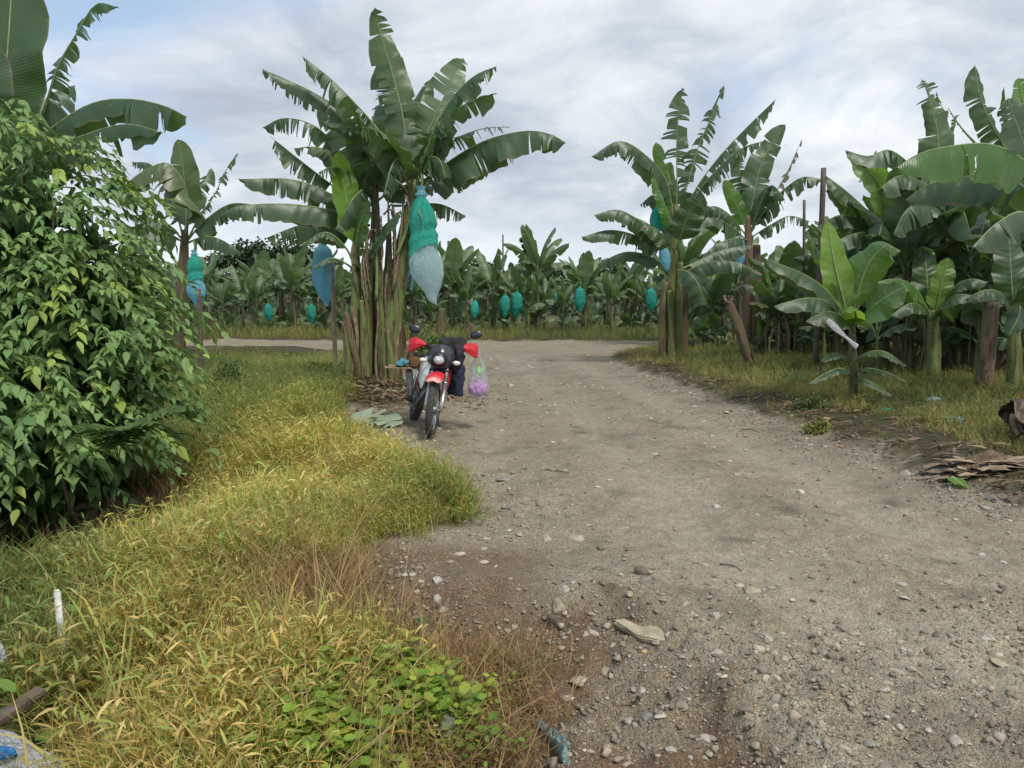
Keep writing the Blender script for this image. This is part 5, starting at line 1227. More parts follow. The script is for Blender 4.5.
LBL = ['dark leaved banana plant under the brown post', 'banana plant with drooping leaves directly behind the young bright one', 'banana plant in shade behind the two upright young leaves', 'banana plant at the right edge behind the leaning stump', 'tall banana plant deep in the stand near the right edge', 'banana plant deep in the stand under the torn upright leaves', 'banana plant deep in the stand left of the torn upright leaves', 'low banana plant behind the thin grey pole', 'short banana plant beside the broken leaning stump', 'short banana plant between the two tall plants at the bend', 'banana plant cut by the right picture edge in the stand', 'hindmost banana plant in the stand seen between nearer leaves', 'hindmost banana plant close to the right edge of the stand', 'hindmost banana plant behind the folded bright leaf', 'hindmost banana plant behind the brown post', 'low spreading banana plant behind the two upright young leaves', 'low spreading banana plant left of the leaning stump', 'middle height banana plant behind the bright young plant', 'low banana plant between the brown post and the bright young plant', 'low spreading banana plant touching the right picture edge', 'high crowned banana plant in the middle of the stand', 'low banana plant left of the thin grey pole', 'middle height banana plant deep behind the leaning stump', 'banana plant arching over the two upright young leaves', 'banana plant arching between the two young plants of the verge']
for i, ((x, y, d, h, s), lb) in enumerate(zip(STAND, LBL)):
    root, b0 = plant_root('banana_plant', x, y, d, lb, NEAR)
    grown(root, h, .11, 12, 2.2 * s, .42 * (.6 + .4 * s), seed=70 + i, mat='leaf', sub=(d < 20), res=.75, dead=3, suckers=2, lean=(.1 * math.sin(i * 2), .1), tat=(.2, .9), stem='stem_dark')
    for j in range(4):
        az = j * 1.7 + i; dead_leaf(root, (0, 0, h * (.55 + .12 * j)), (math.cos(az), math.sin(az), 0), 1.2 + .2 * (j % 2), .12, seed=i * 9 + j, mat='leaf_dead')
    if i in (5, 9, 10): pass

# ------------------------------------------------------------------ stumps
def stump(px, py, d, pts, r, label, mat, seed, jag=.2):
    p = P(px, py, d); p[2] = hz(p[0], p[1])
    t = thing('banana_stump', p, label, 'stump', 'cut banana stumps')
    q = [P(x, y, d) for x, y in pts]; q[0] = p - [0, 0, .1]
    o = pseudostem(t, q, [a * d / FPX for a in r], mat, off=p, seed=seed, k=18, name='trunk')
    for i in range(2):
        a = -2.4 + i * .7; k = np.array(q[0]) + [r[0] * .8 * d / FPX * math.cos(a), r[0] * .8 * d / FPX * math.sin(a), .08]; sheath_strip(t, k, .3 + .12 * (i % 3), .035, a, p, seed + i)
    for i in range(9):                                               # ragged torn top
        a = i * .7; k = np.array(q[-1]) + [r[-1] * .7 * d / FPX * math.cos(a), r[-1] * .7 * d / FPX * math.sin(a), -.10]; sheath_strip(t, k, jag * (.5 + .4 * ((i * 5) % 3)), .028, a, p, seed + 20 + i, 'sheath')
    return t
stump(752, 372, 17.5, [(752, 372), (744, 345), (735, 318), (728, 300)], [4.5, 5, 4.8, 3.5], 'broken brown stump leaning left beside the bend plant', 'stem_brown', 5, .16)
stump(982, 396, 12.0, [(982, 396), (986, 360), (990, 325), (993, 302)], [9, 7.5, 7, 7], 'reddish brown cut stump leaning right on the verge', 'stem_brown', 7, .08)
stump(1001, 366, 14.5, [(1001, 366), (1000, 345), (999, 325)], [6, 5.5, 5], 'short pale stump behind the reddish leaning stump', 'stem_brown', 9, .12)
stump(905, 355, 17.0, [(896, 356), (895, 335), (894, 318)], [4.5, 4, 3.5], 'short brown stump in the shade behind the young bright plant', 'stem_brown', 11, .12)

# ------------------------------------------------------------------ plantation rows beyond the cross road
protos = []
for i, (h, s, dd) in enumerate([(2.6, 1.0, 3), (2.9, 1.05, 4), (2.2, .9, 2), (2.5, 1.0, 5)]):
    r_ = thing('banana_plant', (0, 0, -50), 'banana plant in the plantation rows', 'banana plant', 'plantation rows beyond the cross road')
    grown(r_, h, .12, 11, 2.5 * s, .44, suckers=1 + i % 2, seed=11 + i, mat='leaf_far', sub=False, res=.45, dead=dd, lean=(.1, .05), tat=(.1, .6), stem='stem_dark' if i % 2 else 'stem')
    protos.append(r_)
def copy_tree(o, parent=None):
    c = o.copy(); COL.objects.link(c)
    if parent is not None: c.parent = parent
    for ch in list(o.children): copy_tree(ch, c)
    return c
rng = np.random.default_rng(77); first = [True] * 4; ROWS = []
for row, d in enumerate([42.5, 45.5, 49.0, 53.0, 58.0, 64.0]):
    x0, x1 = P(130 if row else 195, 330, d)[0], P(800, 330, d)[0]
    x = x0 + rng.uniform(0, 1.5)
    while x < x1:
        px = x / d * FPX + 512
        yy = d + (rng.uniform(-.6, 2.2) if row == 0 else rng.uniform(-1.6, 1.6))
        ROWS.append((x, yy, row, px)); x += rng.uniform(1.9, 3.0) * (1 if row < 3 else 1.25)
for d in (30.5, 33.5):
    for px in range(700, 1060, 60): ROWS.append(((px + rng.uniform(-15, 15) - 512) / FPX * d, d + rng.uniform(-1, 1), 9, px))
for x, yy, row, px in ROWS:
    k = int(rng.integers(0, 4))
    o = protos[k] if first[k] else copy_tree(protos[k]); first[k] = False
    s = rng.uniform(.66, 1.16) * (1.0 if row else .92); o.location = (x, yy, hz(x, yy)); o.rotation_euler = (rng.normal(0, .03), rng.normal(0, .03), rng.uniform(0, 6.28)); o.scale = (s, s, s * rng.uniform(.9, 1.08))
    where = 'left of the tallest clump' if px < 350 else ('right of the tallest clump' if px < 650 else 'behind the bend plant')
    depth = 'front far row' if row == 0 else ('rear far rows' if row < 9 else 'shaded rows')
    o['label'] = f'banana plant of the {depth} seen {where}'
    o['group'] = f'banana plants of the {depth} {where}'
for i, (px, py, d, L_, up, lb) in enumerate([(580, 286, 40.5, 1.35, 'bag_teal', 'teal bag hanging clear at the middle of the far row'), (651, 287, 39.5, 1.25, 'bag_teal', 'teal bag just left of the bend plant stems'), (708, 288, 28.5, .95, 'bag_teal', 'teal bag right of the bend plant stems'),
        (505, 294, 41, 1.2, 'bag_teal', 'teal bag left of an overlapping pair in the far row'), (517, 291, 42, 1.4, 'bag_teal', 'teal bag right of an overlapping pair in the far row'), (475, 300, 41, .95, 'bag_green', 'green bag in the far row nearest the motorcycle mirror'), (556, 292, 43, .7, 'bag_teal', 'small teal bag left of the clear hanging one'), (268, 303, 42, 1.0, 'bag_teal', 'teal bag low in the far row above the side road'), (311, 303, 42, 1.1, 'bag_teal', 'teal bag in the far row beside the pale pole')]):
    fruit_bag(P(px, py, d), L_, .27 * L_ / 1.2, lb, two=False, up=up, seed=30 + i, tail=.3, sway=(.05 * math.sin(i), 0))

# short mown stems at the front of the far row: pale stumps
for i, (px, h, lb) in enumerate([(470, .7, 'pale cut stump at the far road edge above the motorcycle mirror'), (441, 1.5, 'tall pale stump in the far row behind the motorcycle')]):
    d = 38.5 + i; b = P(px, 330, d); z0 = hz(b[0], b[1])
    t = thing('banana_stump', (b[0], b[1], z0), lb, 'stump', 'cut banana stumps'); pseudostem(t, [(0, 0, -.1), (.02, 0, h * .5), (.04, 0, h)], [.22, .2, .2], 'stem_brown', seed=i, name='trunk')
# ------------------------------------------------------------------ leafy shrub / climbing vine mass on the left
def shrub_leaf(rng, p, d, L_, w):
    """ovate pointed drooping leaf: 2 x 4 quads folded on the midrib"""
    d = d / np.linalg.norm(d); B = np.cross(d, [0, 0, 1.]) + rng.normal(0, .35, 3); B -= d * B.dot(d); B /= np.linalg.norm(B) + 1e-9; N = np.cross(B, d)
    s = np.array([0, .18, .45, .75, 1.0]); w_ = w * np.array([.12, .8, 1, .55, .03]); dr = -.25 * L_ * s ** 2
    V = []
    for q, ww, z in zip(s, w_, dr):
        c = p + d * q * L_ + [0, 0, z]; V += [c - B * ww + N * ww * .3, c, c + B * ww + N * ww * .3]
    i = np.array([0, 1, 3, 4, 6, 7, 9, 10]); return np.array(V), np.stack([i, i + 1, i + 4, i + 3], 1)

def make_shrub():
    rng = np.random.default_rng(33)
    c0 = np.array([-4.9, 7.5, hz(-4.9, 7.5)])
    t = thing('leafy_shrub', c0, 'big leafy shrub with drooping pointed leaves filling the left edge', 'shrub')
    LOB = [(np.array([-5.3, 7.7, 1.75]), np.array([1.45, 1.2, 1.62])), (np.array([-4.42, 7.45, 1.02]), np.array([.98, 1.1, 1.15])), (np.array([-5.1, 6.5, .55]), np.array([1.25, .9, 1.15])), (np.array([-4.3, 6.75, .25]), np.array([.65, .7, .65])), (np.array([-6.3, 7.2, 1.2]), np.array([1.3, 1.2, 1.6]))]
    ps = []; bp = MB()
    for li, (c, r) in enumerate(LOB):
        n = int(620 * (r[0] * r[2]) / 1.5)
        for _ in range(n):
            v = rng.normal(size=3); v /= np.linalg.norm(v)
            if v[1] > .55 or v[2] < -.75: continue
            sh = rng.uniform(.80, 1.04) + .14 * math.sin(5 * v[0] + 7 * v[2] + li) + (.12 * rng.random() if rng.random() < .06 else 0)
            p = c + v * r * sh
            inside = any((((p - c2) / r2) ** 2).sum() < .55 for j, (c2, r2) in enumerate(LOB) if j != li)
            if inside or vnoise(p[0] * 2.3 + 5, p[2] * 3.1 + .8 * p[1], 1.0, 6) < .27: continue
            z0 = hz(p[0], p[1])
            if p[2] < z0 + .55 + .25 * math.sin(p[0] * 4): continue
            o = np.array([v[0], v[1], 0]); o /= np.linalg.norm(o) + 1e-6
            a = rng.normal(0, .5); o = np.array([o[0] * math.cos(a) - o[1] * math.sin(a), o[0] * math.sin(a) + o[1] * math.cos(a), 0])
            ln = rng.uniform(.22, .5); s = np.linspace(0, 1, 5); up = max(0, v[2])
            tw = p + np.outer(s * ln, o) + np.outer(.18 * ln * np.sin(s * 2.2) * (0.5 + up) - .75 * ln * s ** 2, [0, 0, 1])
            vv, q = ribbon(tw, np.array([.006, .005, .004, .003, .002]), np.broadcast_to([o[1], -o[0], .2], (5, 3))); ps.append((vv, q, np.array([.10, .11, .035])))
            g = rng.random(); g = np.clip(.5 * g + .9 * (vnoise(p[0] * 1.9 + p[1], p[2] * 1.9, 1.0, 3) - .2), 0, 1); tone = np.array([.10, .185, .068]) * (1 - g) + np.array([.205, .325, .105]) * g
            if rng.random() < .10: tone = np.array([.25, .34, .08])
            side = np.array([-o[1], o[0], 0])
            for k in range(int(rng.integers(8, 13))):
                f = (k + .5) / 11; f = min(f, 1); q0 = np.array([np.interp(f, s, tw[:, i]) for i in range(3)])
                d = side * (1 if k % 2 else -1) * rng.uniform(.3, .8) + o * rng.uniform(.3, .9) + np.array([0, 0, -rng.uniform(.0, .95)])
                L_ = rng.uniform(.078, .135); L_ *= 1.0 if rng.random() < .7 else rng.uniform(.55, 1.35); vv, q = shrub_leaf(rng, q0, d, L_, L_ * rng.uniform(.22, .30))
                ps.append((vv, q, tone * rng.uniform(.8, 1.25) * (np.array([1.1, 1.05, 1]) if f > .8 else 1)))
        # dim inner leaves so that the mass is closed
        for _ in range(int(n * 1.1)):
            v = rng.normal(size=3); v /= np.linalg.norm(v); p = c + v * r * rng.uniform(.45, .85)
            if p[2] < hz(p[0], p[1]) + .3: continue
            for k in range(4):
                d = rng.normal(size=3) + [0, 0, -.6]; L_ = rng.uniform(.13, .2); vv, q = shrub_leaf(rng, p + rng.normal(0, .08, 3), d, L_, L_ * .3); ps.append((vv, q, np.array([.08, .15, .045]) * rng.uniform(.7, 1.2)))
        for k in range(9):
            v = rng.normal(size=3); v[2] = abs(v[2]); v /= np.linalg.norm(v); e = c + v * r * .85; b0_ = np.array([c[0] + rng.normal(0, .25), c[1] + rng.normal(0, .2), hz(c[0], c[1]) - .05])
            m = (b0_ + e) / 2 + rng.normal(0, .15, 3); bp.tube(catmull([b0_, m, e], 8), [.028, .018, .007], 6)
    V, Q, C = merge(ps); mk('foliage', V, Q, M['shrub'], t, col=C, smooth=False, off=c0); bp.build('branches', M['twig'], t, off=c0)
make_shrub()

def fern(px, py, d, n, L_, label, seed, az=None, col=(.07, .125, .035)):
    rng = np.random.default_rng(seed); p = P(px, py, d); z0 = hz(p[0], p[1]); ps = []
    t = thing('fern', (p[0], p[1], z0), label, 'fern'); p0 = np.array([p[0], p[1], z0])
    for i in range(n):
        a = rng.uniform(0, 6.28) if az is None else az[i]; s = np.linspace(0, 1, 16); th = .25 + 1.35 * s; l = L_ * rng.uniform(.8, 1.15)
        xx = np.cumsum(np.sin(th)) / 16 * l; zz_ = np.cumsum(np.cos(th)) / 16 * l
        pts = p0 + np.outer(xx, [math.cos(a), math.sin(a), 0]) + np.outer(zz_ + (p[2] - z0), [0, 0, 1]); side = np.array([-math.sin(a), math.cos(a), 0])
        vv, q = ribbon(pts, np.linspace(.006, .002, 16), np.broadcast_to([0, 0, 1.], (16, 3))); ps.append((vv, q, np.array([.12, .13, .04])))
        for k in range(3, 16):
            for sg in (-1, 1):
                w = .30 * l * math.sin(PI * min(1, (k / 16) * .85 + .12)) ** .8
                vv, q = shrub_leaf(rng, pts[k], side * sg + (pts[k] - pts[k - 1]) * 4, w, w * .17); ps.append((vv, q, np.array(col) * rng.uniform(.85, 1.2)))
    V, Q, C = merge(ps); mk('fronds', V, Q, M['shrub'], t, col=C, smooth=False, off=p0)
fern(118, 462, 6.2, 5, .75, 'feathery fern growing out of the foot of the leafy shrub', 4, [.1, -.5, -1.1, .8, -1.6])

def bush(px, py, d, w_, h, label, seed, col=(.06, .105, .032), col2=(.10, .15, .045), leaf=.06, n=420, name='bush', mat='shrub'):
    rng = np.random.default_rng(seed); p = P(px, py, d); p[2] = hz(p[0], p[1]); ps = []; b = MB()
    t = thing(name, p, label, 'bush', 'small bushes')
    for _ in range(n):
        v = rng.normal(size=3); v[2] = abs(v[2]); v /= np.linalg.norm(v); q0 = p + v * np.array([w_, w_ * .8, h]) * rng.uniform(.45, 1.05) * (.8 + .25 * math.sin(4 * v[0] + 5 * v[2] + seed))
        for k in range(4):
            d_ = v + rng.normal(0, .7, 3); l = leaf * rng.uniform(.6, 1.3); vv, q = shrub_leaf(rng, q0 + rng.normal(0, leaf * .6, 3), d_, l, l * .28); ps.append((vv, q, (np.array(col) if rng.random() < .6 else np.array(col2)) * rng.uniform(.75, 1.2)))
    for k in range(7):
        v = rng.normal(size=3); v[2] = abs(v[2]) + .4; v /= np.linalg.norm(v); b.tube(catmull([p - [0, 0, .05], p + v * np.array([w_, w_, h]) * .45 + rng.normal(0, .03, 3), p + v * np.array([w_, w_, h]) * .9], 6), [.012, .008, .004], 5)
    V, Q, C = merge(ps); mk('foliage', V, Q, M[mat], t, col=C, smooth=False, off=p); b.build('stems', M['twig'], t, off=p)
bush(226, 390, 15.0, .55, .62, 'dark green bush in the grass left of the tallest clump', 41, n=520)
bush(330, 372, 16.0, 1.0, .42, 'low grassy green bush beside the pale pole', 42, (.09, .14, .035), (.14, .19, .05), .07, 420)
bush(248, 372, 19.0, .9, .45, 'low dark patch of bush toward the gravel side road', 43, n=380)
bush(432, 340, 22.0, .9, 1.25, 'feathery light green bush behind the motorcycle mirror', 44, (.08, .14, .04), (.13, .2, .06), .12, 420)
bush(812, 402, 11.0, .28, .25, 'small herb at the verge left of the young plant', 45, n=130, leaf=.05)
bush(818, 432, 9.6, .22, .16, 'yellow green tuft of weeds on the edge of the track', 46, (.16, .19, .04), (.26, .26, .07), .05, 130)

# ------------------------------------------------------------------ trees beyond the plantation
def tree(px, d, h, w_, label, seed, shape='round', col=(.040, .065, .030)):
    rng = np.random.default_rng(seed); x = P(px, 300, d)[0]; z0 = hz(x, d); p = np.array([x, d, z0]); ps = []; b = MB()
    t = thing('tree', p, label, 'tree', 'trees beyond the plantation')
    b.tube(catmull([p - [0, 0, .3], p + [.02 * h, 0, .4 * h], p + [0, 0, .85 * h]], 10), [.028 * h, .02 * h, .006 * h], 9); cl = []
    if shape == 'round':
        for k in range(15):
            a = rng.uniform(0, 6.28); e = rng.uniform(-.25, 1.0); rr = w_ * rng.uniform(.45, .95) * math.cos(max(-.3, e) * 1.2)
            cl.append((np.array([rr * math.cos(a), rr * math.sin(a), h * (.62 + .30 * e)]), w_ * rng.uniform(.28, .5)))
        for c, r in cl[:8]: b.tube(catmull([p + [0, 0, .35 * h], p + c * np.array([.5, .5, .8]), p + c], 6), [.012 * h, .007 * h, .003 * h], 6)
    else:
        for k in range(18):
            f = k / 17; cl.append((np.array([rng.normal(0, .12) * w_, rng.normal(0, .12) * w_, h * (.28 + .72 * f)]), w_ * (1.02 - f * .93) * rng.uniform(.6, 1.1)))
    for c, r in cl:
        for _ in range(150):
            v = rng.normal(size=3); v /= np.linalg.norm(v); q0 = p + c + v * r * rng.uniform(.55, 1.08) * np.array([1, 1, .72 if shape == 'round' else .6]); d_ = v + rng.normal(0, .5, 3)
            if shape != 'round': d_[2] -= .8
            l = .055 * h * rng.uniform(.6, 1.3) * (1 if shape == 'round' else .8); vv, q = shrub_leaf(rng, q0, d_, l, l * .36); ps.append((vv, q, np.array(col) * rng.uniform(.6, 1.5)))
    V, Q, C = merge(ps); mk('crown', V, Q, M['crown'], t, col=C, smooth=False, off=p); b.build('trunk', M['bark'], t, off=p)
for i, (px, d, h, w_, lb, sh) in enumerate([(284, 115, 12.2, 5.8, 'broad round tree on the horizon left of the tallest clump, tallest there', 'round'), (252, 125, 12.0, 4.4, 'round tree on the horizon left of the broadest one', 'round'), (307, 130, 11.5, 4.0, 'smaller round tree on the horizon right of the broadest one', 'round'), (226, 140, 11.5, 5.0, 'round tree on the horizon beside the blue bag by the shrub', 'round'),
        (526, 120, 12.6, 2.6, 'tall conical dark tree rising above the middle rows', 'cone'), (540, 135, 10.0, 3.4, 'small tree just right of the tall conical tree', 'round'), (482, 150, 10.5, 4.0, 'low tree on the horizon left of the wooden pole', 'round'), (448, 150, 10.0, 4.6, 'low tree on the horizon below the small power poles', 'round'), (610, 140, 10.5, 4.6, 'low round tree on the horizon left of the bend plant', 'round'), (572, 150, 10.0, 5.0, 'low broad tree on the horizon at the middle right', 'round')]):
    tree(px, d, h, w_, lb, 60 + i, sh)

def far_wood():
    rng = np.random.default_rng(5); T = []
    for _ in range(5):
        ps = []
        for _ in range(90):
            v = rng.normal(size=3); v /= np.linalg.norm(v); vv, q = shrub_leaf(rng, v * [1.6, 1.2, 1.1], v + rng.normal(0, .5, 3), .6, .2); ps.append((vv, q, np.ones(3) * rng.uniform(.6, 1.4)))
        T.append(merge(ps))
    n = 700; x = rng.uniform(-190, 200, n); y = rng.uniform(150, 190, n); z = rng.uniform(0, 6.6, n) * (.75 + .5 * fbm(x, y * 0, .06, 3))
    o = scatter('distant_woodland', T, np.stack([x, y, z], 1), rng.uniform(0, 6.28, n), rng.uniform(1.2, 2.6, n), np.tile((.065, .085, .06), (n, 1)), M['crown'], seed=3); tag(o, kind='stuff')
far_wood()

def utility_pole(px, d, h, label, arms):
    x = P(px, 300, d)[0]; z0 = hz(x, d); t = thing('utility_pole', (x, d, z0), label, 'utility pole', 'poles beyond the plantation')
    b = MB(); b.tube([(0, 0, -.3), (0, 0, h * .5), (0, 0, h)], [.16, .13, .10], 10); b.build('post', M['wood'], t)
    for k in range(arms):
        b = MB(); b.box((0, -.13, h - .5 - 1.1 * k), (2.6, .12, .14), None, .02)
        for q in (-1.15, -.4, .4, 1.15): b.tube([(q, -.13, h - .43 - 1.1 * k), (q, -.13, h - .2 - 1.1 * k)], .05, 8)
        b.build('crossarm', M['wood'], t)
utility_pole(503, 100, 11.2, 'plain tall pole rising above the far rows left of the conical tree', 0)
utility_pole(456, 150, 12.2, 'distant power pole with crossarm, left of a pair', 1); utility_pole(471, 150, 12.4, 'distant power pole with crossarm, right of a pair', 1)

# ------------------------------------------------------------------ the motorcycle
M['rubber'] = plain('tyre_rubber', (.050, .047, .043), .85, scale=60, bump=.4)
M['chrome'] = plain('brushed_metal', (.55, .55, .54), .32, .9, var=.12, scale=60, bump=.05)
M['steel'] = plain('dull_steel', (.30, .30, .30), .45, .8, var=.2, scale=40, bump=.1)
M['black'] = plain('black_plastic', (.016, .016, .018), .42, var=.3)
M['satin'] = plain('dark_visor', (.035, .038, .045), .25, 0, .6, var=.2)
M['red'] = plain('red_plastic', (.52, .018, .03), .38, 0, .5, var=.12)
M['red_faded'] = plain('sun_bleached_red', (.62, .30, .24), .5, var=.2)
M['maroon'] = plain('maroon_frame', (.13, .012, .016), .4)
M['white'] = plain('white_panel', (.60, .62, .63), .35, var=.08)
M['engine'] = plain('engine_casting', (.085, .085, .085), .5, .5, var=.4, scale=30, bump=.3)
M['seat'] = plain('seat_cover', (.02, .02, .021), .6)
t_ = NT('lamp_glass'); vz = t_.n('ShaderNodeTexVoronoi'); vz.inputs['Scale'].default_value = 26
M['lens'] = t_.done(t_.pbr(t_.ramp(vz.outputs['Distance'], [(.0, (.85, .86, .88)), (.45, (.58, .60, .63)), (.8, (.36, .37, .40))]), .08, .15, .9, t_.bump(vz.outputs['Distance'], .5, .01)))
M['mirror_back'] = plain('mirror_shell', (.018, .02, .026), .3, 0, .6)
M['amber'] = plain('indicator_lens', (.62, .60, .56), .25)
M['denim'] = plain('navy_cloth', (.013, .018, .045), .9, var=.35, scale=18, bump=.5, bd=.01)
M['jacket'] = plain('black_cloth', (.012, .013, .016), .85, var=.35, scale=18, bump=.5, bd=.01)
M['brown'] = plain('brown_fibre', (.12, .062, .022), .8, var=.3, scale=40, bump=.4)
M['cyan'] = film_mat('light_blue_cloth', (.18, .55, .68), .25, 1.0, 40)
M['shop_bag'] = film_mat('thin_white_film', (.74, .80, .80), .45, .42, 26)
M['purple'] = plain('purple_goods', (.55, .22, .62), .6, var=.35, scale=60, bump=.5)
M['lime'] = plain('bright_green_goods', (.16, .62, .06), .5, var=.25, scale=50)

pf, pr = G(426, 437), G(409, 416)
fwd = np.array([.26, -1.0]); fwd /= np.linalg.norm(fwd)
ctr = pf[:2] - fwd * .66; BZ = hz(*ctr) + .0
LEAN, STEER = R(-15), R(-20)
BM = Matrix.Translation((ctr[0], ctr[1], BZ)) @ Matrix.Rotation(math.atan2(fwd[1], fwd[0]), 4, 'Z') @ Matrix.Rotation(LEAN, 4, 'X') @ Matrix.Scale(1.05, 4)
bike = thing('motorcycle', (0, 0, 0), 'red and black trail motorcycle parked on the left of the dirt track', 'motorcycle'); bike.matrix_world = BM
AX0, AX1 = Vector((.66, 0, .33)), Vector((.36, 0, .92)); ax = (AX1 - AX0).normalized()
SM = Matrix.Translation(AX0) @ Matrix.Rotation(-STEER if False else STEER, 4, ax) @ Matrix.Translation(-AX0)
def part(name, b, mat, M_=None, parent=bike): return b.build(name, M[mat], parent, M=M_)

def wheel(c, r, wt, M_, rear=False):
    e = bpy.data.objects.new('wheel', None); link(e, bike)
    k, m = 96, 14; V = []; F = []
    for i in range(k):
        a = 2 * PI * i / k
        for j in range(m):
            q = 2 * PI * j / m; lug = .012 * (math.cos(q) > .25) * ((i + (j % 2) * 2) % 4 < 2)
            rr = r - wt * .62 + (wt * .62 + lug) * math.cos(q); yy = (wt * .5 + lug * .3) * math.sin(q)
            V.append((c[0] + rr * math.cos(a), yy, c[2] + rr * math.sin(a)))
    F = [[i * m + j, ((i + 1) % k) * m + j, ((i + 1) % k) * m + (j + 1) % m, i * m + (j + 1) % m] for i in range(k) for j in range(m)]
    b = MB(); b.add(V, F); b.build('tyre', M['rubber'], e, M=M_, smooth=False)
    ri = r - wt * 1.18; b = MB(); k2 = 48; V = []; pr_ = [(ri, -.022), (ri + .014, -.026), (ri + .014, .026), (ri, .022), (ri - .008, 0)]
    for i in range(k2):
        a = 2 * PI * i / k2
        for q, yy in pr_: V.append((c[0] + q * math.cos(a), yy, c[2] + q * math.sin(a)))
    b.add(V, [[i * 5 + j, ((i + 1) % k2) * 5 + j, ((i + 1) % k2) * 5 + (j + 1) % 5, i * 5 + (j + 1) % 5] for i in range(k2) for j in range(5)]); b.build('rim', M['chrome'], e, M=M_)
    b = MB()
    for i in range(32):
        a = 2 * PI * i / 32; a2 = a + (.35 if i % 2 else -.35); sy = .03 if i % 4 < 2 else -.03
        b.tube([(c[0] + .035 * math.cos(a2), sy, c[2] + .035 * math.sin(a2)), (c[0] + ri * math.cos(a), 0, c[2] + ri * math.sin(a))], .0022, 5)
    b.build('spokes', M['chrome'], e, M=M_)
    b = MB(); b.tube([(c[0], -.06, c[2]), (c[0], -.035, c[2]), (c[0], .035, c[2]), (c[0], .06, c[2])], [.03, .05, .05, .03], 16); b.build('hub', M['steel'], e, M=M_)
    b = MB(); sgn = -1 if rear else 1; b.tube([(c[0], sgn * .052, c[2]), (c[0], sgn * .058, c[2])], .11, 28); b.build('brake_disc', M['steel'], e, M=M_)
wheel((.66, 0, .33), .335, .085, SM); wheel((-.64, 0, .315), .315, .11, None, True)
for sg in (-1, 1):
    b = MB(); y = .092 * sg; q = lambda s: AX0.lerp(AX1, s) + Vector((0, y, 0))
    b.tube([q(-.03), q(.2), q(.52)], [.026, .028, .028], 12); b.tube([q(.52), q(.56)], [.034, .034], 12); b.tube([q(.56), q(1.12)], .02, 12); b.tube([(AX0.x, y * .4, AX0.z), (AX0.x, y * 1.2, AX0.z)], .016, 8); part('fork_leg', b, 'chrome', SM)
b = MB()
for s in (.80, 1.08): c = AX0.lerp(AX1, s); b.box(c, (.07, .25, .035), Matrix.Rotation(R(27), 3, 'Y'), .01)
part('triple_clamp', b, 'black', SM)
def plate(prof, th=.006):
    """curved panel from cross sections: list of (x, z, half width, crown)"""
    V = []; m = 9
    for x, z, w_, cr in prof:
        for j in range(m): u = -1 + 2 * j / (m - 1); V.append((x, u * w_, z - cr * u * u))
    n = len(prof); F = [[i * m + j, i * m + j + 1, (i + 1) * m + j + 1, (i + 1) * m + j] for i in range(n - 1) for j in range(m - 1)]
    V = np.array(V); k = len(V); V = np.concatenate([V, V - [0, 0, th]]); F = F + [[a + k for a in f[::-1]] for f in F]
    for i in range(n - 1): F += [[i * m, (i + 1) * m, (i + 1) * m + k, i * m + k], [i * m + m - 1, i * m + m - 1 + k, (i + 1) * m + m - 1 + k, (i + 1) * m + m - 1]]
    F += [[j, j + k, j + 1 + k, j + 1] for j in range(m - 1)] + [[(n - 1) * m + j, (n - 1) * m + j + 1, (n - 1) * m + j + 1 + k, (n - 1) * m + j + k] for j in range(m - 1)]
    return V, F
b = MB(); b.add(*plate([(.24, .70, .07, .02), (.40, .775, .085, .03), (.58, .79, .10, .035), (.74, .765, .105, .04), (.82, .735, .10, .04)])); fe = part('front_fender', b, 'red', SM)
b = MB(); b.add(*plate([(.822, .734, .098, .04), (.86, .71, .085, .035), (.885, .69, .05, .02)])); b.build('fender_tip', M['red_faded'], fe, M=SM)
b = MB(); b.ell((.53, 0, .935), (.06, .088, .088), None, 24, 14); b.tube([(.42, 0, .94), (.49, 0, .936), (.535, 0, .934)], [.06, .094, .096], 24, True); part('headlight_shell', b, 'black', SM)
b = MB(); b.ell((.545, 0, .930), (.052, .074, .066), None, 24, 14); part('headlight', b, 'lens', SM)
V = []; m = 15; prof = [(.50, .83, .12), (.515, .90, .155), (.505, .97, .165), (.475, 1.04, .155), (.44, 1.09, .13), (.415, 1.115, .09)]
for x, z, w_ in prof:
    for j in range(m): u = -1 + 2 * j / (m - 1); V.append((x - .10 * u * u + .02 * (1 - u * u), u * w_, z))
F = [[i * m + j, i * m + j + 1, (i + 1) * m + j + 1, (i + 1) * m + j] for i in range(len(prof) - 1) for j in range(m - 1)]
V = np.array(V); k = len(V); Vb = V - [.012, 0, 0]; F2 = F + [[a + k for a in f[::-1]] for f in F]
n_ = len(prof)
F2 += [[(n_ - 1) * m + j, (n_ - 1) * m + j + 1, (n_ - 1) * m + j + 1 + k, (n_ - 1) * m + j + k] for j in range(m - 1)]
b = MB(); b.add(np.concatenate([V, Vb]), F2); part('headlight_cowl', b, 'satin', SM)
b = MB(); hb = catmull([(.20, -.41, 1.07), (.27, -.24, 1.10), (.34, -.08, 1.03), (.34, .08, 1.03), (.27, .24, 1.10), (.20, .41, 1.07)], 26); b.tube(hb, .012, 10); part('handlebar', b, 'black', SM)
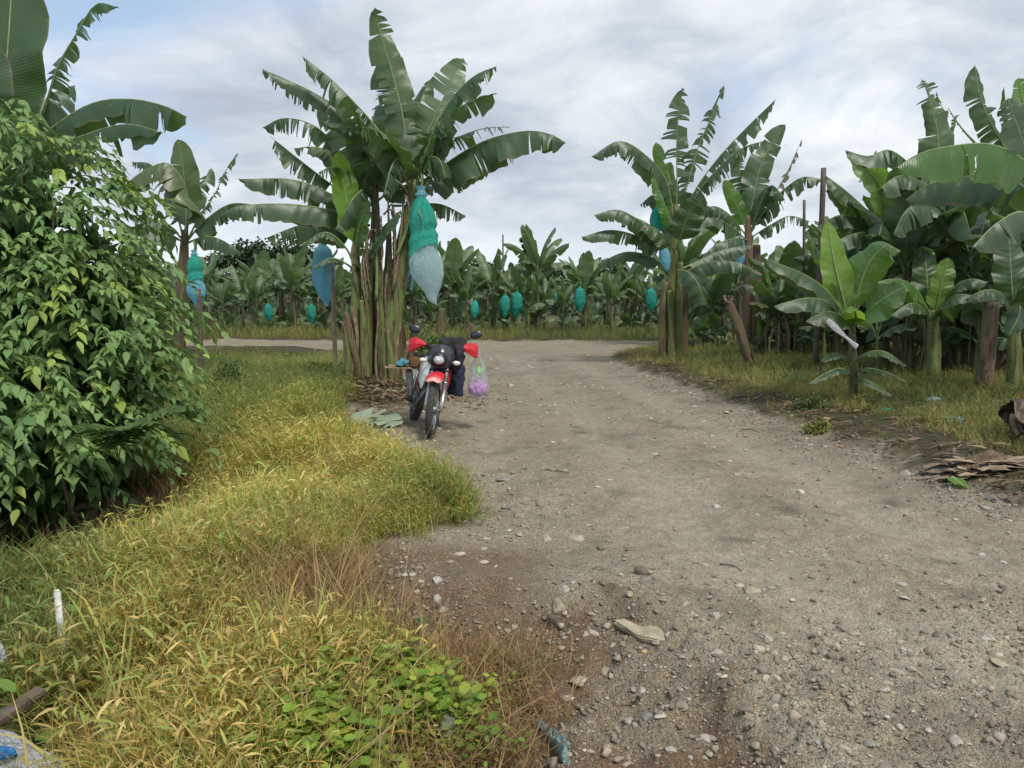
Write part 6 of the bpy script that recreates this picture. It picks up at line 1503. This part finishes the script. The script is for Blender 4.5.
for sg in (-1, 1):
    b = MB(); b.tube([(.255, sg * .27, 1.097), (.20, sg * .41, 1.07)], .019, 10); b.tube([(.29, sg * .26, 1.10), (.31, sg * .36, 1.085), (.29, sg * .41, 1.07)], .007, 6); part('grip', b, 'black', SM)
    # hand guard: faceted shell
    ys = np.array([.22, .27, .34, .40, .435]); V = []; sec = []
    for y, zt, zb, xo in zip(ys, (1.11, 1.15, 1.17, 1.165, 1.14), (1.075, 1.055, 1.02, .985, .99), (.335, .35, .35, .335, .30)):
        V += [(xo - .05, sg * y, zt), (xo, sg * y, zt - .02), (xo + .012, sg * y, (zt + zb) / 2), (xo, sg * y, zb + .01), (xo - .05, sg * y, zb)]
    F = [[i * 5 + j, i * 5 + j + 1, (i + 1) * 5 + j + 1, (i + 1) * 5 + j] for i in range(4) for j in range(4)]
    V = np.array(V); k = len(V); V2 = V - [.008, 0, 0]; F = F + [[a + k for a in f[::-1]] for f in F] + [[20 + j, 21 + j, 21 + j + k, 20 + j + k] for j in range(4)] + [[i * 5, (i + 1) * 5, (i + 1) * 5 + k, i * 5 + k] for i in range(4)] + [[i * 5 + 4, (i + 1) * 5 + 4, (i + 1) * 5 + 4 + k, i * 5 + 4 + k] for i in range(4)]
    b = MB(); b.add(np.concatenate([V, V2]), F); b.build('hand_guard', M['red'], bike, M=SM, smooth=False)
    b = MB(); b.tube(catmull([(.25, sg * .25, 1.10), (.255, sg * .27, 1.18), (.25, sg * .33, 1.25)], 8), .006, 6); ms = part('mirror', b, 'black', SM)
    b = MB(); b.ell((.235, sg * .385, 1.275), (.022, .082, .052), Matrix.Rotation(sg * .25, 3, 'X'), 18, 12); b.build('mirror_shell', M['mirror_back'], ms, M=SM)
    b = MB(); b.tube([(.46, sg * .10, .91), (.46, sg * .17, .905)], .008, 8); ts = part('turn_signal', b, 'black', SM); b = MB(); b.ell((.475, sg * .205, .905), (.035, .048, .030), None, 14, 10); b.build('lamp_lens', M['amber'], ts, M=SM)
b = MB(); b.tube(catmull([(.36, 0, .90), (.1, 0, .84), (-.25, 0, .74), (-.62, 0, .78), (-.85, 0, .84)], 14), .022, 8)
b.tube(catmull([(.37, 0, .86), (.26, 0, .62), (.20, 0, .34), (-.05, 0, .26), (-.22, 0, .36), (-.25, 0, .72)], 18), .02, 8)
for sg in (-1, 1): b.tube([(-.22, .1 * sg, .40), (-.50, .11 * sg, .60), (-.62, .10 * sg, .78)], .013, 8)
part('frame', b, 'maroon')
b = MB()
for sg in (-1, 1): b.tube([(-.20, .07 * sg, .38), (-.42, .09 * sg, .335), (-.66, .095 * sg, .315)], [.022, .024, .02], 8)
b.tube([(-.64, -.12, .315), (-.64, .12, .315)], .012, 8); part('swingarm', b, 'steel')
b = MB()
for sg in (-1, 1):
    q0, q1 = Vector((-.56, .12 * sg, .36)), Vector((-.46, .13 * sg, .68)); b.tube([q0, q1], .016, 8)
    for k in range(9): c = q0.lerp(q1, .15 + .08 * k); c2 = q0.lerp(q1, .18 + .08 * k); b.tube([c, c2], .028, 12)
part('rear_shock', b, 'steel')
b = MB(); b.box((.02, 0, .36), (.34, .22, .20), None, .04); b.tube([(.08, 0, .42), (.16, 0, .62)], [.085, .075], 14)
for k in range(7): c = Vector((.085, 0, .46)).lerp(Vector((.15, 0, .61)), k / 6); b.box(c, (.19, .19, .010), Matrix.Rotation(R(22), 3, 'Y'), .003)
for sg in (-1, 1): b.tube([(-.02, sg * .10, .35), (-.02, sg * .155, .35)], [.10, .085], 20); b.tube([(.12, sg * .1, .33), (.12, sg * .14, .33)], [.06, .05], 16)
part('engine', b, 'engine')
b = MB(); b.tube(catmull([(.17, -.05, .58), (.28, -.10, .48), (.22, -.15, .30), (-.05, -.17, .25), (-.28, -.17, .33)], 16), .02, 10); b.tube(catmull([(-.26, -.17, .33), (-.45, -.185, .46), (-.80, -.19, .62)], 10), [.035, .052, .05], 14); part('exhaust', b, 'engine')
V = []; prof = [(.30, .80, .10, .10), (.22, .84, .15, .14), (.08, .87, .165, .16), (-.08, .84, .13, .13), (-.18, .80, .08, .09)]; m = 16
for x, z, w_, h in prof:
    for j in range(m): a = 2 * PI * j / m; V.append((x, w_ * math.copysign(abs(math.cos(a)) ** .7, math.cos(a)), z + h * .6 * math.copysign(abs(math.sin(a)) ** .8, math.sin(a))))
F = [[i * m + j, (i + 1) * m + j, (i + 1) * m + (j + 1) % m, i * m + (j + 1) % m] for i in range(4) for j in range(m)] + [list(range(m)), [4 * m + j for j in range(m)][::-1]]
b = MB(); b.add(V, F); part('fuel_tank', b, 'black')
for sg, mt in ((-1, 'white'), (1, 'red')):
    V = [(.40, .12, .86), (.30, .19, .92), (.10, .20, .80), (.20, .19, .60), (.33, .16, .52), (.42, .14, .70)]; V = [(x, sg * y, z) for x, y, z in V]
    c = np.mean(V, 0) + [0, sg * .03, 0]; V.append(tuple(c)); V2 = [(x, y - sg * .012, z) for x, y, z in V]; k = 7
    F = [[i, (i + 1) % 6, 6] for i in range(6)] + [[(i + 1) % 6 + k, i + k, 6 + k] for i in range(6)] + [[i, i + k, (i + 1) % 6 + k, (i + 1) % 6] for i in range(6)]
    b = MB(); b.add(V + V2, F); s_ = b.build('tank_shroud', M[mt], bike, smooth=False)
    s_['label'] = 'white tank shroud' if sg < 0 else 'red tank shroud'
    b = MB(); b.add([(x, sg * y, z) for x, y, z in [(-.2, .10, .74), (-.55, .12, .80), (-.60, .11, .66), (-.30, .12, .56)]] + [(x, sg * y, z) for x, y, z in [(-.2, .085, .74), (-.55, .105, .80), (-.60, .095, .66), (-.30, .105, .56)]], [[0, 1, 2, 3], [7, 6, 5, 4], [0, 4, 5, 1], [1, 5, 6, 2], [2, 6, 7, 3], [3, 7, 4, 0]]); b.build('side_panel', M['black'], bike, smooth=False)
b = MB(); sp = catmull([(-.08, 0, .86), (-.3, 0, .82), (-.55, 0, .845), (-.75, 0, .86)], 14); b.tube(sp, [.06, .12, .13, .13, .09], 14, True, .42); part('seat', b, 'seat')
b = MB()
for sg in (-1, 1): b.tube(catmull([(-.55, sg * .12, .85), (-.75, sg * .13, .89), (-.98, sg * .11, .90)], 8), .010, 8); b.tube([(-.80, sg * .13, .895), (-.66, sg * .11, .74)], .009, 6)
for x in (-.68, -.78, -.88, -.98): b.tube([(x, -.125, .893), (x, .125, .893)], .009, 8)
part('luggage_rack', b, 'black')
b = MB(); b.add(*plate([(-.45, .70, .07, .02), (-.62, .735, .08, .03), (-.82, .74, .08, .03), (-.98, .66, .075, .03)])); part('rear_fender', b, 'black')
b = MB(); b.box((-.97, 0, .75), (.06, .12, .06), None, .015); part('tail_light', b, 'red')
b = MB(); b.tube(catmull([(-.02, .13, .27), (.03, .20, .14), (.05, .275, .045)], 8), .013, 8); b.tube([(.03, .285, .042), (.10, .275, .046)], .02, 8); part('side_stand', b, 'black')
for sg in (-1, 1): b = MB(); b.tube([(-.12, sg * .12, .31), (-.12, sg * .25, .315)], .014, 8); b.box((-.12, sg * .23, .32), (.05, .10, .02), None, .005); part('foot_peg', b, 'black')
b = MB()
for sg in (-1, 1): b.tube(catmull([(.26, sg * .20, 1.09), (.40, sg * .12, 1.02), (.44, sg * .05, .86), (.40, 0, .80)], 10), .005, 6)
part('control_cables', b, 'black')
HB = BM @ SM
def bpt(x, y, z): return np.array((BM @ Vector((x, y, z)))[:])
def hpt(x, y, z): return np.array((HB @ Vector((x, y, z)))[:])

# clothes thrown over the left grip and tank
def cloth_strip(b, path, wid, thick, seed, k=18):
    rng = np.random.default_rng(seed); m = catmull(path, 20); V, F = tube(m, wid, k, True, thick)
    n = 20 * k; a = np.tile(np.arange(k), 20); h = np.repeat(np.arange(20), k); c = np.repeat(m, k, 0)
    f = 1 + .14 * np.sin(a * 2 * PI / k * 4 + h * .5 + seed) + .12 * np.sin(a * 2 * PI / k * 2 - h * .9 + seed) + .2 * (fbm(a * .7 + seed, h * .6, 1, 3) - .5)
    V[:n] = c + (V[:n] - c) * f[:, None]; b.add(V, F)
b = MB()
cloth_strip(b, [hpt(.36, -.03, 1.10), hpt(.30, .09, 1.13), hpt(.26, .20, 1.13), hpt(.26, .26, 1.05)], [.07, .09, .09, .07], .7, 1)
cloth_strip(b, [hpt(.27, .16, 1.12), hpt(.33, .20, 1.02), hpt(.34, .20, .88), hpt(.33, .19, .80)], [.085, .10, .10, .08], .6, 2)
cloth_strip(b, [hpt(.24, .12, 1.10), hpt(.20, .16, .98), hpt(.18, .17, .82)], [.08, .10, .09], .6, 4)
o = b.build('jacket', M['jacket'], None, off=hpt(.3, .15, 1.1)); o.location = hpt(.3, .15, 1.1); tag(o, 'black jacket bundled over the motorcycle handlebar beside the hanging bag', 'jacket')
b = MB()
cloth_strip(b, [hpt(.35, .20, .93), hpt(.36, .23, .80), hpt(.36, .245, .66), hpt(.35, .25, .50)], [.065, .075, .060, .05], .6, 5)
cloth_strip(b, [hpt(.26, .15, .86), hpt(.20, .12, .72), hpt(.08, .10, .60), hpt(-.04, .12, .50)], [.07, .075, .065, .05], .6, 6)
o = b.build('trousers', M['denim'], None, off=hpt(.35, .2, .9)); o.location = hpt(.35, .2, .9); tag(o, 'navy trousers hanging from the motorcycle below the jacket', 'trousers')

# shopping bag on the left hand guard
c0 = hpt(.24, .43, 1.06); sb = thing('shopping_bag', c0, 'translucent white shopping bag with purple and green contents hanging from handlebar', 'shopping bag')
film('bag_body', [(-.20, .085), (-.26, .10), (-.36, .125), (-.46, .138), (-.54, .12), (-.585, .07), (-.60, .01)], 'shop_bag', (0, 0, 0), sb, 4, wr=.06, flat=.8)
for sg in (-1, 1):
    b = MB(); cloth_strip(b, [(sg * .01, 0, .01), (sg * .035, .01 * sg, -.08), (sg * .065, 0, -.17), (sg * .075, 0, -.24)], [.012, .016, .024, .034], .35, 8 + sg, 12); b.build('bag_handle', M['shop_bag'], sb)
rng = np.random.default_rng(3); b = MB()
for _ in range(64): v = rng.normal(size=3); v /= np.linalg.norm(v); b.ell(np.array([0, 0, -.475]) + v * [.10, .075, .085] * rng.random() ** .3, (.036, .03, .036), None, 9, 7)
b.build('purple_contents', M['purple'], sb)
b = MB()
for _ in range(9): b.ell(np.array([.012, 0, -.25]) + rng.normal(0, .018, 3), (.026, .03, .026), None, 9, 7)
b.build('green_contents', M['lime'], sb)
# brown disc hung below the right guard
b = MB(); c0 = hpt(.28, -.36, 1.02); b.tube([(0, 0, .02), (0, 0, -.09)], .006, 6); b.ell((0, 0, -.17), (.082, .03, .085), None, 22, 14); b.tube([(0, -.028, -.17), (0, -.034, -.17)], [.07, .05], 20)
o = b.build('hanging_disc', M['brown'], None); o.location = c0; tag(o, 'round brown disc hanging on cord under the red hand guard', 'hanging disc')
# load on the rack
V = []; rb = random.Random(3)
b = MB(); b.box((0, 0, 0), (.50, .14, .022), None, .004); b.box((.03, .06, .022), (.46, .10, .02), Matrix.Rotation(.08, 3, 'Z'), .004)
o = b.build('wooden_board', M['straw']); p = bpt(-.78, -.30, .66); o.location = p; o.rotation_euler = (0, .04, .15); tag(o, 'pale brown boards tied to the side of the motorcycle rear frame', 'board')
V, F = rock_geo(55, 1.0, 4, .55, .9); V = V * [.125, .10, .10]; o = mk('folded_cloth', V, F, M['cyan']); o.location = bpt(-.74, -.30, .735); tag(o, 'light blue crumpled cloth lying on the boards at the motorcycle rear', 'cloth')

# ------------------------------------------------------------------ litter and leaf debris
M['cut_leaf'] = leaf_mat('wilted_leaf', (.27, .33, .23), (.34, .38, .29), (.2, .25, .1), .15, .55, .8)
def flat_leaf(px, py, pts, W, label, mat, seed, name='cut_leaf', rib='rib_pale', tat=.5):
    q = [solve(a, b_) for a, b_ in pts]; q = [v + [0, 0, .05 + .02 * math.sin(i * 2.0 + seed)] for i, v in enumerate(q)]; o0 = q[0].copy(); V, F, uv, (rv, rf) = leaf_geo(q, W, hint=(0, -.25, 1), tatter=tat, fold=.02, curl=.1, grav=.04, seed=seed, s0=.05, r0=.02, res=.8)
    o = mk(name, V, F, M[mat], uv=uv, off=o0); o.location = o0; mk('midrib', rv, rf, M[rib], o, off=o0); return tag(o, label, 'leaf', 'cut banana leaves on the ground')
flat_leaf(0, 0, [(352, 428), (368, 420), (384, 424), (398, 428)], .28, 'pale cut banana leaf lying on dirt by the grass edge', 'cut_leaf', 4)
flat_leaf(0, 0, [(420, 372), (404, 380), (388, 390), (378, 398)], .30, 'wilted green cut leaf among debris behind the motorcycle', 'cut_leaf', 6)
flat_leaf(0, 0, [(952, 484), (960, 487), (968, 490)], .07, 'small bright green leaf scrap at the right track edge', 'leaf_bright', 8, tat=.05)

def crumple(px, py, size, label, cat, mat, seed, asp=(1, .7, .35), name='plastic_scrap', rz=0, group='litter on the ground', lift=.25):
    p = solve(px, py); V, F = rock_geo(seed, 1.0, 4, 1.0, 1.1); rr = np.random.default_rng(seed)
    V = V * (1 + .25 * np.sin(V[:, [0]] * 7 + V[:, [1]] * 5 + seed)) * np.array(asp) * size
    o = mk(name, V, F, M[mat]); o.location = p + [0, 0, size * asp[2] * lift]; o.rotation_euler = (0, 0, rz); return tag(o, label, cat, group)
M['white_litter'] = film_mat('white_litter', (.70, .74, .76), .2, 1.0, 40)
M['teal_litter'] = film_mat('faded_teal', (.42, .62, .62), .2, 1.0, 40)
M['green_wrap'] = film_mat('green_wrapper', (.03, .40, .12), .2, 1.0, 40)
crumple(356, 419, .075, 'teal plastic scrap at the tip of the pale cut leaf', 'plastic scrap', 'bag_green', 71)
crumple(413, 447, .085, 'white crumpled scrap in the grass edge near the front wheel', 'plastic scrap', 'white_litter', 72)
crumple(886, 411, .11, 'dark teal plastic scrap on the right verge below the young plant', 'plastic scrap', 'bag_teal', 73)
crumple(956, 420, .10, 'light blue plastic scrap on the grass before the leaning stump', 'plastic scrap', 'cyan', 74)
crumple(932, 400, .10, 'grey blue plastic scrap on the verge left of the leaning stump', 'plastic scrap', 'bag_pale', 75)
crumple(932, 476, .05, 'white scrap in the rubble at the right track edge', 'plastic scrap', 'white_litter', 76)
crumple(810, 424, .075, 'yellowish white scrap beside the yellow green weed tuft', 'plastic scrap', 'white_litter', 77)
w1 = crumple(421, 634, .034, 'green and white snack wrapper on dirt beside the grass', 'wrapper', 'green_wrap', 78, name='snack_wrapper'); w1.location.z += .07
b = MB(); b.add(*rock_geo(79, .017, 3, .7)); o = b.build('white_corner', M['white_litter'], w1); o.location = (-.022, .012, .012)
# clear cup in the weeds
M['clear'] = film_mat('clear_plastic', (.75, .78, .76), .4, .3, 20)
p = P(450, 716, 2.72); k = 20; V = []
for z, r in ((0, .022), (.001, .024), (.03, .027), (.065, .031), (.07, .033)):
    for j in range(k): a = 2 * PI * j / k; V.append((r * math.cos(a), r * math.sin(a), z))
b = MB(); b.add(V, [[i * k + j, i * k + (j + 1) % k, (i + 1) * k + (j + 1) % k, (i + 1) * k + j] for i in range(4) for j in range(k)] + [list(range(k))]); o = b.build('plastic_cup', M['clear']); o.location = p; o.rotation_euler = (2.7, .3, 0); tag(o, 'clear plastic cup caught in the low weeds at the bottom', 'cup', 'litter on the ground')
# blue cloth strip at the bottom
q = [solve(x, y) for x, y in [(534, 728), (545, 738), (556, 752), (566, 768)]]; b = MB()
for v in q: v[2] += .035
cloth_strip(b, q, [.018, .030, .036, .042], .35, 12); cloth_strip(b, [q[1] + [.01, 0, .005], q[2] + [.035, -.005, .006], q[2] + [.055, -.03, .004]], [.018, .026, .018], .35, 14)
o = b.build('cloth_strip', M['teal_litter'], off=q[0]); o.location = q[0]; tag(o, 'twisted pale blue cloth strip on red earth at the bottom', 'cloth', 'litter on the ground')
M['stake'] = plain('weathered_plastic', (.42, .42, .37), .6, var=.45, scale=16, bump=.3)
# white stake, plank and sacking in the lower left
p0, p1 = P(64, 662, 3.35), P(57, 592, 3.42); zg = hz(p0[0], p0[1]); b = MB(); d_ = (p1 - p0) / np.linalg.norm(p1 - p0)
base = p0 - d_ * max(0, (p0[2] - zg + .1)); b.tube([base - p0, (p1 - p0) * .5, p1 - p0], .0165, 14, True, .7); b.tube([p1 - p0, p1 - p0 + d_ * .012], [.0165, .009], 14, True, .7)
o = b.build('marker_stake', M['stake']); o.location = p0; tag(o, 'weathered white stake standing in the yellow grass', 'stake')
def at_low(px, py, d): return P(px, py, d)
a, c = P(-14, 728, 2.70), P(42, 690, 2.9); b = MB(); dv = c - a; ln = np.linalg.norm(dv); rot = Vector(dv).to_track_quat('X', 'Z').to_matrix()
b.box((0, 0, 0), (ln, .06, .03), rot, .004); o = b.build('rusty_plank', M['wood']); o.location = (a + c) / 2; tag(o, 'brown plank lying in the lower left corner', 'plank')
M['sack_blue'] = film_mat('blue_print', (.04, .22, .55), .1, 1.0, 30)
def sack(px, py, d, size, label, mat, seed, asp, rz=0, name='plastic_sack'):
    p = P(px, py, d); V, F = rock_geo(seed, 1.0, 4, 1.0, .8); V = V * (1 + .12 * np.sin(V[:, [0]] * 9 + V[:, [2]] * 6)) * np.array(asp) * size
    o = mk(name, V, F, M[mat]); o.location = p; o.rotation_euler = (0, 0, rz); return tag(o, label, 'sack', 'litter on the ground')
s1 = sack(8, 764, 2.42, .17, 'crumpled pale plastic sack in the lower left corner', 'white_litter', 91, (1, .8, .5))
V, F = rock_geo(92, 1.0, 3, 1.0, .8); V = V * [.06, .03, .022]; o = mk('blue_print', V, F, M['sack_blue'], s1); o.location = (.03, -.07, .085)
sack(-6, 652, 3.1, .07, 'frayed white sacking at the left picture edge', 'white_litter', 93, (.7, .6, .9))
# heap of dry leaf sheaths and the fallen trunk, right edge
_t = NT('matted_fibre'); _a = _t.noise(1.0, _t.obj((9, 60, 60)), 6, .7); _b = _t.noise(6, _t.obj(), 4)
M['fibre'] = _t.done(_t.pbr(_t.ramp(_t.math('MULTIPLY_ADD', _a, .7, _t.math('MULTIPLY', _b, .3)), [(.34, (.07, .045, .028)), (.5, (.23, .155, .095)), (.66, (.40, .30, .20))]), .9, 0, .2, _t.bump(_a, 1.0, .05)))
def heap(px, py, n, spread, L_, label, seed, wm=.035, flat=False, mats=('sheath', 'straw'), name='leaf_heap', up=.25):
    rng = np.random.default_rng(seed); p = solve(px, py); AV, AF, AM, na = [], [], [], 0
    for k, mt in enumerate(mats):
        V, F, m = [], [], 0
        for i in range(n):
            a = rng.uniform(-.5, .5) + (0 if rng.random() < (.95 if flat else .7) else PI / 2); c = np.r_[rng.normal(0, spread[0]), rng.normal(0, spread[1])]
            hh = up * max(0, 1 - (abs(c[0]) / (2 * spread[0])) ** 2 - (abs(c[1]) / (2 * spread[1])) ** 2) * rng.random(); l = L_ * rng.uniform(.5, 1.2); w_ = rng.uniform(.010, wm); s = np.linspace(-.5, .5, 6)
            z0 = hz(p[0] + c[0], p[1] + c[1]) - p[2]
            for q in s:
                ce = np.array([c[0] + l * q * math.cos(a), c[1] + l * q * math.sin(a) + (.03 * math.sin(q * 6 + i * 2) if flat else 0), z0 + hh + .02 + (.018 if flat else .05) * math.sin(q * 5 + i)]); nn = np.array([-math.sin(a), math.cos(a), 0]) * w_ * (1 - q * q * 2)
                V += [ce - nn, ce + [0, 0, w_ * (rng.uniform(-.1, .35) if flat else rng.uniform(.2, .7))], ce + nn]
            F += [[m + r * 3 + j, m + r * 3 + j + 1, m + r * 3 + j + 4, m + r * 3 + j + 3] for r in range(5) for j in range(2)]; m += 18
        AV += V; AF += [[q + na for q in f] for f in F]; AM += [k] * len(F); na = len(AV)
    if flat:                                                        # matted fibre under the loose pieces
        nx, ny = 60, 34; gx, gy = np.meshgrid(np.linspace(-2.3, 2.3, nx) * spread[0], np.linspace(-2.2, 2.2, ny) * spread[1], indexing='ij'); gx, gy = gx.ravel(), gy.ravel()
        zz0 = land(p[0] + gx, p[1] + gy)[0] - p[2]; hh = np.exp(-(gx / (1.25 * spread[0])) ** 2 - (gy / (1.1 * spread[1])) ** 2) * (.10 + .16 * fbm(gx, gy, 7, 8)) + .05 * (fbm(gx * .5, gy * 2.5, 14, 5) - .5) * np.exp(-(gx / (2 * spread[0])) ** 2) - .035
        na = len(AV); AV += np.stack([gx, gy, zz0 + hh], 1).tolist(); mf = [[na + i * ny + j, na + (i + 1) * ny + j, na + (i + 1) * ny + j + 1, na + i * ny + j + 1] for i in range(nx - 1) for j in range(ny - 1)]
        AF += mf; AM += [2] * len(mf); mats = list(mats) + ['fibre']
    o = mk(name, AV, AF, [M[q] for q in mats], midx=AM); o.location = p; tag(o, label, 'leaf heap', 'heaps of dry banana sheaths', 'stuff'); return o
heap(982, 468, 34, (.24, .12), .42, 'heap of dry brown leaf sheaths at the right track edge', 5, wm=.075, up=.05, flat=True)
heap(402, 362, 45, (.5, .35), .6, 'pile of brown stem debris behind the motorcycle rack', 6, up=.5, wm=.075)
heap(422, 398, 26, (.5, .35), .3, 'scattered dry sheath scraps on the ground around the rear wheel', 7, up=.05, wm=.03)
M['old_sheath'] = stem_mat('old_sheath', (.16, .11, .065), (.075, .045, .03), .15)
p = solve(1004, 438); t = thing('fallen_trunk', p, 'fallen dry banana trunk end with dark hollow at the right edge', 'fallen trunk')
ax_ = np.array([.97, -.25, 0.12]); c0 = np.array([0.02, 0, .20]); rr = .25
e1 = np.array([.25, .97, 0]); e2 = np.array([-.1, .03, .99]); k = 40; V = []; F = []; n0 = 0
for lay, (r_, a0, a1, ln0) in enumerate([(1.0, -.35, 5.2, 0), (.86, .6, 6.6, .05), (.70, -1.0, 4.4, .02), (.55, 1.2, 7.2, .10), (.38, 0, 5.9, .08)]):
    for i, q in enumerate(np.linspace(0, 1, 9)):
        for j in range(k):
            a = a0 + (a1 - a0) * j / (k - 1); st = ln0 + .10 * vnoise(j * .45 + lay * 9, lay * 3.3, 1.0, 2) ** 1.5
            r = rr * r_ * (1 + .09 * math.sin(a * 4 + q * 3 + lay) + .05 * math.sin(a * 13 - q * 4) + .10 * (vnoise(j * .3, q * 4 + lay * 7, 1.0, 4) - .5)) * (1 + .10 * (1 - q) ** 4)
            V.append(c0 + ax_ * (st + (1.3 - st) * q) + r * (math.cos(a) * e1 + .82 * math.sin(a) * e2))
    F += [[n0 + i * k + j, n0 + i * k + j + 1, n0 + (i + 1) * k + j + 1, n0 + (i + 1) * k + j] for i in range(8) for j in range(k - 1)]; n0 = len(V)
mk('trunk', V, F, M['old_sheath'], t)
for i in range(9): a = i * .5 - .6; sheath_strip(t, c0 + [.03 * i, -.15 + .02 * (i % 3), .10], -.32 + .06 * (i % 3), .05, -1.4 + .1 * i, (0, 0, 0), 60 + i, 'straw')

def twigs():
    rng = np.random.default_rng(9)
    for i, (a, b_) in enumerate([((590, 700), (640, 706)), ((720, 565), (742, 572)), ((545, 470), (570, 474)), ((740, 430), (765, 436))]):
        p0, p1 = solve(*a), solve(*b_); mid = (p0 + p1) / 2 + rng.normal(0, .02, 3); mid[2] += .02; b = MB(); b.tube(catmull([p0 + [0, 0, .006], mid, p1 + [0, 0, .008]], 8), [.006, .005, .003], 6); o = b.build('twig', M['twig'], off=p0); o.location = p0
        tag(o, ['thin twig on the gully floor', 'dark twig on the near track right of the clods', 'short twig on the track right of the grass bulge', 'twig on the track near the right weeds'][i], 'twig', 'twigs on the track')
twigs()
